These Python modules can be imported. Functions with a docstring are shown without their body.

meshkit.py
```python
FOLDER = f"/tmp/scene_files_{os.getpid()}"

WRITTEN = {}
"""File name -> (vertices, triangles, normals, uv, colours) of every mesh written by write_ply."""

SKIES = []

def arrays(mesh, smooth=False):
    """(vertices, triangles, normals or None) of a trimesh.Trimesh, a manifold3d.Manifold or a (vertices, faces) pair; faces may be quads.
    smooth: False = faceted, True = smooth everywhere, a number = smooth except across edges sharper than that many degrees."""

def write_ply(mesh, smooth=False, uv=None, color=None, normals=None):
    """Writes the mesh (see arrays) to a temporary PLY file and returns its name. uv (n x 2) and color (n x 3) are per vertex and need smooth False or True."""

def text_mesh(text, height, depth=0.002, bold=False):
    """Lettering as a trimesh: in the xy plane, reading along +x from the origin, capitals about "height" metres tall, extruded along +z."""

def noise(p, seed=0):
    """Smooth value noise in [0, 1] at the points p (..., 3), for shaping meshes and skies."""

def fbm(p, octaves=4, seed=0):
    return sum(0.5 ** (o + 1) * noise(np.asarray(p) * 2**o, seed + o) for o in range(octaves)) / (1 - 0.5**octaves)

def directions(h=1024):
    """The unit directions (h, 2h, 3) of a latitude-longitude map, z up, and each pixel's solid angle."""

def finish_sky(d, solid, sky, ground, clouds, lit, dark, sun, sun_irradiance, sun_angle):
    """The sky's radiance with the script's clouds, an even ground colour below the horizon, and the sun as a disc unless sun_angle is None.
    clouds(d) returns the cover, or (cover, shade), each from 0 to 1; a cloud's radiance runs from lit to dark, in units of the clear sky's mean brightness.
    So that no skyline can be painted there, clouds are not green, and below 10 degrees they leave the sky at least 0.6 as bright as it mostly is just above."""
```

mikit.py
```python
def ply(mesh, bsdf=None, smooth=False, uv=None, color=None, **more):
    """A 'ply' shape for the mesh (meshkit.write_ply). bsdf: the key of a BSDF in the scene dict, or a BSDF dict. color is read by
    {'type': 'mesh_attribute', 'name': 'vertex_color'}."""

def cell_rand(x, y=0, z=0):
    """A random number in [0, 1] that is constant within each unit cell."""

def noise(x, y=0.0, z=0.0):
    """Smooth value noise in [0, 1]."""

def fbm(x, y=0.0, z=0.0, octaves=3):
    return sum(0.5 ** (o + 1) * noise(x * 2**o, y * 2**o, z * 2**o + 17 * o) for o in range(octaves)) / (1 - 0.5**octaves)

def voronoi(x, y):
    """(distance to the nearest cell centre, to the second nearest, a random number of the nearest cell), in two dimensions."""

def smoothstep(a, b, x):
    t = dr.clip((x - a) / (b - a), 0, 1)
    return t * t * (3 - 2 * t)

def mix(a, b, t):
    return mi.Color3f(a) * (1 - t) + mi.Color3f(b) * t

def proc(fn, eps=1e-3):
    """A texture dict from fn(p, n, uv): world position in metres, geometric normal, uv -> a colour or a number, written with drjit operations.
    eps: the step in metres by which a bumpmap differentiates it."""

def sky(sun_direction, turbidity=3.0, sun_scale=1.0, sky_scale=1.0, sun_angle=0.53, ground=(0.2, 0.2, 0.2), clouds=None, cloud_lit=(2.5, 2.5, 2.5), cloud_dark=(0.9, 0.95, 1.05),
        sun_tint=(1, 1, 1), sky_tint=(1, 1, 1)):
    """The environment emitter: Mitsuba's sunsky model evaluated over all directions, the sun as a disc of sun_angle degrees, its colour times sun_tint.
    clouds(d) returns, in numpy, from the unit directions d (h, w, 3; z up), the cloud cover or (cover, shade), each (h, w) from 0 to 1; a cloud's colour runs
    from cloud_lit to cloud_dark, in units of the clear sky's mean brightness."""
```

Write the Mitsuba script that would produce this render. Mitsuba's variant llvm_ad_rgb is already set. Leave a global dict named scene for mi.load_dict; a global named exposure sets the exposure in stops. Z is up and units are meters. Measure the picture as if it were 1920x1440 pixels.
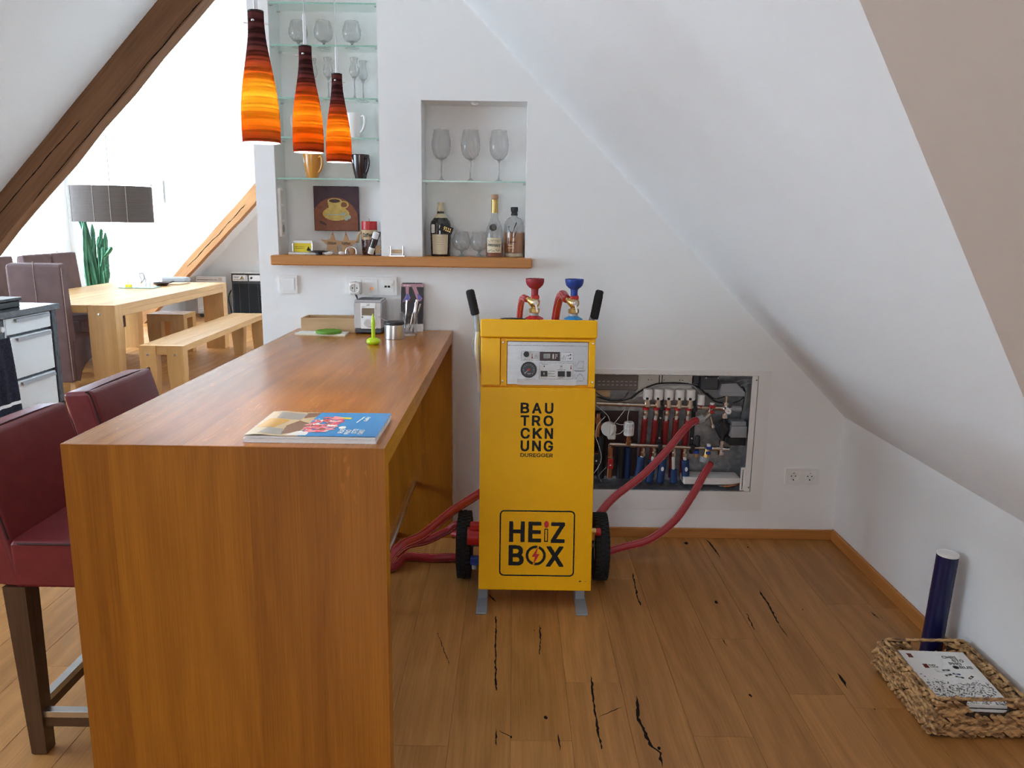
import math, random
import numpy as np
import trimesh, manifold3d, shapely
import drjit as dr
import mitsuba as mi
from shapely.geometry import Polygon, Point, LineString, box as sbox
from shapely import affinity
import mikit, meshkit
from mikit import noise, fbm, voronoi, cell_rand, smoothstep, mix, proc

T = mi.ScalarTransform4f
scene, labels, COUNT = {}, {}, {}
random.seed(7)
PI = math.pi

# ---------------------------------------------------------------- camera, light, exposure
exposure = 0.04
EYE = np.array([0.0, 0.0, 1.47])
PITCH, ROLL, FPX = math.radians(11.55), math.radians(-0.80), 1475.0
fwd = np.array([0.0, math.cos(PITCH), -math.sin(PITCH)])
right0 = np.array([1.0, 0.0, 0.0])
down0 = np.cross(fwd, right0)
down = -math.sin(ROLL) * right0 + math.cos(ROLL) * down0
scene['camera'] = {'type': 'perspective', 'fov': 2 * math.degrees(math.atan(960 / FPX)), 'fov_axis': 'x', 'near_clip': 0.05, 'far_clip': 100.0,
                   'to_world': T().look_at(origin=EYE.tolist(), target=(EYE + fwd).tolist(), up=(-down).tolist())}
DAY = (0.79, 1.03, 1.25)
DAY_BACK = (0.98, 1.0, 1.02)
SKYLIGHT = 15.5       # radiance of the daylight behind the kitchen dormer window
DORMER = 21.0         # ... behind the dormer windows over the dining table
GABLE = 8.0          # ... behind the gable window at the photographer's back
BULB = 600.0           # pendant bulbs

# ---------------------------------------------------------------- naming and bookkeeping
def numbered(key):
    n = COUNT.get(key, 0)
    COUNT[key] = n + 1
    return key if n == 0 else '%s_%03d' % (key, n)

def thing(name, label, cat, group=None):
    k = numbered(name)
    labels[k] = {'label': label, 'category': cat}
    if group:
        labels[k]['group'] = group
    return k

def soup(mesh):
    m = as_tm(mesh)
    v = np.asarray(m.vertices)[np.asarray(m.faces)].reshape(-1, 3)
    return v, np.arange(len(v)).reshape(-1, 3)

PIECE = [0]
def put(key, mesh, mat, smooth=False, grain=None, **more):
    if grain is not None:                       # wood: u along the grain, v across it, one tone per piece
        v, f = soup(mesh)
        PIECE[0] += 1
        n = np.cross(v[f[:, 1]] - v[f[:, 0]], v[f[:, 2]] - v[f[:, 0]])
        n = np.repeat(np.abs(n), 3, axis=0)
        g = {'x': 0, 'y': 1, 'z': 2}.get(grain) if isinstance(grain, str) else None
        if g is not None:
            a, b = [i for i in range(3) if i != g]
            u = v[:, g]
            w = np.where(n[:, a] > n[:, b], v[:, b] + 0.37, v[:, a])
        else:
            e, c = np.array(grain[0], float), np.array(grain[1], float)
            u, w = v @ e, v @ c + v @ np.cross(e, c) * 0.7
        uv = np.stack([u + 3.71 * PIECE[0], w - np.floor(w.min()) + 10.0 * PIECE[0] + 2], 1)
        d = mikit.ply((v, f), mat, False, uv=uv, **more)
    else:
        m = as_tm(mesh)
        d = mikit.ply(m, mat, smooth, **more)
    scene[key] = d
    return key

def part(parent, name, mesh, mat, smooth=False, grain=None, label=None, kind=None, **more):
    k = numbered(parent + '__' + name)
    put(k, mesh, mat, smooth, grain, **more)
    if label or kind:
        labels[k] = {}
        if label: labels[k]['label'] = label
        if kind: labels[k]['kind'] = kind
    return k

def solo(name, mesh, mat, label, cat, smooth=False, grain=None, group=None, **more):
    k = thing(name, label, cat, group)
    return put(k, mesh, mat, smooth, grain, **more)

def struct(name, mesh, mat, label=None, smooth=False, grain=None, **more):
    labels[name] = {'kind': 'structure'}
    if label:
        labels[name]['label'] = label
    COUNT[name] = 1
    return put(name, mesh, mat, smooth, grain, **more)

# ---------------------------------------------------------------- mesh helpers
def as_tm(m):
    if isinstance(m, trimesh.Trimesh):
        return m
    if hasattr(m, 'to_mesh'):
        q = m.to_mesh()
        return trimesh.Trimesh(q.vert_properties[:, :3], q.tri_verts, process=False)
    if isinstance(m, (list,)):
        return trimesh.util.concatenate([as_tm(x) for x in m])
    return trimesh.Trimesh(np.asarray(m[0]), np.asarray(m[1]), process=False)

def cat(*ms):
    return trimesh.util.concatenate([as_tm(x) for x in ms])

def hull(pts):
    return as_tm(manifold3d.Manifold.hull_points(np.asarray(pts, float)))

def bx(x0, x1, y0, y1, z0, z1, b=0.002):
    """box with chamfered edges"""
    b = min(b, abs(x1 - x0) * 0.45, abs(y1 - y0) * 0.45, abs(z1 - z0) * 0.45)
    if b <= 0:
        m = trimesh.creation.box((abs(x1 - x0), abs(y1 - y0), abs(z1 - z0)))
        m.apply_translation(((x0 + x1) / 2, (y0 + y1) / 2, (z0 + z1) / 2))
        return m
    p = []
    for X, sx in ((x0, 1), (x1, -1)):
        for Y, sy in ((y0, 1), (y1, -1)):
            for Z, sz in ((z0, 1), (z1, -1)):
                p += [(X + sx * b, Y + sy * b, Z), (X + sx * b, Y, Z + sz * b), (X, Y + sy * b, Z + sz * b)]
    return hull(p)

_SPH = {}
def sph(n=8):
    if n not in _SPH:
        _SPH[n] = np.array(trimesh.creation.uv_sphere(1.0, count=[n, 2 * n]).vertices)
    return _SPH[n]

def rbx(x0, x1, y0, y1, z0, z1, r=0.01, n=6):
    """box with round edges"""
    r = min(r, abs(x1 - x0) * 0.49, abs(y1 - y0) * 0.49, abs(z1 - z0) * 0.49)
    return hull(np.vstack([sph(n) * r + (x, y, z) for x in (x0 + r, x1 - r) for y in (y0 + r, y1 - r) for z in (z0 + r, z1 - r)]))

def hull_spheres(items, n=7):
    return hull(np.vstack([sph(n) * r + np.array(c, float) for c, r in items]))

def lathe(prof, n=32, at=(0, 0, 0)):
    """revolve (r, z) points about z; r = 0 makes a pole"""
    prof = [(float(r), float(z)) for r, z in prof]
    ang = np.arange(n) * 2 * PI / n
    v, rings = [], []
    for r, z in prof:
        if r <= 1e-9:
            rings.append([len(v)]); v.append((0, 0, z))
        else:
            rings.append(list(range(len(v), len(v) + n)))
            v += [(r * math.cos(a), r * math.sin(a), z) for a in ang]
    f = []
    for A, B in zip(rings[:-1], rings[1:]):
        if len(A) == 1 and len(B) == 1:
            continue
        for i in range(n):
            j = (i + 1) % n
            if len(A) == 1:
                f.append((A[0], B[j], B[i]))
            elif len(B) == 1:
                f.append((A[i], A[j], B[0]))
            else:
                f += [(A[i], A[j], B[j]), (A[i], B[j], B[i])]
    m = trimesh.Trimesh(np.array(v) + np.array(at), np.array(f), process=False)
    return m

def frame_of(d):
    d = np.asarray(d, float); d = d / np.linalg.norm(d)
    a = np.cross(d, [0, 0, 1.0] if abs(d[2]) < 0.9 else [1.0, 0, 0]); a /= np.linalg.norm(a)
    return a, np.cross(d, a), d

def turn(mesh, origin, direction):
    """map the mesh's z axis onto direction, its origin to origin"""
    a, b, d = frame_of(direction)
    m = as_tm(mesh).copy()
    v = np.asarray(m.vertices)
    m.vertices = np.array(origin) + v[:, :1] * a + v[:, 1:2] * b + v[:, 2:] * d
    return m

def cyl(p0, p1, r, n=20, r1=None, b=0.0):
    p0, p1 = np.array(p0, float), np.array(p1, float)
    L = np.linalg.norm(p1 - p0)
    r1 = r if r1 is None else r1
    prof = [(0, 0), (r - b, 0), (r, b), (r1, L - b), (r1 - b, L), (0, L)] if b else [(0, 0), (r, 0), (r1, L), (0, L)]
    return turn(lathe(prof, n), p0, p1 - p0)

def tube(path, r, n=10, cap=True):
    p = np.asarray(path, float)
    r = np.broadcast_to(np.asarray(r, float), (len(p),))
    t = np.gradient(p, axis=0); t /= np.linalg.norm(t, axis=1, keepdims=True) + 1e-12
    a = frame_of(t[0])[0]
    v = []
    for i in range(len(p)):
        a = a - t[i] * (a @ t[i]); a /= np.linalg.norm(a)
        b = np.cross(t[i], a)
        for k in range(n):
            w = 2 * PI * k / n
            v.append(p[i] + r[i] * (math.cos(w) * a + math.sin(w) * b))
    f = []
    for i in range(len(p) - 1):
        for k in range(n):
            l = (k + 1) % n
            f += [(i * n + k, i * n + l, (i + 1) * n + l), (i * n + k, (i + 1) * n + l, (i + 1) * n + k)]
    if cap:
        v += [p[0], p[-1]]
        for k in range(n):
            l = (k + 1) % n
            f += [(len(v) - 2, l, k), (len(v) - 1, (len(p) - 1) * n + k, (len(p) - 1) * n + l)]
    return trimesh.Trimesh(np.array(v), np.array(f), process=False)

def curve(pts, m=8):
    """Catmull-Rom through the points"""
    p = np.asarray(pts, float)
    q = np.vstack([2 * p[0] - p[1], p, 2 * p[-1] - p[-2]])
    out = []
    for i in range(1, len(q) - 2):
        for s in np.arange(m) / m:
            a, b, c, d = q[i - 1], q[i], q[i + 1], q[i + 2]
            out.append(0.5 * (2 * b + (c - a) * s + (2 * a - 5 * b + 4 * c - d) * s * s + (3 * b - a - 3 * c + d) * s ** 3))
    out.append(p[-1])
    return np.array(out)

def ext(poly, h):
    polys = [g for g in getattr(poly, 'geoms', [poly]) if not g.is_empty]
    return cat(*[trimesh.creation.extrude_polygon(g, h, engine='earcut') for g in polys])

def lay(mesh, o, ex, ey, ez=None):
    """local x, y, z onto the axes ex, ey, ex x ey at o"""
    ex, ey = np.array(ex, float), np.array(ey, float)
    ez = np.cross(ex, ey) if ez is None else np.array(ez, float)
    m = as_tm(mesh).copy()
    v = np.asarray(m.vertices)
    m.vertices = np.array(o, float) + v[:, :1] * ex + v[:, 1:2] * ey + v[:, 2:] * ez
    if np.linalg.det(np.stack([ex, ey, ez])) < 0:
        m.invert()
    return m

def front(mesh, o):
    """drawn in xy, seen from -y: local x -> x, local y -> z, thickness towards the viewer"""
    return lay(mesh, o, (1, 0, 0), (0, 0, 1))

def rz(mesh, deg, at=(0, 0, 0)):
    m = as_tm(mesh).copy()
    m.apply_transform(trimesh.transformations.rotation_matrix(math.radians(deg), (0, 0, 1), at))
    return m

def mv(mesh, x, y, z):
    m = as_tm(mesh).copy(); m.apply_translation((x, y, z)); return m

def rrect(x0, x1, y0, y1, r):
    return sbox(x0 + r, y0 + r, x1 - r, y1 - r).buffer(r, quad_segs=5)

def text(s, h, depth=0.0006, bold=False, width=None):
    m = meshkit.text_mesh(s, h, depth, bold)
    x0, x1 = m.bounds[0][0], m.bounds[1][0]
    m.apply_translation((-x0, 0, 0))
    if width:
        m.apply_scale((width / (x1 - x0), 1, 1))
    return m

# ---------------------------------------------------------------- materials
def rgb(*c):
    return {'type': 'rgb', 'value': [float(x) for x in c]}

def srgb(r, g, b):
    return tuple(((c / 255 + 0.055) / 1.055) ** 2.4 if c > 10 else c / 255 / 12.92 for c in (r, g, b))

def mat(name, color, rough=0.5, metal=0.0, spec=0.5, two=True, bump=None, **more):
    col = color if isinstance(color, dict) else rgb(*color)
    b = {'type': 'principled', 'base_color': col, 'roughness': rough, 'metallic': metal, 'specular': spec, **more}
    if bump:
        b = {'type': 'bumpmap', 'nested': b, 'arbitrary': bump[0], 'scale': bump[1]}
    scene[name] = {'type': 'twosided', 'bsdf': b} if two else b
    return name

def diffuse(name, color):
    scene[name] = {'type': 'twosided', 'bsdf': {'type': 'diffuse', 'reflectance': color if isinstance(color, dict) else rgb(*color)}}
    return name

def wood_fn(dark, light, scale=1.0, vary=0.22, rays=0.0, fine=1.0):
    def fn(p, n, uv):
        u, v = uv.x, uv.y
        pid = dr.floor(v * 0.1)
        t = cell_rand(pid, 3.0, 1.0)
        warp = fbm(u * 1.3 * scale, v * 5 * scale, pid, 3)
        ring = 0.5 + 0.5 * dr.sin((v * 42 * scale + warp * 11.0) * 2.0)
        fib = noise(u * 9 * scale, v * 420 * scale, pid)
        fib2 = noise(u * 30 * scale, v * 900 * scale, pid + 5)
        band = fbm(u * 0.5, v * 14 * scale, pid + 9, 3)
        k = 0.18 * ring + 0.30 * fine * fib + 0.14 * fine * fib2 + 0.55 * band + vary * (t - 0.5) * 2 - 0.12
        c = mix(dark, light, dr.clip(k, 0, 1))
        if rays:
            fleck = smoothstep(0.80, 0.9, noise(u * 34, v * 260 + noise(u * 14, v * 20, pid) * 5, pid + 2)) * smoothstep(0.45, 0.7, noise(u * 1.5, v * 4, pid + 7))
            c = c * (1 + rays * fleck)
        return c
    return fn

diffuse('mat_wall', (0.80, 0.80, 0.79))
mat('mat_plaster', (0.80, 0.80, 0.79), 0.85, spec=0.2)
mat('mat_counter_oak', proc(wood_fn((0.21, 0.060, 0.003), (0.39, 0.138, 0.010), vary=0.14, rays=0.30)), 0.26, spec=0.75)
mat('mat_floor_oak', proc(wood_fn((0.25, 0.103, 0.026), (0.47, 0.215, 0.065), vary=0.14)), 0.42, spec=0.32)
mat('mat_shelf_oak', proc(wood_fn((0.34, 0.125, 0.025), (0.52, 0.215, 0.055), scale=0.8)), 0.45)
mat('mat_pale_oak', proc(wood_fn((0.42, 0.22, 0.075), (0.62, 0.36, 0.14), scale=0.8)), 0.35)
mat('mat_tray_oak', proc(wood_fn((0.36, 0.21, 0.10), (0.56, 0.36, 0.19), scale=0.8)), 0.5)
mat('mat_old_beam', proc(wood_fn((0.13, 0.060, 0.028), (0.32, 0.165, 0.088), scale=0.45, fine=0.8)), 0.75, spec=0.2)
mat('mat_far_beam', proc(wood_fn((0.25, 0.11, 0.045), (0.52, 0.26, 0.11), scale=0.45)), 0.65, spec=0.2)
mat('mat_dark_wood', proc(wood_fn((0.035, 0.016, 0.008), (0.085, 0.040, 0.018))), 0.4)
mat('mat_crack', (0.012, 0.008, 0.006), 0.9, spec=0.1)
mat('mat_red_leather', proc(lambda p, n, uv: mix((0.120, 0.010, 0.013), (0.170, 0.016, 0.021), fbm(p.x * 30, p.y * 30, p.z * 30))), 0.36, spec=0.5)
mat('mat_brown_leather', proc(lambda p, n, uv: mix((0.070, 0.034, 0.032), (0.125, 0.068, 0.064), fbm(p.x * 9, p.y * 9, p.z * 9))), 0.62, spec=0.4)
mat('mat_seam', (0.30, 0.20, 0.18), 0.7)
mat('mat_dark_seam', (0.03, 0.006, 0.007), 0.7)
mat('mat_yellow', (0.93, 0.475, 0.0008), 0.36, spec=0.25)
mat('mat_black', (0.012, 0.012, 0.013), 0.45)
mat('mat_print_black', (0.008, 0.008, 0.009), 0.6, spec=0.3)
mat('mat_rubber', (0.016, 0.016, 0.017), 0.8, spec=0.3)
mat('mat_white_plastic', (0.78, 0.78, 0.77), 0.35)
mat('mat_offwhite', (0.62, 0.60, 0.55), 0.45)
mat('mat_grey_plastic', (0.30, 0.31, 0.33), 0.45)
mat('mat_dark_grey', (0.05, 0.055, 0.065), 0.5)
mat('mat_galvanised', proc(lambda p, n, uv: mix((0.30, 0.32, 0.34), (0.46, 0.48, 0.50), voronoi(p.x * 60, p.z * 60 + p.y * 37)[2])), 0.38, metal=0.9)
mat('mat_paint_grey', (0.30, 0.33, 0.36), 0.4, metal=0.3)
mat('mat_frame_white', (0.76, 0.75, 0.73), 0.4)
mat('mat_chrome', (0.80, 0.80, 0.82), 0.16, metal=1.0)
mat('mat_steel', (0.62, 0.62, 0.62), 0.30, metal=1.0)
mat('mat_brass', (0.62, 0.42, 0.16), 0.27, metal=1.0)
mat('mat_nickel', (0.62, 0.52, 0.42), 0.25, metal=1.0)
mat('mat_copper', (0.50, 0.23, 0.12), 0.35, metal=1.0)
mat('mat_red', (0.42, 0.012, 0.014), 0.4)
mat('mat_dull_red', (0.26, 0.014, 0.022), 0.5)
mat('mat_hose', (0.36, 0.022, 0.028), 0.28, spec=0.7)
mat('mat_hose_stripe', (0.62, 0.33, 0.30), 0.35)
mat('mat_blue', (0.008, 0.040, 0.25), 0.4)
mat('mat_light_blue', (0.02, 0.22, 0.52), 0.4)
mat('mat_insul_blue', (0.007, 0.032, 0.115), 0.6)
mat('mat_insul_red', (0.22, 0.012, 0.012), 0.6)
mat('mat_paper', (0.82, 0.82, 0.80), 0.6, spec=0.3)
mat('mat_sheets', (0.74, 0.74, 0.75), 0.7, spec=0.2)

# ---------------------------------------------------------------- the room
YW, XL, XR = 3.57, -1.143, 1.552          # kitchen wall, its free end, knee wall
def roof_right(x): return 2.158 - x
def roof_left(x): return 1.055 * x + 5.044
def roof_dormer(x): return 4.623 + 0.291 * x
def roof_far(x): return 1.053 * x + 5.74
RIDGE = -1.404

def slab(poly, zfn, t=0.06, up=1):
    """plan polygon (x, y) lifted onto the plane zfn(x, y), thickened upwards"""
    m = ext(poly, 1.0)
    v = np.array(m.vertices)
    z = np.array([zfn(a, b) for a, b in v[:, :2]])
    v[:, 2] = z + v[:, 2] * t * up
    return trimesh.Trimesh(v, m.faces, process=False)

def wall_y(poly, y, t):                    # polygon (x, z), front face at y, thickness away from the viewer
    return lay(ext(poly, t), (0, y, 0), (1, 0, 0), (0, 0, 1), (0, 1, 0))

def wall_x(poly, x, t):                    # polygon (y, z), face at x, thickness towards +x (t < 0: towards -x)
    return lay(ext(poly, abs(t)), (x, 0, 0), (0, 1, 0), (0, 0, 1), (1 if t > 0 else -1, 0, 0))

# kitchen wall with two niches and the hatch of the heating manifold
NT = (-1.054, -0.594, 1.300, 2.66)
NR = (-0.410, 0.050, 1.300, 1.985)
HT = (-0.02, 1.140, 0.233, 0.795)
outline = Polygon([(XL, 0), (XR, 0), (XR, 0.606), (XL, roof_right(XL))])
holes = [sbox(a, c, b, d) for a, b, c, d in (NT, NR, HT)]
struct('wall_back', cat(wall_y(outline.difference(shapely.union_all(holes)), YW, 0.16), wall_y(outline, YW + 0.16, 0.08)), 'mat_wall', 'white kitchen wall under the roof slope with two shelf niches')
struct('wall_partition', wall_x(sbox(3.81, 0, 12.6, 4.5), XL, 0.1), 'mat_wall')
struct('wall_right', wall_x(sbox(1.96, 0, 3.60, 0.64), XR, 0.1), 'mat_wall', 'low white knee wall under the right roof slope')
struct('ceiling_right', slab(Polygon([(XR, 1.964), (XR + 0.06, 1.99), (XR + 0.06, 5.3), (RIDGE, 5.3), (RIDGE, -0.46)]), lambda x, y: roof_right(x)), 'mat_wall', 'white roof slope on the right')
gab = lambda x, y: 0.606 + 1.22 * (1.964 - y)
gab2 = lambda x, y: 0.606 + 1.22 * (y + 2.884)
struct('ceiling_gable', cat(slab(Polygon([(3.25, 1.99), (XR + 0.02, 1.99), (XR, 1.964), (RIDGE, -0.46), (3.25, -0.46)]), gab), slab(Polygon([(3.25, -2.884), (1.552, -2.884), (RIDGE, -0.46), (3.25, -0.46)]), gab2),
                                     slab(Polygon([(1.56, -2.95), (RIDGE, -0.46), (RIDGE, -2.95)]), lambda x, y: roof_right(x))), 'mat_plaster', 'beige-grey roof slope of the cross gable at the right edge')
struct('wall_gable', cat(wall_x(sbox(-2.95, 0, 2.05, 3.7), 3.2, 0.1), wall_y(sbox(XR, 0, 3.25, 0.66), 1.964, 0.1), wall_y(sbox(XR, 0, 3.25, 0.66), -2.884, 0.1)), 'mat_wall')
# left slope with the kitchen dormer
KD0, KD1 = -0.45, 3.30
def roof_kitchen(x): return 3.655 + 0.29 * x
KX = -1.816
lp = sbox(-4.3, -2.95, RIDGE, 5.2).difference(sbox(-4.4, KD0, KX, KD1))
struct('ceiling_left', cat(slab(lp, lambda x, y: roof_left(x), 0.10), slab(sbox(-4.6, KD0 - 0.05, KX, KD1 + 0.05), lambda x, y: roof_kitchen(x))), 'mat_wall', 'white roof slope on the left above the timber beam')
tri = Polygon([(-4.6, 0), (-4.2, 0), (-4.2, roof_left(-4.2)), (KX, roof_left(KX)), (-4.6, roof_kitchen(-4.6))])
struct('wall_left', cat(wall_x(sbox(-2.95, 0, KD0, 0.70), -4.2, -0.1), wall_x(sbox(KD1, 0, 5.2, 0.70), -4.2, -0.1), wall_y(tri, KD0 - 0.06, 0.06), wall_y(tri, KD1, 0.06),
                        wall_x(sbox(KD0, 0, KD1, 2.4).difference(sbox(0.65, 0.95, 3.15, 2.2)), -4.5, -0.12)), 'mat_wall')
# wall behind the photographer with a gable window
struct('wall_front', wall_y(Polygon([(-4.3, 0), (1.7, 0), (1.7, 0.5), (RIDGE, 3.75), (-4.3, 0.6)]).difference(sbox(-1.9, 0.9, -0.3, 2.2)), -2.9, 0.1), 'mat_wall')
# dormer over the dining table
struct('wall_dormer', cat(wall_x(sbox(5.1, 0, 11.4, 2.9).difference(shapely.union_all([sbox(5.5, 0.75, 8.05, 2.35), sbox(8.35, 0.75, 10.75, 2.35)])), -6.28, -0.15),
                          wall_y(Polygon([(-6.4, 0), (-4.2, 0), (-4.2, roof_left(-4.2)), (RIDGE, roof_left(RIDGE)), (XL, roof_right(XL)), (XL, 4.4), (-6.4, 2.85)]), 5.2, 0.08)), 'mat_wall')
struct('ceiling_dormer', slab(sbox(-6.4, 5.2, XL + 0.1, 12.6), lambda x, y: roof_dormer(x)), 'mat_wall')
struct('wall_dormer_far', wall_y(Polygon([(-6.4, 0), (-5.432, 0), (-1.44, 4.204), (-6.4, 2.80)]), 11.3, 0.06), 'mat_wall', 'sunlit white wall with a picture behind the dining table')
struct('ceiling_far', slab(sbox(-5.50, 11.3, -1.3, 12.6), lambda x, y: roof_far(x)), 'mat_plaster')
struct('wall_far', wall_y(sbox(-5.6, 0, -1.1, 4.5), 12.4, 0.1), 'mat_plaster', 'beige wall under the far roof slope behind the heaters')
struct('trim_1', bx(-5.60, -5.17, 11.37, 12.4, 0, 0.45, 0.004), 'mat_wall')

# windows: frame, sash bars and the daylight behind the glass
def window(n, o, eu, ev, w, h, bars, light, tint=DAY, pane_off=0.05):
    eu, ev = np.array(eu, float), np.array(ev, float)
    k = 'window_%d' % n
    f = 0.06
    fr = sbox(0, 0, w, h).difference(sbox(f, f, w - f, h - f))
    fr = shapely.union_all([fr] + [sbox(b - 0.03, 0, b + 0.03, h) for b in bars])
    struct(k, lay(ext(fr, 0.07), o, eu, ev), 'mat_frame_white')
    en = np.cross(eu, ev)
    pane = lay(ext(sbox(0.01, 0.01, w - 0.01, h - 0.01), 0.004), np.array(o) - en * pane_off, eu, ev)
    v = np.array([(0, 0, 0), (w, 0, 0), (w, h, 0), (0, h, 0)], float)
    q = np.array(o) - en * pane_off + v[:, :1] * eu + v[:, 1:2] * ev
    part(k, 'pane', (q, np.array([[0, 1, 2], [0, 2, 3]])), 'mat_black', emitter={'type': 'area', 'radiance': rgb(*(light * c for c in tint))})

window(1, (-4.55, 0.65, 0.95), (0, 1, 0), (0, 0, 1), 2.5, 1.25, [0.83, 1.67], SKYLIGHT)
window(2, (-6.33, 5.5, 0.75), (0, 1, 0), (0, 0, 1), 2.55, 1.6, [0.85, 1.7], DORMER)
window(3, (-6.33, 8.35, 0.75), (0, 1, 0), (0, 0, 1), 2.4, 1.6, [1.2], DORMER)
window(4, (-0.3, -2.85, 0.9), (-1, 0, 0), (0, 0, 1), 1.6, 1.3, [0.8], GABLE, DAY_BACK)

# ---------------------------------------------------------------- floor: single planks where the picture shows them
struct('floor', bx(-6.5, 3.3, -3.0, 12.6, -0.06, -0.004, 0), 'mat_floor_oak', 'oiled oak plank floor with dark filled cracks', grain='y')
PW, PX = 0.1785, 0.0105
rng = random.Random(3)
near_cuts = {0: [2.03], 1: [2.33], 2: [1.2, 3.1], 3: [2.06], 4: [2.62], 5: [2.28], 6: [2.21], 7: [2.9]}
strips = []
n0, n1 = math.floor((-6.28 - PX) / PW), math.ceil((XR - PX) / PW)
for i in range(n0, n1):
    x0, x1 = max(PX + i * PW, -6.28), min(PX + (i + 1) * PW, XR)
    if x0 > XL - 0.02:
        ys = [0.6] + near_cuts.get(i, [round(rng.uniform(1.7, 3.0), 2)]) + [YW]
        near = True
    elif x1 > XL:
        ys = [0.9, 2.6, YW]
    else:
        y = 1.0 + rng.uniform(0, 1.5)
        ys = [0.5 if x1 > -1.5 else max(0.5, -x1 * 0.9)]
        while y < 12.4:
            if y > ys[0] + 0.5: ys.append(y)
            y += rng.uniform(1.6, 2.4)
        ys.append(12.4)
    for a, b in zip(ys[:-1], ys[1:]):
        if x0 < -4.3 and b < 5.2: continue
        if b < -x1 / 0.66 * 0.95: continue              # left of the picture
        strips.append((x0, x1, a, b))
for x0, x1, a, b in strips:
    part('floor', 'plank', bx(x0 + 0.0004, x1 - 0.0004, a + 0.0004, b - 0.0004, -0.0045, 0, 0.0007), 'mat_floor_oak', grain='y')
struct_floor_rest = bx(-4.2, 3.2, -2.9, 0.49, -0.0039, -0.0002, 0)
part('floor', 'underlay', struct_floor_rest, 'mat_floor_oak', grain='y')
part('floor', 'underlay', bx(XR, 3.2, 0.5, 1.96, -0.0039, -0.0002, 0), 'mat_floor_oak', grain='y')

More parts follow.
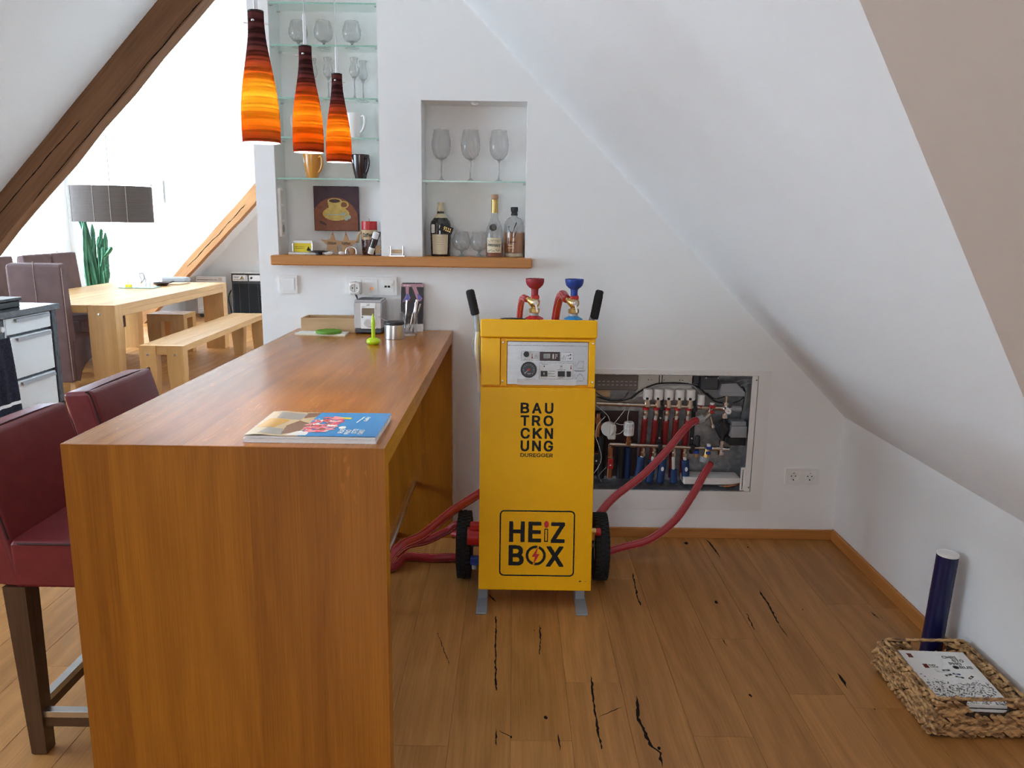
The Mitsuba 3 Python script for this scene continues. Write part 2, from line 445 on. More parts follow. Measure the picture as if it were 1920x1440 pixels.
# dark filled cracks and knots lie in the planks
def crack(pts, w):
    p = np.array([q[:2] for q in pts], float)
    r = random.Random(len(pts) * 7 + int(abs(p[0, 0]) * 1000))
    fine = []
    for a, b in zip(p[:-1], p[1:]):
        n = max(2, int(np.linalg.norm(b - a) / 0.012))
        for s in range(n):
            fine.append(a + (b - a) * s / n + np.array([r.uniform(-1, 1) * 0.0022, 0]))
    fine.append(p[-1])
    fine = np.array(fine)
    L, R = [], []
    for i, q in enumerate(fine):
        ww = w * (0.25 + r.random()) * min(1, (i + 0.3) * 0.5, (len(fine) - i - 0.7) * 0.5 + 0.1)
        L.append((q[0] - ww, q[1])); R.append((q[0] + ww, q[1]))
    part('floor', 'crack', mv(ext(Polygon(L + R[::-1]).buffer(0), 0.0004), 0, 0, 0.0001), 'mat_crack')

def blot(c, a, b, seed=1):
    r = random.Random(seed)
    k = [(c[0] + a * (0.6 + 0.6 * r.random()) * math.cos(t), c[1] + b * (0.6 + 0.6 * r.random()) * math.sin(t)) for t in np.arange(9) * 2 * PI / 9]
    part('floor', 'knot', mv(ext(Polygon(k).buffer(0).buffer(-a * 0.25).buffer(a * 0.3), 0.0004), 0, 0, 0.0001), 'mat_crack')

crack([(-0.0487, 2.7652, 0.0000), (-0.0433, 2.4481, 0.0000), (-0.0359, 2.2758, 0.0000)], 0.0030)
crack([(-0.0317, 2.0854, 0.0000), (-0.0299, 2.0050, 0.0000)], 0.003)
crack([(0.1162, 2.7007, 0.0000), (0.1141, 2.5747, 0.0000), (0.1096, 2.4929, 0.0000)], 0.0026)
crack([(0.2756, 2.3654, 0.0000), (0.2703, 2.2397, 0.0000), (0.2686, 2.0920, 0.0000), (0.2707, 1.9951, 0.0000)], 0.0030)
crack([(0.4114, 2.2574, 0.0000), (0.3973, 2.1335, 0.0000), (0.4041, 2.0951, 0.0000), (0.4166, 2.0099, 0.0000), (0.4361, 1.9824, 0.0000), (0.4306, 1.9197, 0.0000)], 0.0050)
crack([(0.1493, 2.0619, 0.0000), (0.1515, 1.9902, 0.0000)], 0.0045)
crack([(0.5304, 3.1574, 0.0000), (0.5184, 2.9584, 0.0000), (0.5186, 2.8631, 0.0000)], 0.0035)
crack([(1.0312, 3.0072, 0.0000), (1.0312, 2.8959, 0.0000), (1.0203, 2.7340, 0.0000)], 0.0038)
crack([(1.0203, 2.7340, 0.0000), (1.0220, 2.6325, 0.0000)], 0.0022)
crack([(0.7767, 2.6184, 0.0000), (0.7806, 2.5670, 0.0000)], 0.0030)
crack([(0.9402, 3.5455, 0.0000), (0.9486, 3.4757, 0.0000), (0.9532, 3.3372, 0.0000)], 0.0040)
crack([(1.0892, 3.6237, 0.0000), (1.0990, 3.5839, 0.0000)], 0.0050)
crack([(0.9226, 2.8141, 0.0000), (0.9145, 2.6833, 0.0000)], 0.0022)
crack([(1.1098, 2.4052, 0.0000), (1.1109, 2.3641, 0.0000), (1.1061, 2.3182, 0.0000)], 0.0042)
crack([(1.4127, 2.8368, 0.0000), (1.4231, 2.7863, 0.0000)], 0.0040)
crack([(-0.0807, 2.9404, 0.0000), (-0.0514, 2.8818, 0.0000)], 0.0035)
crack([(0.2774, 2.1465, 0.0000), (0.3541, 2.1969, 0.0000)], 0.0025)
crack([(-0.2607, 2.6394, 0.0000), (-0.2005, 2.4275, 0.0000)], 0.0012)
crack([(-0.0235, 2.0730, 0.0000), (0.0144, 2.0419, 0.0000)], 0.003)
blot((0.1163, 2.1402, 0.0000), 0.0055, 0.0088, 2)
blot((0.8271, 2.9034, 0.0000), 0.0066, 0.0165, 3)
blot((0.7767, 2.2689, 0.0000), 0.0044, 0.0088, 4)
blot((0.8339, 3.4906, 0.0000), 0.0088, 0.0165, 5)
blot((1.1136, 3.4565, 0.0000), 0.0033, 0.0066, 6)
blot((0.0113, 2.0442, 0.0000), 0.0039, 0.0066, 7)
blot((0.4369, 2.0033, 0.0000), 0.0055, 0.0088, 8)
blot((1.1531, 2.8509, 0.0000), 0.0028, 0.0055, 9)
blot((0.0953, 2.6608, 0.0000), 0.0017, 0.0033, 10)
blot((1.1453, 2.2041, 0.0000), 0.0022, 0.0033, 11)

struct('baseboard_back', bx(-0.27, XR, YW - 0.014, YW, 0, 0.048, 0.002), 'mat_shelf_oak', grain='x')
struct('baseboard_right', bx(XR - 0.014, XR, 1.97, YW - 0.014, 0, 0.055, 0.002), 'mat_shelf_oak', grain='y')

# ---------------------------------------------------------------- roof timbers
def beam(name, pts, y, depth, m, label, seed):
    """pts: upper and lower edge, each from the lower end to the upper end, in (x, z)"""
    k = thing(name, label, 'roof beam')
    up, lo = pts
    r = random.Random(seed)
    def wav(a, b, n, amp):
        a, b = np.array(a), np.array(b)
        d = (b - a) / np.linalg.norm(b - a); nn = np.array([-d[1], d[0]])
        return [tuple(a + (b - a) * s / n + nn * r.uniform(-amp, amp)) for s in range(n + 1)]
    poly = Polygon(wav(*up, 14, 0.006) + wav(*lo, 14, 0.008)[::-1])
    e = np.array([up[1][0] - up[0][0], 0, up[1][1] - up[0][1]]); e /= np.linalg.norm(e)
    part(k, 'timber', lay(ext(poly, depth), (0, y, 0), (1, 0, 0), (0, 0, 1), (0, 1, 0)), m, grain=(e, (e[2], 0.6, -e[0])))
    return k, up, lo

b1, _, _ = beam('timber_beam', (((-4.10, 0.72), (-1.45, 3.515)), ((-4.02, 0.52), (-1.18, 3.52))), 5.10, 0.11, 'mat_old_beam', 'dark rough-hewn timber beam slanting across the upper left corner', 5)
def beam_crack(k, a, b, y, w, seed):
    r = random.Random(seed)
    a, b = np.array(a), np.array(b); n = 26
    d = (b - a) / np.linalg.norm(b - a); nn = np.array([-d[1], d[0]])
    off = np.cumsum([r.uniform(-1, 1) for _ in range(n + 1)]) * w * 0.7
    c = [a + (b - a) * s / n + nn * off[s] for s in range(n + 1)]
    L = [tuple(q + nn * w * (0.2 + r.random() * 0.8) * min(1, s, n - s)) for s, q in enumerate(c)]
    R = [tuple(q - nn * w * (0.2 + r.random() * 0.8) * min(1, s, n - s)) for s, q in enumerate(c)]
    part(k, 'crack', lay(ext(Polygon(L + R[::-1]).buffer(0), 0.002), (0, y, 0), (1, 0, 0), (0, 0, 1), (0, -1, 0)), 'mat_crack')
beam_crack(b1, (-3.05, 1.56), (-1.90, 2.77), 5.1, 0.004, 1)
beam_crack(b1, (-3.30, 1.45), (-2.70, 2.06), 5.1, 0.003, 2)
b2, _, _ = beam('timber_beam', (((-5.44, 0.0), (-3.2, 2.35)), ((-5.26, 0.0), (-3.0, 2.30))), 11.14, 0.155, 'mat_far_beam', 'light brown timber beam slanting down to the floor beyond the dining table', 9)
beam_crack(b2, (-4.60, 0.80), (-3.72, 1.68), 11.14, 0.007, 4)

# ---------------------------------------------------------------- bar counter
CX0, CX1, CY0, CY1, CZ = -0.980, -0.275, 1.645, 3.566, 0.987
FR = [0, 0.144, 0.377, 0.575, 0.80, 1.0]
bar = thing('bar_counter', 'oak bar counter with waterfall front panel standing out from the kitchen wall', 'bar counter')
for a, b in zip(FR[:-1], FR[1:]):
    x0, x1 = CX0 + (CX1 - CX0) * a + 0.00004, CX0 + (CX1 - CX0) * b - 0.00004
    def slice_x(poly, g):
        m = lay(ext(Polygon(poly), x1 - x0), (x0, 0, 0), (0, 1, 0), (0, 0, 1), (1, 0, 0))
        return m
    c = 0.0015
    part(bar, 'top_board', slice_x([(CY0 + c, CZ), (CY1, CZ), (CY1, CZ - 0.05), (CY0 + 0.05, CZ - 0.05), (CY0, CZ - c)], 'y'), 'mat_counter_oak', grain='y')
    part(bar, 'front_board', slice_x([(CY0, CZ - c - 0.0003), (CY0 + 0.0497, CZ - 0.0503), (CY0 + 0.0497, 0.0), (CY0, 0.0)], 'z'), 'mat_counter_oak', grain='z')
    part(bar, 'rear_board', bx(x0, x1, CY1 - 0.05, CY1, 0.0, CZ - 0.0505, 0.0005), 'mat_counter_oak', grain='z')
part(bar, 'foot_rail', cyl((-0.455, CY0 + 0.05, 0.27), (-0.455, CY1 - 0.05, 0.27), 0.0145, 24), 'mat_chrome', True, label='chrome foot rail under the counter')

# ---------------------------------------------------------------- bar stools
def bar_stool(y0, label):
    k = thing('bar_stool', label, 'bar stool', 'red leather bar stools along the counter')
    w = 0.44
    y1 = y0 + w
    r = 0.018
    s = part(k, 'seat', rbx(-1.315, -0.885, y0, y1, 0.505, 0.640, r), 'mat_red_leather', 35)
    part(s, 'seam', tube([(-1.285, y0 - 0.001, 0.632), (-0.90, y0 - 0.001, 0.632)], 0.0022, 6), 'mat_dark_seam')
    part(s, 'seam', tube([(-0.884, y0 + 0.02, 0.632), (-0.884, y1 - 0.02, 0.632)], 0.0022, 6), 'mat_dark_seam')
    pts = []
    for y in (y0 + r, y1 - r):
        for x, z, q in ((-1.300, 0.525, r), (-1.372, 0.525, 0.012), (-1.385, 0.895, r), (-1.455, 0.895, 0.012)):
            pts.append(((x, y, z), q))
    b = part(k, 'backrest', hull_spheres(pts), 'mat_red_leather', 35)
    def bp(y, z, off=0.0):
        t = (z - 0.525) / (0.895 - 0.525)
        return (-1.300 + r - 0.085 * t + off, y, z)
    seam = [bp(y0 + 0.006, 0.64, -0.004), bp(y0 + 0.006, 0.885, -0.006), bp(y0 + 0.03, 0.911, -0.018), bp(y1 - 0.03, 0.911, -0.018), bp(y1 - 0.006, 0.885, -0.006), bp(y1 - 0.006, 0.64, -0.004)]
    part(b, 'seam', tube(curve(seam, 5), 0.0025, 6), 'mat_dark_seam', True)
    for x in (-1.312, -0.922):
        for y in (y0 + 0.033, y1 - 0.033):
            part(k, 'leg', hull([(x + sx * 0.030, y + sy * 0.030, 0.508) for sx in (-1, 1) for sy in (-1, 1)] + [(x + (0.010 if x < -1.1 else -0.01) + sx * 0.021, y + sy * 0.021, 0.004) for sx in (-1, 1) for sy in (-1, 1)] + [(x + (0.010 if x < -1.1 else -0.01) + sx * 0.018, y + sy * 0.018, 0.0) for sx in (-1, 1) for sy in (-1, 1)]), 'mat_dark_wood', grain='z')
    for y in (y0 + 0.033, y1 - 0.033):
        q = part(k, 'stretcher', bx(-1.285, -0.945, y - 0.011, y + 0.011, 0.082, 0.128, 0.002), 'mat_dark_wood', grain='x')
        part(q, 'footplate', bx(-1.282, -0.948, y - 0.0135, y + 0.0135, 0.112, 0.1305, 0.001), 'mat_steel')
    for x in (-1.303, -0.93):
        q = part(k, 'stretcher', bx(x - 0.011, x + 0.011, y0 + 0.052, y1 - 0.052, 0.102, 0.148, 0.002), 'mat_dark_wood', grain='y')
        part(q, 'footplate', bx(x - 0.0135, x + 0.0135, y0 + 0.053, y1 - 0.053, 0.132, 0.1505, 0.001), 'mat_steel')
bar_stool(1.925, 'red leather bar stool nearest the camera, cut by the left edge')
bar_stool(2.500, 'red leather bar stool farther along the counter, only its backrest showing')

# ---------------------------------------------------------------- pendant lamps
def shade_col(p, n, uv):
    h = uv.x                                      # height along the shade, 0 at the rim
    st = smoothstep(0.2, 0.8, noise(h * 62, uv.y * 0.35, 4.0)) * 0.65 + noise(h * 170, uv.y * 0.8, 9.0) * 0.35
    c = mix((0.78, 0.080, 0.005), (0.160, 0.055, 0.055), smoothstep(0.46, 0.76, h))
    c = mix(c, (0.16, 0.022, 0.014), 0.75 * (1 - smoothstep(0.02, 0.13, h)))
    return c * (0.30 + 1.15 * st) * 0.80
scene['mat_lamp_shade'] = {'type': 'principledthin', 'base_color': proc(shade_col), 'roughness': 0.28, 'diff_trans': 0.9, 'spec_trans': 0.0, 'eta': 1.5}
scene['mat_lamp_liner'] = {'type': 'principledthin', 'base_color': rgb(0.85, 0.84, 0.80), 'roughness': 0.5, 'diff_trans': 0.24, 'spec_trans': 0.0}
SH = [(0.0425, 0), (0.0430, 0.10), (0.0425, 0.22), (0.0402, 0.34), (0.0355, 0.47), (0.0300, 0.58), (0.0245, 0.69), (0.0202, 0.79), (0.0180, 0.88), (0.0174, 0.94), (0.0174, 1.0)]
def pendant(x, y, z0, power, label):
    k = thing('pendant_lamp', label, 'pendant lamp', 'pendant lamps over the counter')
    H = 0.283
    prof = curve([(r, 0, h) for r, h in SH], 5)
    m = lathe([(q[0], q[2] * H) for q in prof], 40, (x, y, z0))
    v = np.asarray(m.vertices)
    ang = np.arctan2(v[:, 1] - y, v[:, 0] - x)
    uv = np.stack([(v[:, 2] - z0) / H, np.abs(ang) + x * 31], 1)
    key = numbered(k + '__shade')
    scene[key] = mikit.ply(m, 'mat_lamp_shade', True, uv=uv)
    part(k, 'inner_glass', lathe([(q[0] - 0.0016, q[2] * H - 0.0006) for q in prof if q[2] < 0.9], 32, (x, y, z0)), 'mat_lamp_liner', True, label='white inner glass')
    part(k, 'socket', cyl((x, y, z0 + 0.122), (x, y, z0 + H), 0.0125, 20), 'mat_chrome', 40)
    b = part(k, 'bulb', lathe([(0, 0), (0.008, 0.002), (0.0135, 0.012), (0.015, 0.025), (0.011, 0.042), (0.007, 0.055), (0, 0.055)], 16, (x, y, z0 + 0.070)), 'mat_white_plastic', True,
             emitter={'type': 'area', 'radiance': rgb(power * 1.0, power * 0.82, power * 0.52)})
    part(k, 'cap', cyl((x, y, z0 + H - 0.001), (x, y, z0 + H + 0.002), 0.0176, 28), 'mat_black', 40)
    part(k, 'pin', cyl((x - 0.0275, y - 0.004, z0 + H * 0.917), (x + 0.0275, y + 0.004, z0 + H * 0.917), 0.0016, 8, b=0.0006), 'mat_chrome', True)
    part(k, 'pin', cyl((x - 0.004, y - 0.0205, z0 + H * 0.925), (x, y - 0.015, z0 + H * 0.925), 0.0030, 10, b=0.001), 'mat_chrome', True)
    part(k, 'rod', cyl((x, y, z0 + H), (x, y, z0 + H + (0.40 if y < 2 else 0.085)), 0.0046, 14), 'mat_chrome', 40)
    top = roof_right(x) - 0.001
    part(k, 'cable', cyl((x, y, z0 + H + 0.08), (x, y, top - 0.03), 0.0014, 8), 'mat_steel', True)
    part(k, 'canopy', cyl((x, y, top - 0.045), (x, y, top + 0.02), 0.045, 28, b=0.003), 'mat_chrome', 40)
pendant(-0.5885, 1.90, 1.645, BULB * 2.6, 'largest-looking pendant lamp, nearest, glowing yellow-orange bottle-shaped shade')
pendant(-0.5890, 2.33, 1.660, BULB * 1.0, 'middle one of three pendant lamps with red-orange bottle-shaped shade')
pendant(-0.6000, 2.78, 1.666, BULB * 1.0, 'farthest and smallest-looking pendant lamp with red-orange bottle-shaped shade')

# ---------------------------------------------------------------- niches: glass shelves
scene['mat_glass'] = {'type': 'dielectric', 'int_ior': 1.5}
scene['mat_thin_glass'] = {'type': 'blendbsdf', 'weight': 0.075, 'pane': {'type': 'thindielectric', 'int_ior': 1.6},
                           'gloss': {'type': 'twosided', 'bsdf': {'type': 'principled', 'base_color': rgb(0.55, 0.57, 0.57), 'roughness': 0.06, 'specular': 0.9}}}
scene['mat_glass_rim'] = {'type': 'blendbsdf', 'weight': 0.45, 'pane': {'type': 'thindielectric', 'int_ior': 1.6},
                          'gloss': {'type': 'twosided', 'bsdf': {'type': 'principled', 'base_color': rgb(0.40, 0.42, 0.42), 'roughness': 0.08, 'specular': 1.0}}}
scene['mat_shelf_glass'] = {'type': 'thindielectric', 'int_ior': 1.5, 'specular_transmittance': rgb(0.72, 0.88, 0.80)}
mat('mat_glass_edge', (0.26, 0.46, 0.38), 0.2, spec=0.8)
def glass_shelf(x0, x1, z, label):
    k = thing('glass_shelf', label, 'glass shelf', 'glass shelves of the tall niche' if x0 < -0.9 else None)
    y0, y1 = YW + 0.004, YW + 0.158
    part(k, 'pane', (np.array([(x0, y0, z), (x1, y0, z), (x1, y1, z), (x0, y1, z)]), np.array([[0, 1, 2], [0, 2, 3]])), 'mat_shelf_glass')
    part(k, 'edge', bx(x0, x1, y0 - 0.0008, y0, z - 0.006, z + 0.0004, 0), 'mat_glass_edge', label='green polished front edge')
    for x in (x0 + 0.004, x1 - 0.004):
        for y in (y0 + 0.02, y1 - 0.025):
            part(k, 'shelf_pin', cyl((x - 0.007, y, z - 0.0075), (x + 0.007, y, z - 0.0075), 0.0035, 10), 'mat_steel', True)
for z, l in ((2.372, 'highest glass shelf of the tall niche, empty, at the top edge of the picture'), (2.204, 'glass shelf of the tall niche carrying three brandy snifters'),
             (1.990, 'glass shelf of the tall niche carrying tall-stemmed grappa glasses'), (1.826, 'glass shelf of the tall niche carrying the white mug'), (1.653, 'lowest glass shelf of the tall niche, under the yellow and dark mugs')):
    glass_shelf(-1.052, -0.596, z, l)
glass_shelf(-0.408, 0.048, 1.650, 'glass shelf of the small niche carrying three wine glasses')
sp = thing('niche_spotlight', 'small round recessed spotlight in the ceiling of the small niche', 'spotlight')
part(sp, 'ring', cyl((-0.18, YW + 0.05, 1.981), (-0.18, YW + 0.05, 1.9855), 0.026, 24), 'mat_chrome', 40)
part(sp, 'lens', lathe([(0.017, 0), (0.010, -0.004), (0, -0.005)], 16, (-0.18, YW + 0.05, 1.981)), 'mat_white_plastic', True, emitter={'type': 'area', 'radiance': rgb(2.2, 2.0, 1.6)})

# wooden sill that runs under both niches
sh = cat(rbx(-1.071, 0.082, YW - 0.078, YW, 1.275, 1.318, 0.008), bx(NT[0] + 0.001, NT[1] - 0.001, YW - 0.005, YW + 0.158, 1.301, 1.3178, 0), bx(NR[0] + 0.001, NR[1] - 0.001, YW - 0.005, YW + 0.158, 1.301, 1.3178, 0))
solo('wall_shelf', sh, 'mat_shelf_oak', 'solid oak wall shelf board running under both niches', 'shelf', grain='x')

# ---------------------------------------------------------------- glasses
def bowl(prof, at, n=28):
    return lathe(prof, n, at)
def stemware(name, at, foot_r, stem_h, prof, label, category, group, stem_r=0.0032):
    k = thing(name, label, category, group)
    x, y, z = at
    part(k, 'bowl', lathe([(r, stem_h + h) for r, h in prof], 40, at), 'mat_thin_glass', True)
    part(k, 'bowl_base', lathe([(0, stem_h), (prof[0][0], stem_h + prof[0][1]), (prof[1][0] * 0.92, stem_h + prof[1][1]), (prof[1][0] * 0.55, stem_h + prof[1][1] * 0.75 + 0.0012), (0, stem_h + 0.0035)], 28, at), 'mat_glass_rim', 40)
    rr_, hh_ = prof[-1]
    part(k, 'rim', lathe([(rr_ - 0.0009, stem_h + hh_), (rr_, stem_h + hh_ - 0.0009), (rr_ + 0.0009, stem_h + hh_), (rr_, stem_h + hh_ + 0.0009), (rr_ - 0.0009, stem_h + hh_)], 40, at), 'mat_glass_rim', True)
    part(k, 'stem', lathe([(0, 0), (foot_r, 0.0), (foot_r, 0.0016), (foot_r * 0.5, 0.0035), (stem_r * 1.8, 0.010), (stem_r, 0.022), (stem_r, stem_h - 0.010), (stem_r * 2.0, stem_h - 0.003), (stem_r * 2.6, stem_h - 0.0002), (0, stem_h - 0.0002)], 20, at), 'mat_glass_rim', True)
    return k
SNIF = [(0.006, 0), (0.024, 0.006), (0.036, 0.018), (0.041, 0.034), (0.040, 0.052), (0.034, 0.072), (0.029, 0.086)]
WINE = [(0.006, 0), (0.022, 0.007), (0.036, 0.024), (0.0425, 0.046), (0.0435, 0.065), (0.041, 0.090), (0.036, 0.115), (0.033, 0.128)]
GRAP = [(0.005, 0), (0.014, 0.008), (0.021, 0.022), (0.022, 0.034), (0.017, 0.050), (0.013, 0.062), (0.015, 0.076), (0.018, 0.084)]
for x, l in ((-0.947, 'left one of three brandy snifters high in the tall niche'), (-0.838, 'middle one of three brandy snifters high in the tall niche'), (-0.715, 'right one of three brandy snifters high in the tall niche')):
    stemware('brandy_snifter', (x, 3.64, 2.2045), 0.030, 0.022, SNIF, l, 'brandy glass', 'brandy snifters on the upper shelf')
for x, y, l in ((-0.822, 3.635, 'grappa glass partly hidden behind the farthest pendant lamp'), (-0.706, 3.625, 'front grappa glass at the right end of its glass shelf'), (-0.680, 3.69, 'rear grappa glass standing close behind another at the right end'), (-0.895, 3.66, 'grappa glass mostly hidden behind the middle pendant lamp')):
    stemware('grappa_glass', (x, y, 1.9905), 0.026, 0.088, GRAP, l, 'grappa glass', 'grappa glasses on the glass shelf')
for x, l in ((-0.329, 'left one of three large wine glasses in the small niche'), (-0.199, 'middle one of three large wine glasses in the small niche'), (-0.072, 'right one of three large wine glasses in the small niche')):
    stemware('wine_glass', (x, 3.64, 1.6505), 0.034, 0.092, WINE, l, 'wine glass', 'wine glasses in the small niche')
for x, l in ((-0.240, 'left brandy snifter next to the dark bottle on the wall shelf'), (-0.160, 'brandy snifter beside the tall cognac bottle on the wall shelf')):
    stemware('brandy_snifter', (x, 3.655, 1.3182), 0.030, 0.024, SNIF, l, 'brandy glass', 'brandy snifters beside the bottles')

# ---------------------------------------------------------------- mugs
def mug(at, h, r0, r1, m, label, handle_dir, mark=None, markmat=None):
    k = thing('mug', label, 'mug')
    x, y, z = at
    prof = [(0, 0), (r0, 0), (r0 * 1.03, 0.004), (r0 + (r1 - r0) * 0.45, h * 0.30), (r0 + (r1 - r0) * 0.82, h * 0.62), (r1, h * 0.97), (r1 - 0.0015, h), (r1 - 0.004, h * 0.985), (r0 + (r1 - r0) * 0.80 - 0.004, h * 0.6), (r0 - 0.004, 0.008), (0, 0.006)]
    part(k, 'body', lathe(prof, 36, at), m, 40)
    c, s = math.cos(handle_dir), math.sin(handle_dir)
    hp = [(r1 * 0.90, h * 0.84), (r1 + 0.016, h * 0.88), (r1 + 0.021, h * 0.62), (r1 + 0.010, h * 0.36), (r0 + (r1 - r0) * 0.80, h * 0.24)]
    part(k, 'handle', tube(curve([(x + c * a, y + s * a, z + b) for a, b in hp], 6), 0.0052, 10), m, True)
    if mark:
        for dx, dz, w, hh in mark:
            a = dx
            rr = r0 + (r1 - r0) * 0.88
            px, py = x + math.sin(a) * (rr + 0.0006), y - math.cos(a) * (rr + 0.0006)
            part(k, 'print', lay(ext(Point(0, 0).buffer(1, quad_segs=6), 0.002), (px, py, z + dz), (math.cos(a) * w, math.sin(a) * w, 0), (0.12 * hh * math.sin(a), -0.12 * hh * math.cos(a), hh), (math.sin(a), -math.cos(a), 0)), markmat)
    return k
mug((-0.715, 3.635, 1.8265), 0.108, 0.026, 0.040, 'mat_white_plastic', 'white mug with handle behind the farthest pendant lamp', -0.5, [(-0.9, 0.070, 0.004, 0.004), (-0.85, 0.052, 0.005, 0.003)], 'mat_print_black')
mug((-0.930, 3.640, 1.8265), 0.108, 0.026, 0.040, 'mat_white_plastic', 'white mug almost hidden behind the middle pendant lamp', 3.5)
mat('mat_mustard', (0.58, 0.25, 0.035), 0.25, spec=0.6)
mat('mat_mocha', (0.022, 0.010, 0.009), 0.2, spec=0.7)
mug((-0.905, 3.635, 1.6535), 0.106, 0.024, 0.040, 'mat_mustard', 'mustard yellow mug on the lowest glass shelf', -0.55, [(-0.95, 0.082, 0.003, 0.007), (-0.80, 0.074, 0.003, 0.008)], 'mat_paper')
mug((-0.690, 3.635, 1.6535), 0.106, 0.024, 0.040, 'mat_mocha', 'dark brown mug on the lowest glass shelf', -0.75, [(-0.95, 0.082, 0.003, 0.007), (-0.80, 0.074, 0.003, 0.008)], 'mat_paper')

# ---------------------------------------------------------------- on the shelf board, tall niche
ZB = 1.3182
strip = thing('socket_strip', 'white vertical socket strip on the left side of the tall niche', 'socket strip')
part(strip, 'housing', rbx(-1.0538, -1.0400, 3.585, 3.635, 1.395, 1.610, 0.004), 'mat_white_plastic', 40)
for i in range(3):
    part(strip, 'insert', bx(-1.0402, -1.0385, 3.591, 3.629, 1.405 + i * 0.068, 1.462 + i * 0.068, 0.001), 'mat_offwhite')
hole = cyl((-1.0386, 3.61, 1.433), (-1.0376, 3.61, 1.433), 0.017, 20)
part(strip, 'socket_face', hole, 'mat_grey_plastic')

pic = thing('canvas_picture', 'small square canvas showing a yellow coffee cup on a saucer', 'picture')
mat('mat_pic_dark', proc(lambda p, n, uv: mix((0.035, 0.018, 0.028), (0.075, 0.035, 0.045), fbm(p.x * 60, p.z * 60, 1.0))), 0.7)
mat('mat_pic_brown', proc(lambda p, n, uv: mix((0.16, 0.050, 0.026), (0.26, 0.085, 0.040), fbm(p.x * 70, p.z * 70, 5.0))), 0.7)
mat('mat_pic_yellow', proc(lambda p, n, uv: mix((0.40, 0.25, 0.050), (0.62, 0.45, 0.14), fbm(p.x * 80, p.z * 80, 3.0))), 0.7)
mat('mat_pic_coffee', (0.06, 0.018, 0.012), 0.6)
px0, pz0, ps = -0.922, 1.424, 0.204
part(pic, 'canvas', bx(px0, px0 + ps, 3.700, 3.7285, pz0, pz0 + ps * 0.985, 0.002), 'mat_pic_dark')
art = lambda poly, name, m, d=0.0: part(pic, name, front(ext(poly, 0.0006), (px0, 3.7 - d, pz0)), m)
sc = lambda x, y: (x * ps, y * ps)
E_ = lambda cx, cy, rx, ry: affinity.translate(affinity.scale(Point(0, 0).buffer(1, quad_segs=12), rx * ps, ry * ps, origin=(0, 0)), cx * ps, cy * ps)
frame_ = sbox(0.002, 0.002, ps - 0.002, ps * 0.985 - 0.002)
art(shapely.union_all([E_(0.48, 0.24, 0.52, 0.50)]).union(sbox(0.002, 0.002, ps - 0.002, ps * 0.30)).intersection(frame_), 'painted_table', 'mat_pic_brown', 0.0002)
art(E_(0.50, 0.38, 0.30, 0.155), 'painted_saucer', 'mat_pic_yellow', 0.0006)
art(Polygon([sc(0.32, 0.66), sc(0.63, 0.66), sc(0.60, 0.50), sc(0.54, 0.42), sc(0.42, 0.42), sc(0.35, 0.50)]).union(E_(0.475, 0.66, 0.155, 0.055)).buffer(0.001), 'painted_cup', 'mat_pic_yellow', 0.0010)
art(E_(0.475, 0.662, 0.125, 0.040), 'painted_coffee', 'mat_pic_coffee', 0.0014)
art(E_(0.68, 0.58, 0.11, 0.085).difference(E_(0.68, 0.58, 0.075, 0.055)), 'painted_handle', 'mat_pic_yellow', 0.0012)
mat('mat_pic_grey', (0.34, 0.36, 0.28), 0.6)
art(LineString([sc(0.27, 0.36), sc(0.60, 0.36)]).buffer(0.0022).union(E_(0.66, 0.375, 0.07, 0.035)), 'painted_spoon', 'mat_pic_grey', 0.0014)
art(affinity.rotate(E_(0.20, 0.17, 0.09, 0.030), -28), 'painted_bean', 'mat_pic_coffee', 0.0008)
art(E_(0.73, 0.28, 0.05, 0.05).union(E_(0.80, 0.31, 0.035, 0.045)), 'painted_wrapper', 'mat_pic_grey', 0.0014)

ch = thing('card_holder', 'steel card holder with yellow business cards at the left end of the wall shelf', 'card holder')
part(ch, 'base', bx(-1.015, -0.892, 3.585, 3.64, ZB, ZB + 0.010, 0.002), 'mat_offwhite')
for x in (-1.001, -0.913):
    part(ch, 'post', cyl((x, 3.612, ZB + 0.008), (x, 3.612, ZB + 0.050), 0.005, 14, b=0.0015), 'mat_chrome', True)
mat('mat_card_yellow', (0.72, 0.56, 0.02), 0.5)
bcd = solo('business_cards', bx(-0.998, -0.914, 3.619, 3.627, ZB + 0.011, ZB + 0.062, 0), 'mat_card_yellow', 'pack of yellow business cards standing in the steel holder', 'business cards')
part(bcd, 'white_strip', bx(-0.998, -0.914, 3.6185, 3.6189, ZB + 0.050, ZB + 0.062, 0), 'mat_paper')
part(bcd, 'warning_sign', front(ext(Polygon([(0, 0), (0.020, 0), (0.010, 0.018)]), 0.0004), (-0.942, 3.6188, ZB + 0.018)), 'mat_print_black')
for i in range(2):
    part(bcd, 'printed_line', bx(-0.993, -0.950, 3.6186, 3.6189, ZB + 0.026 + i * 0.007, ZB + 0.0275 + i * 0.007, 0), 'mat_print_black')

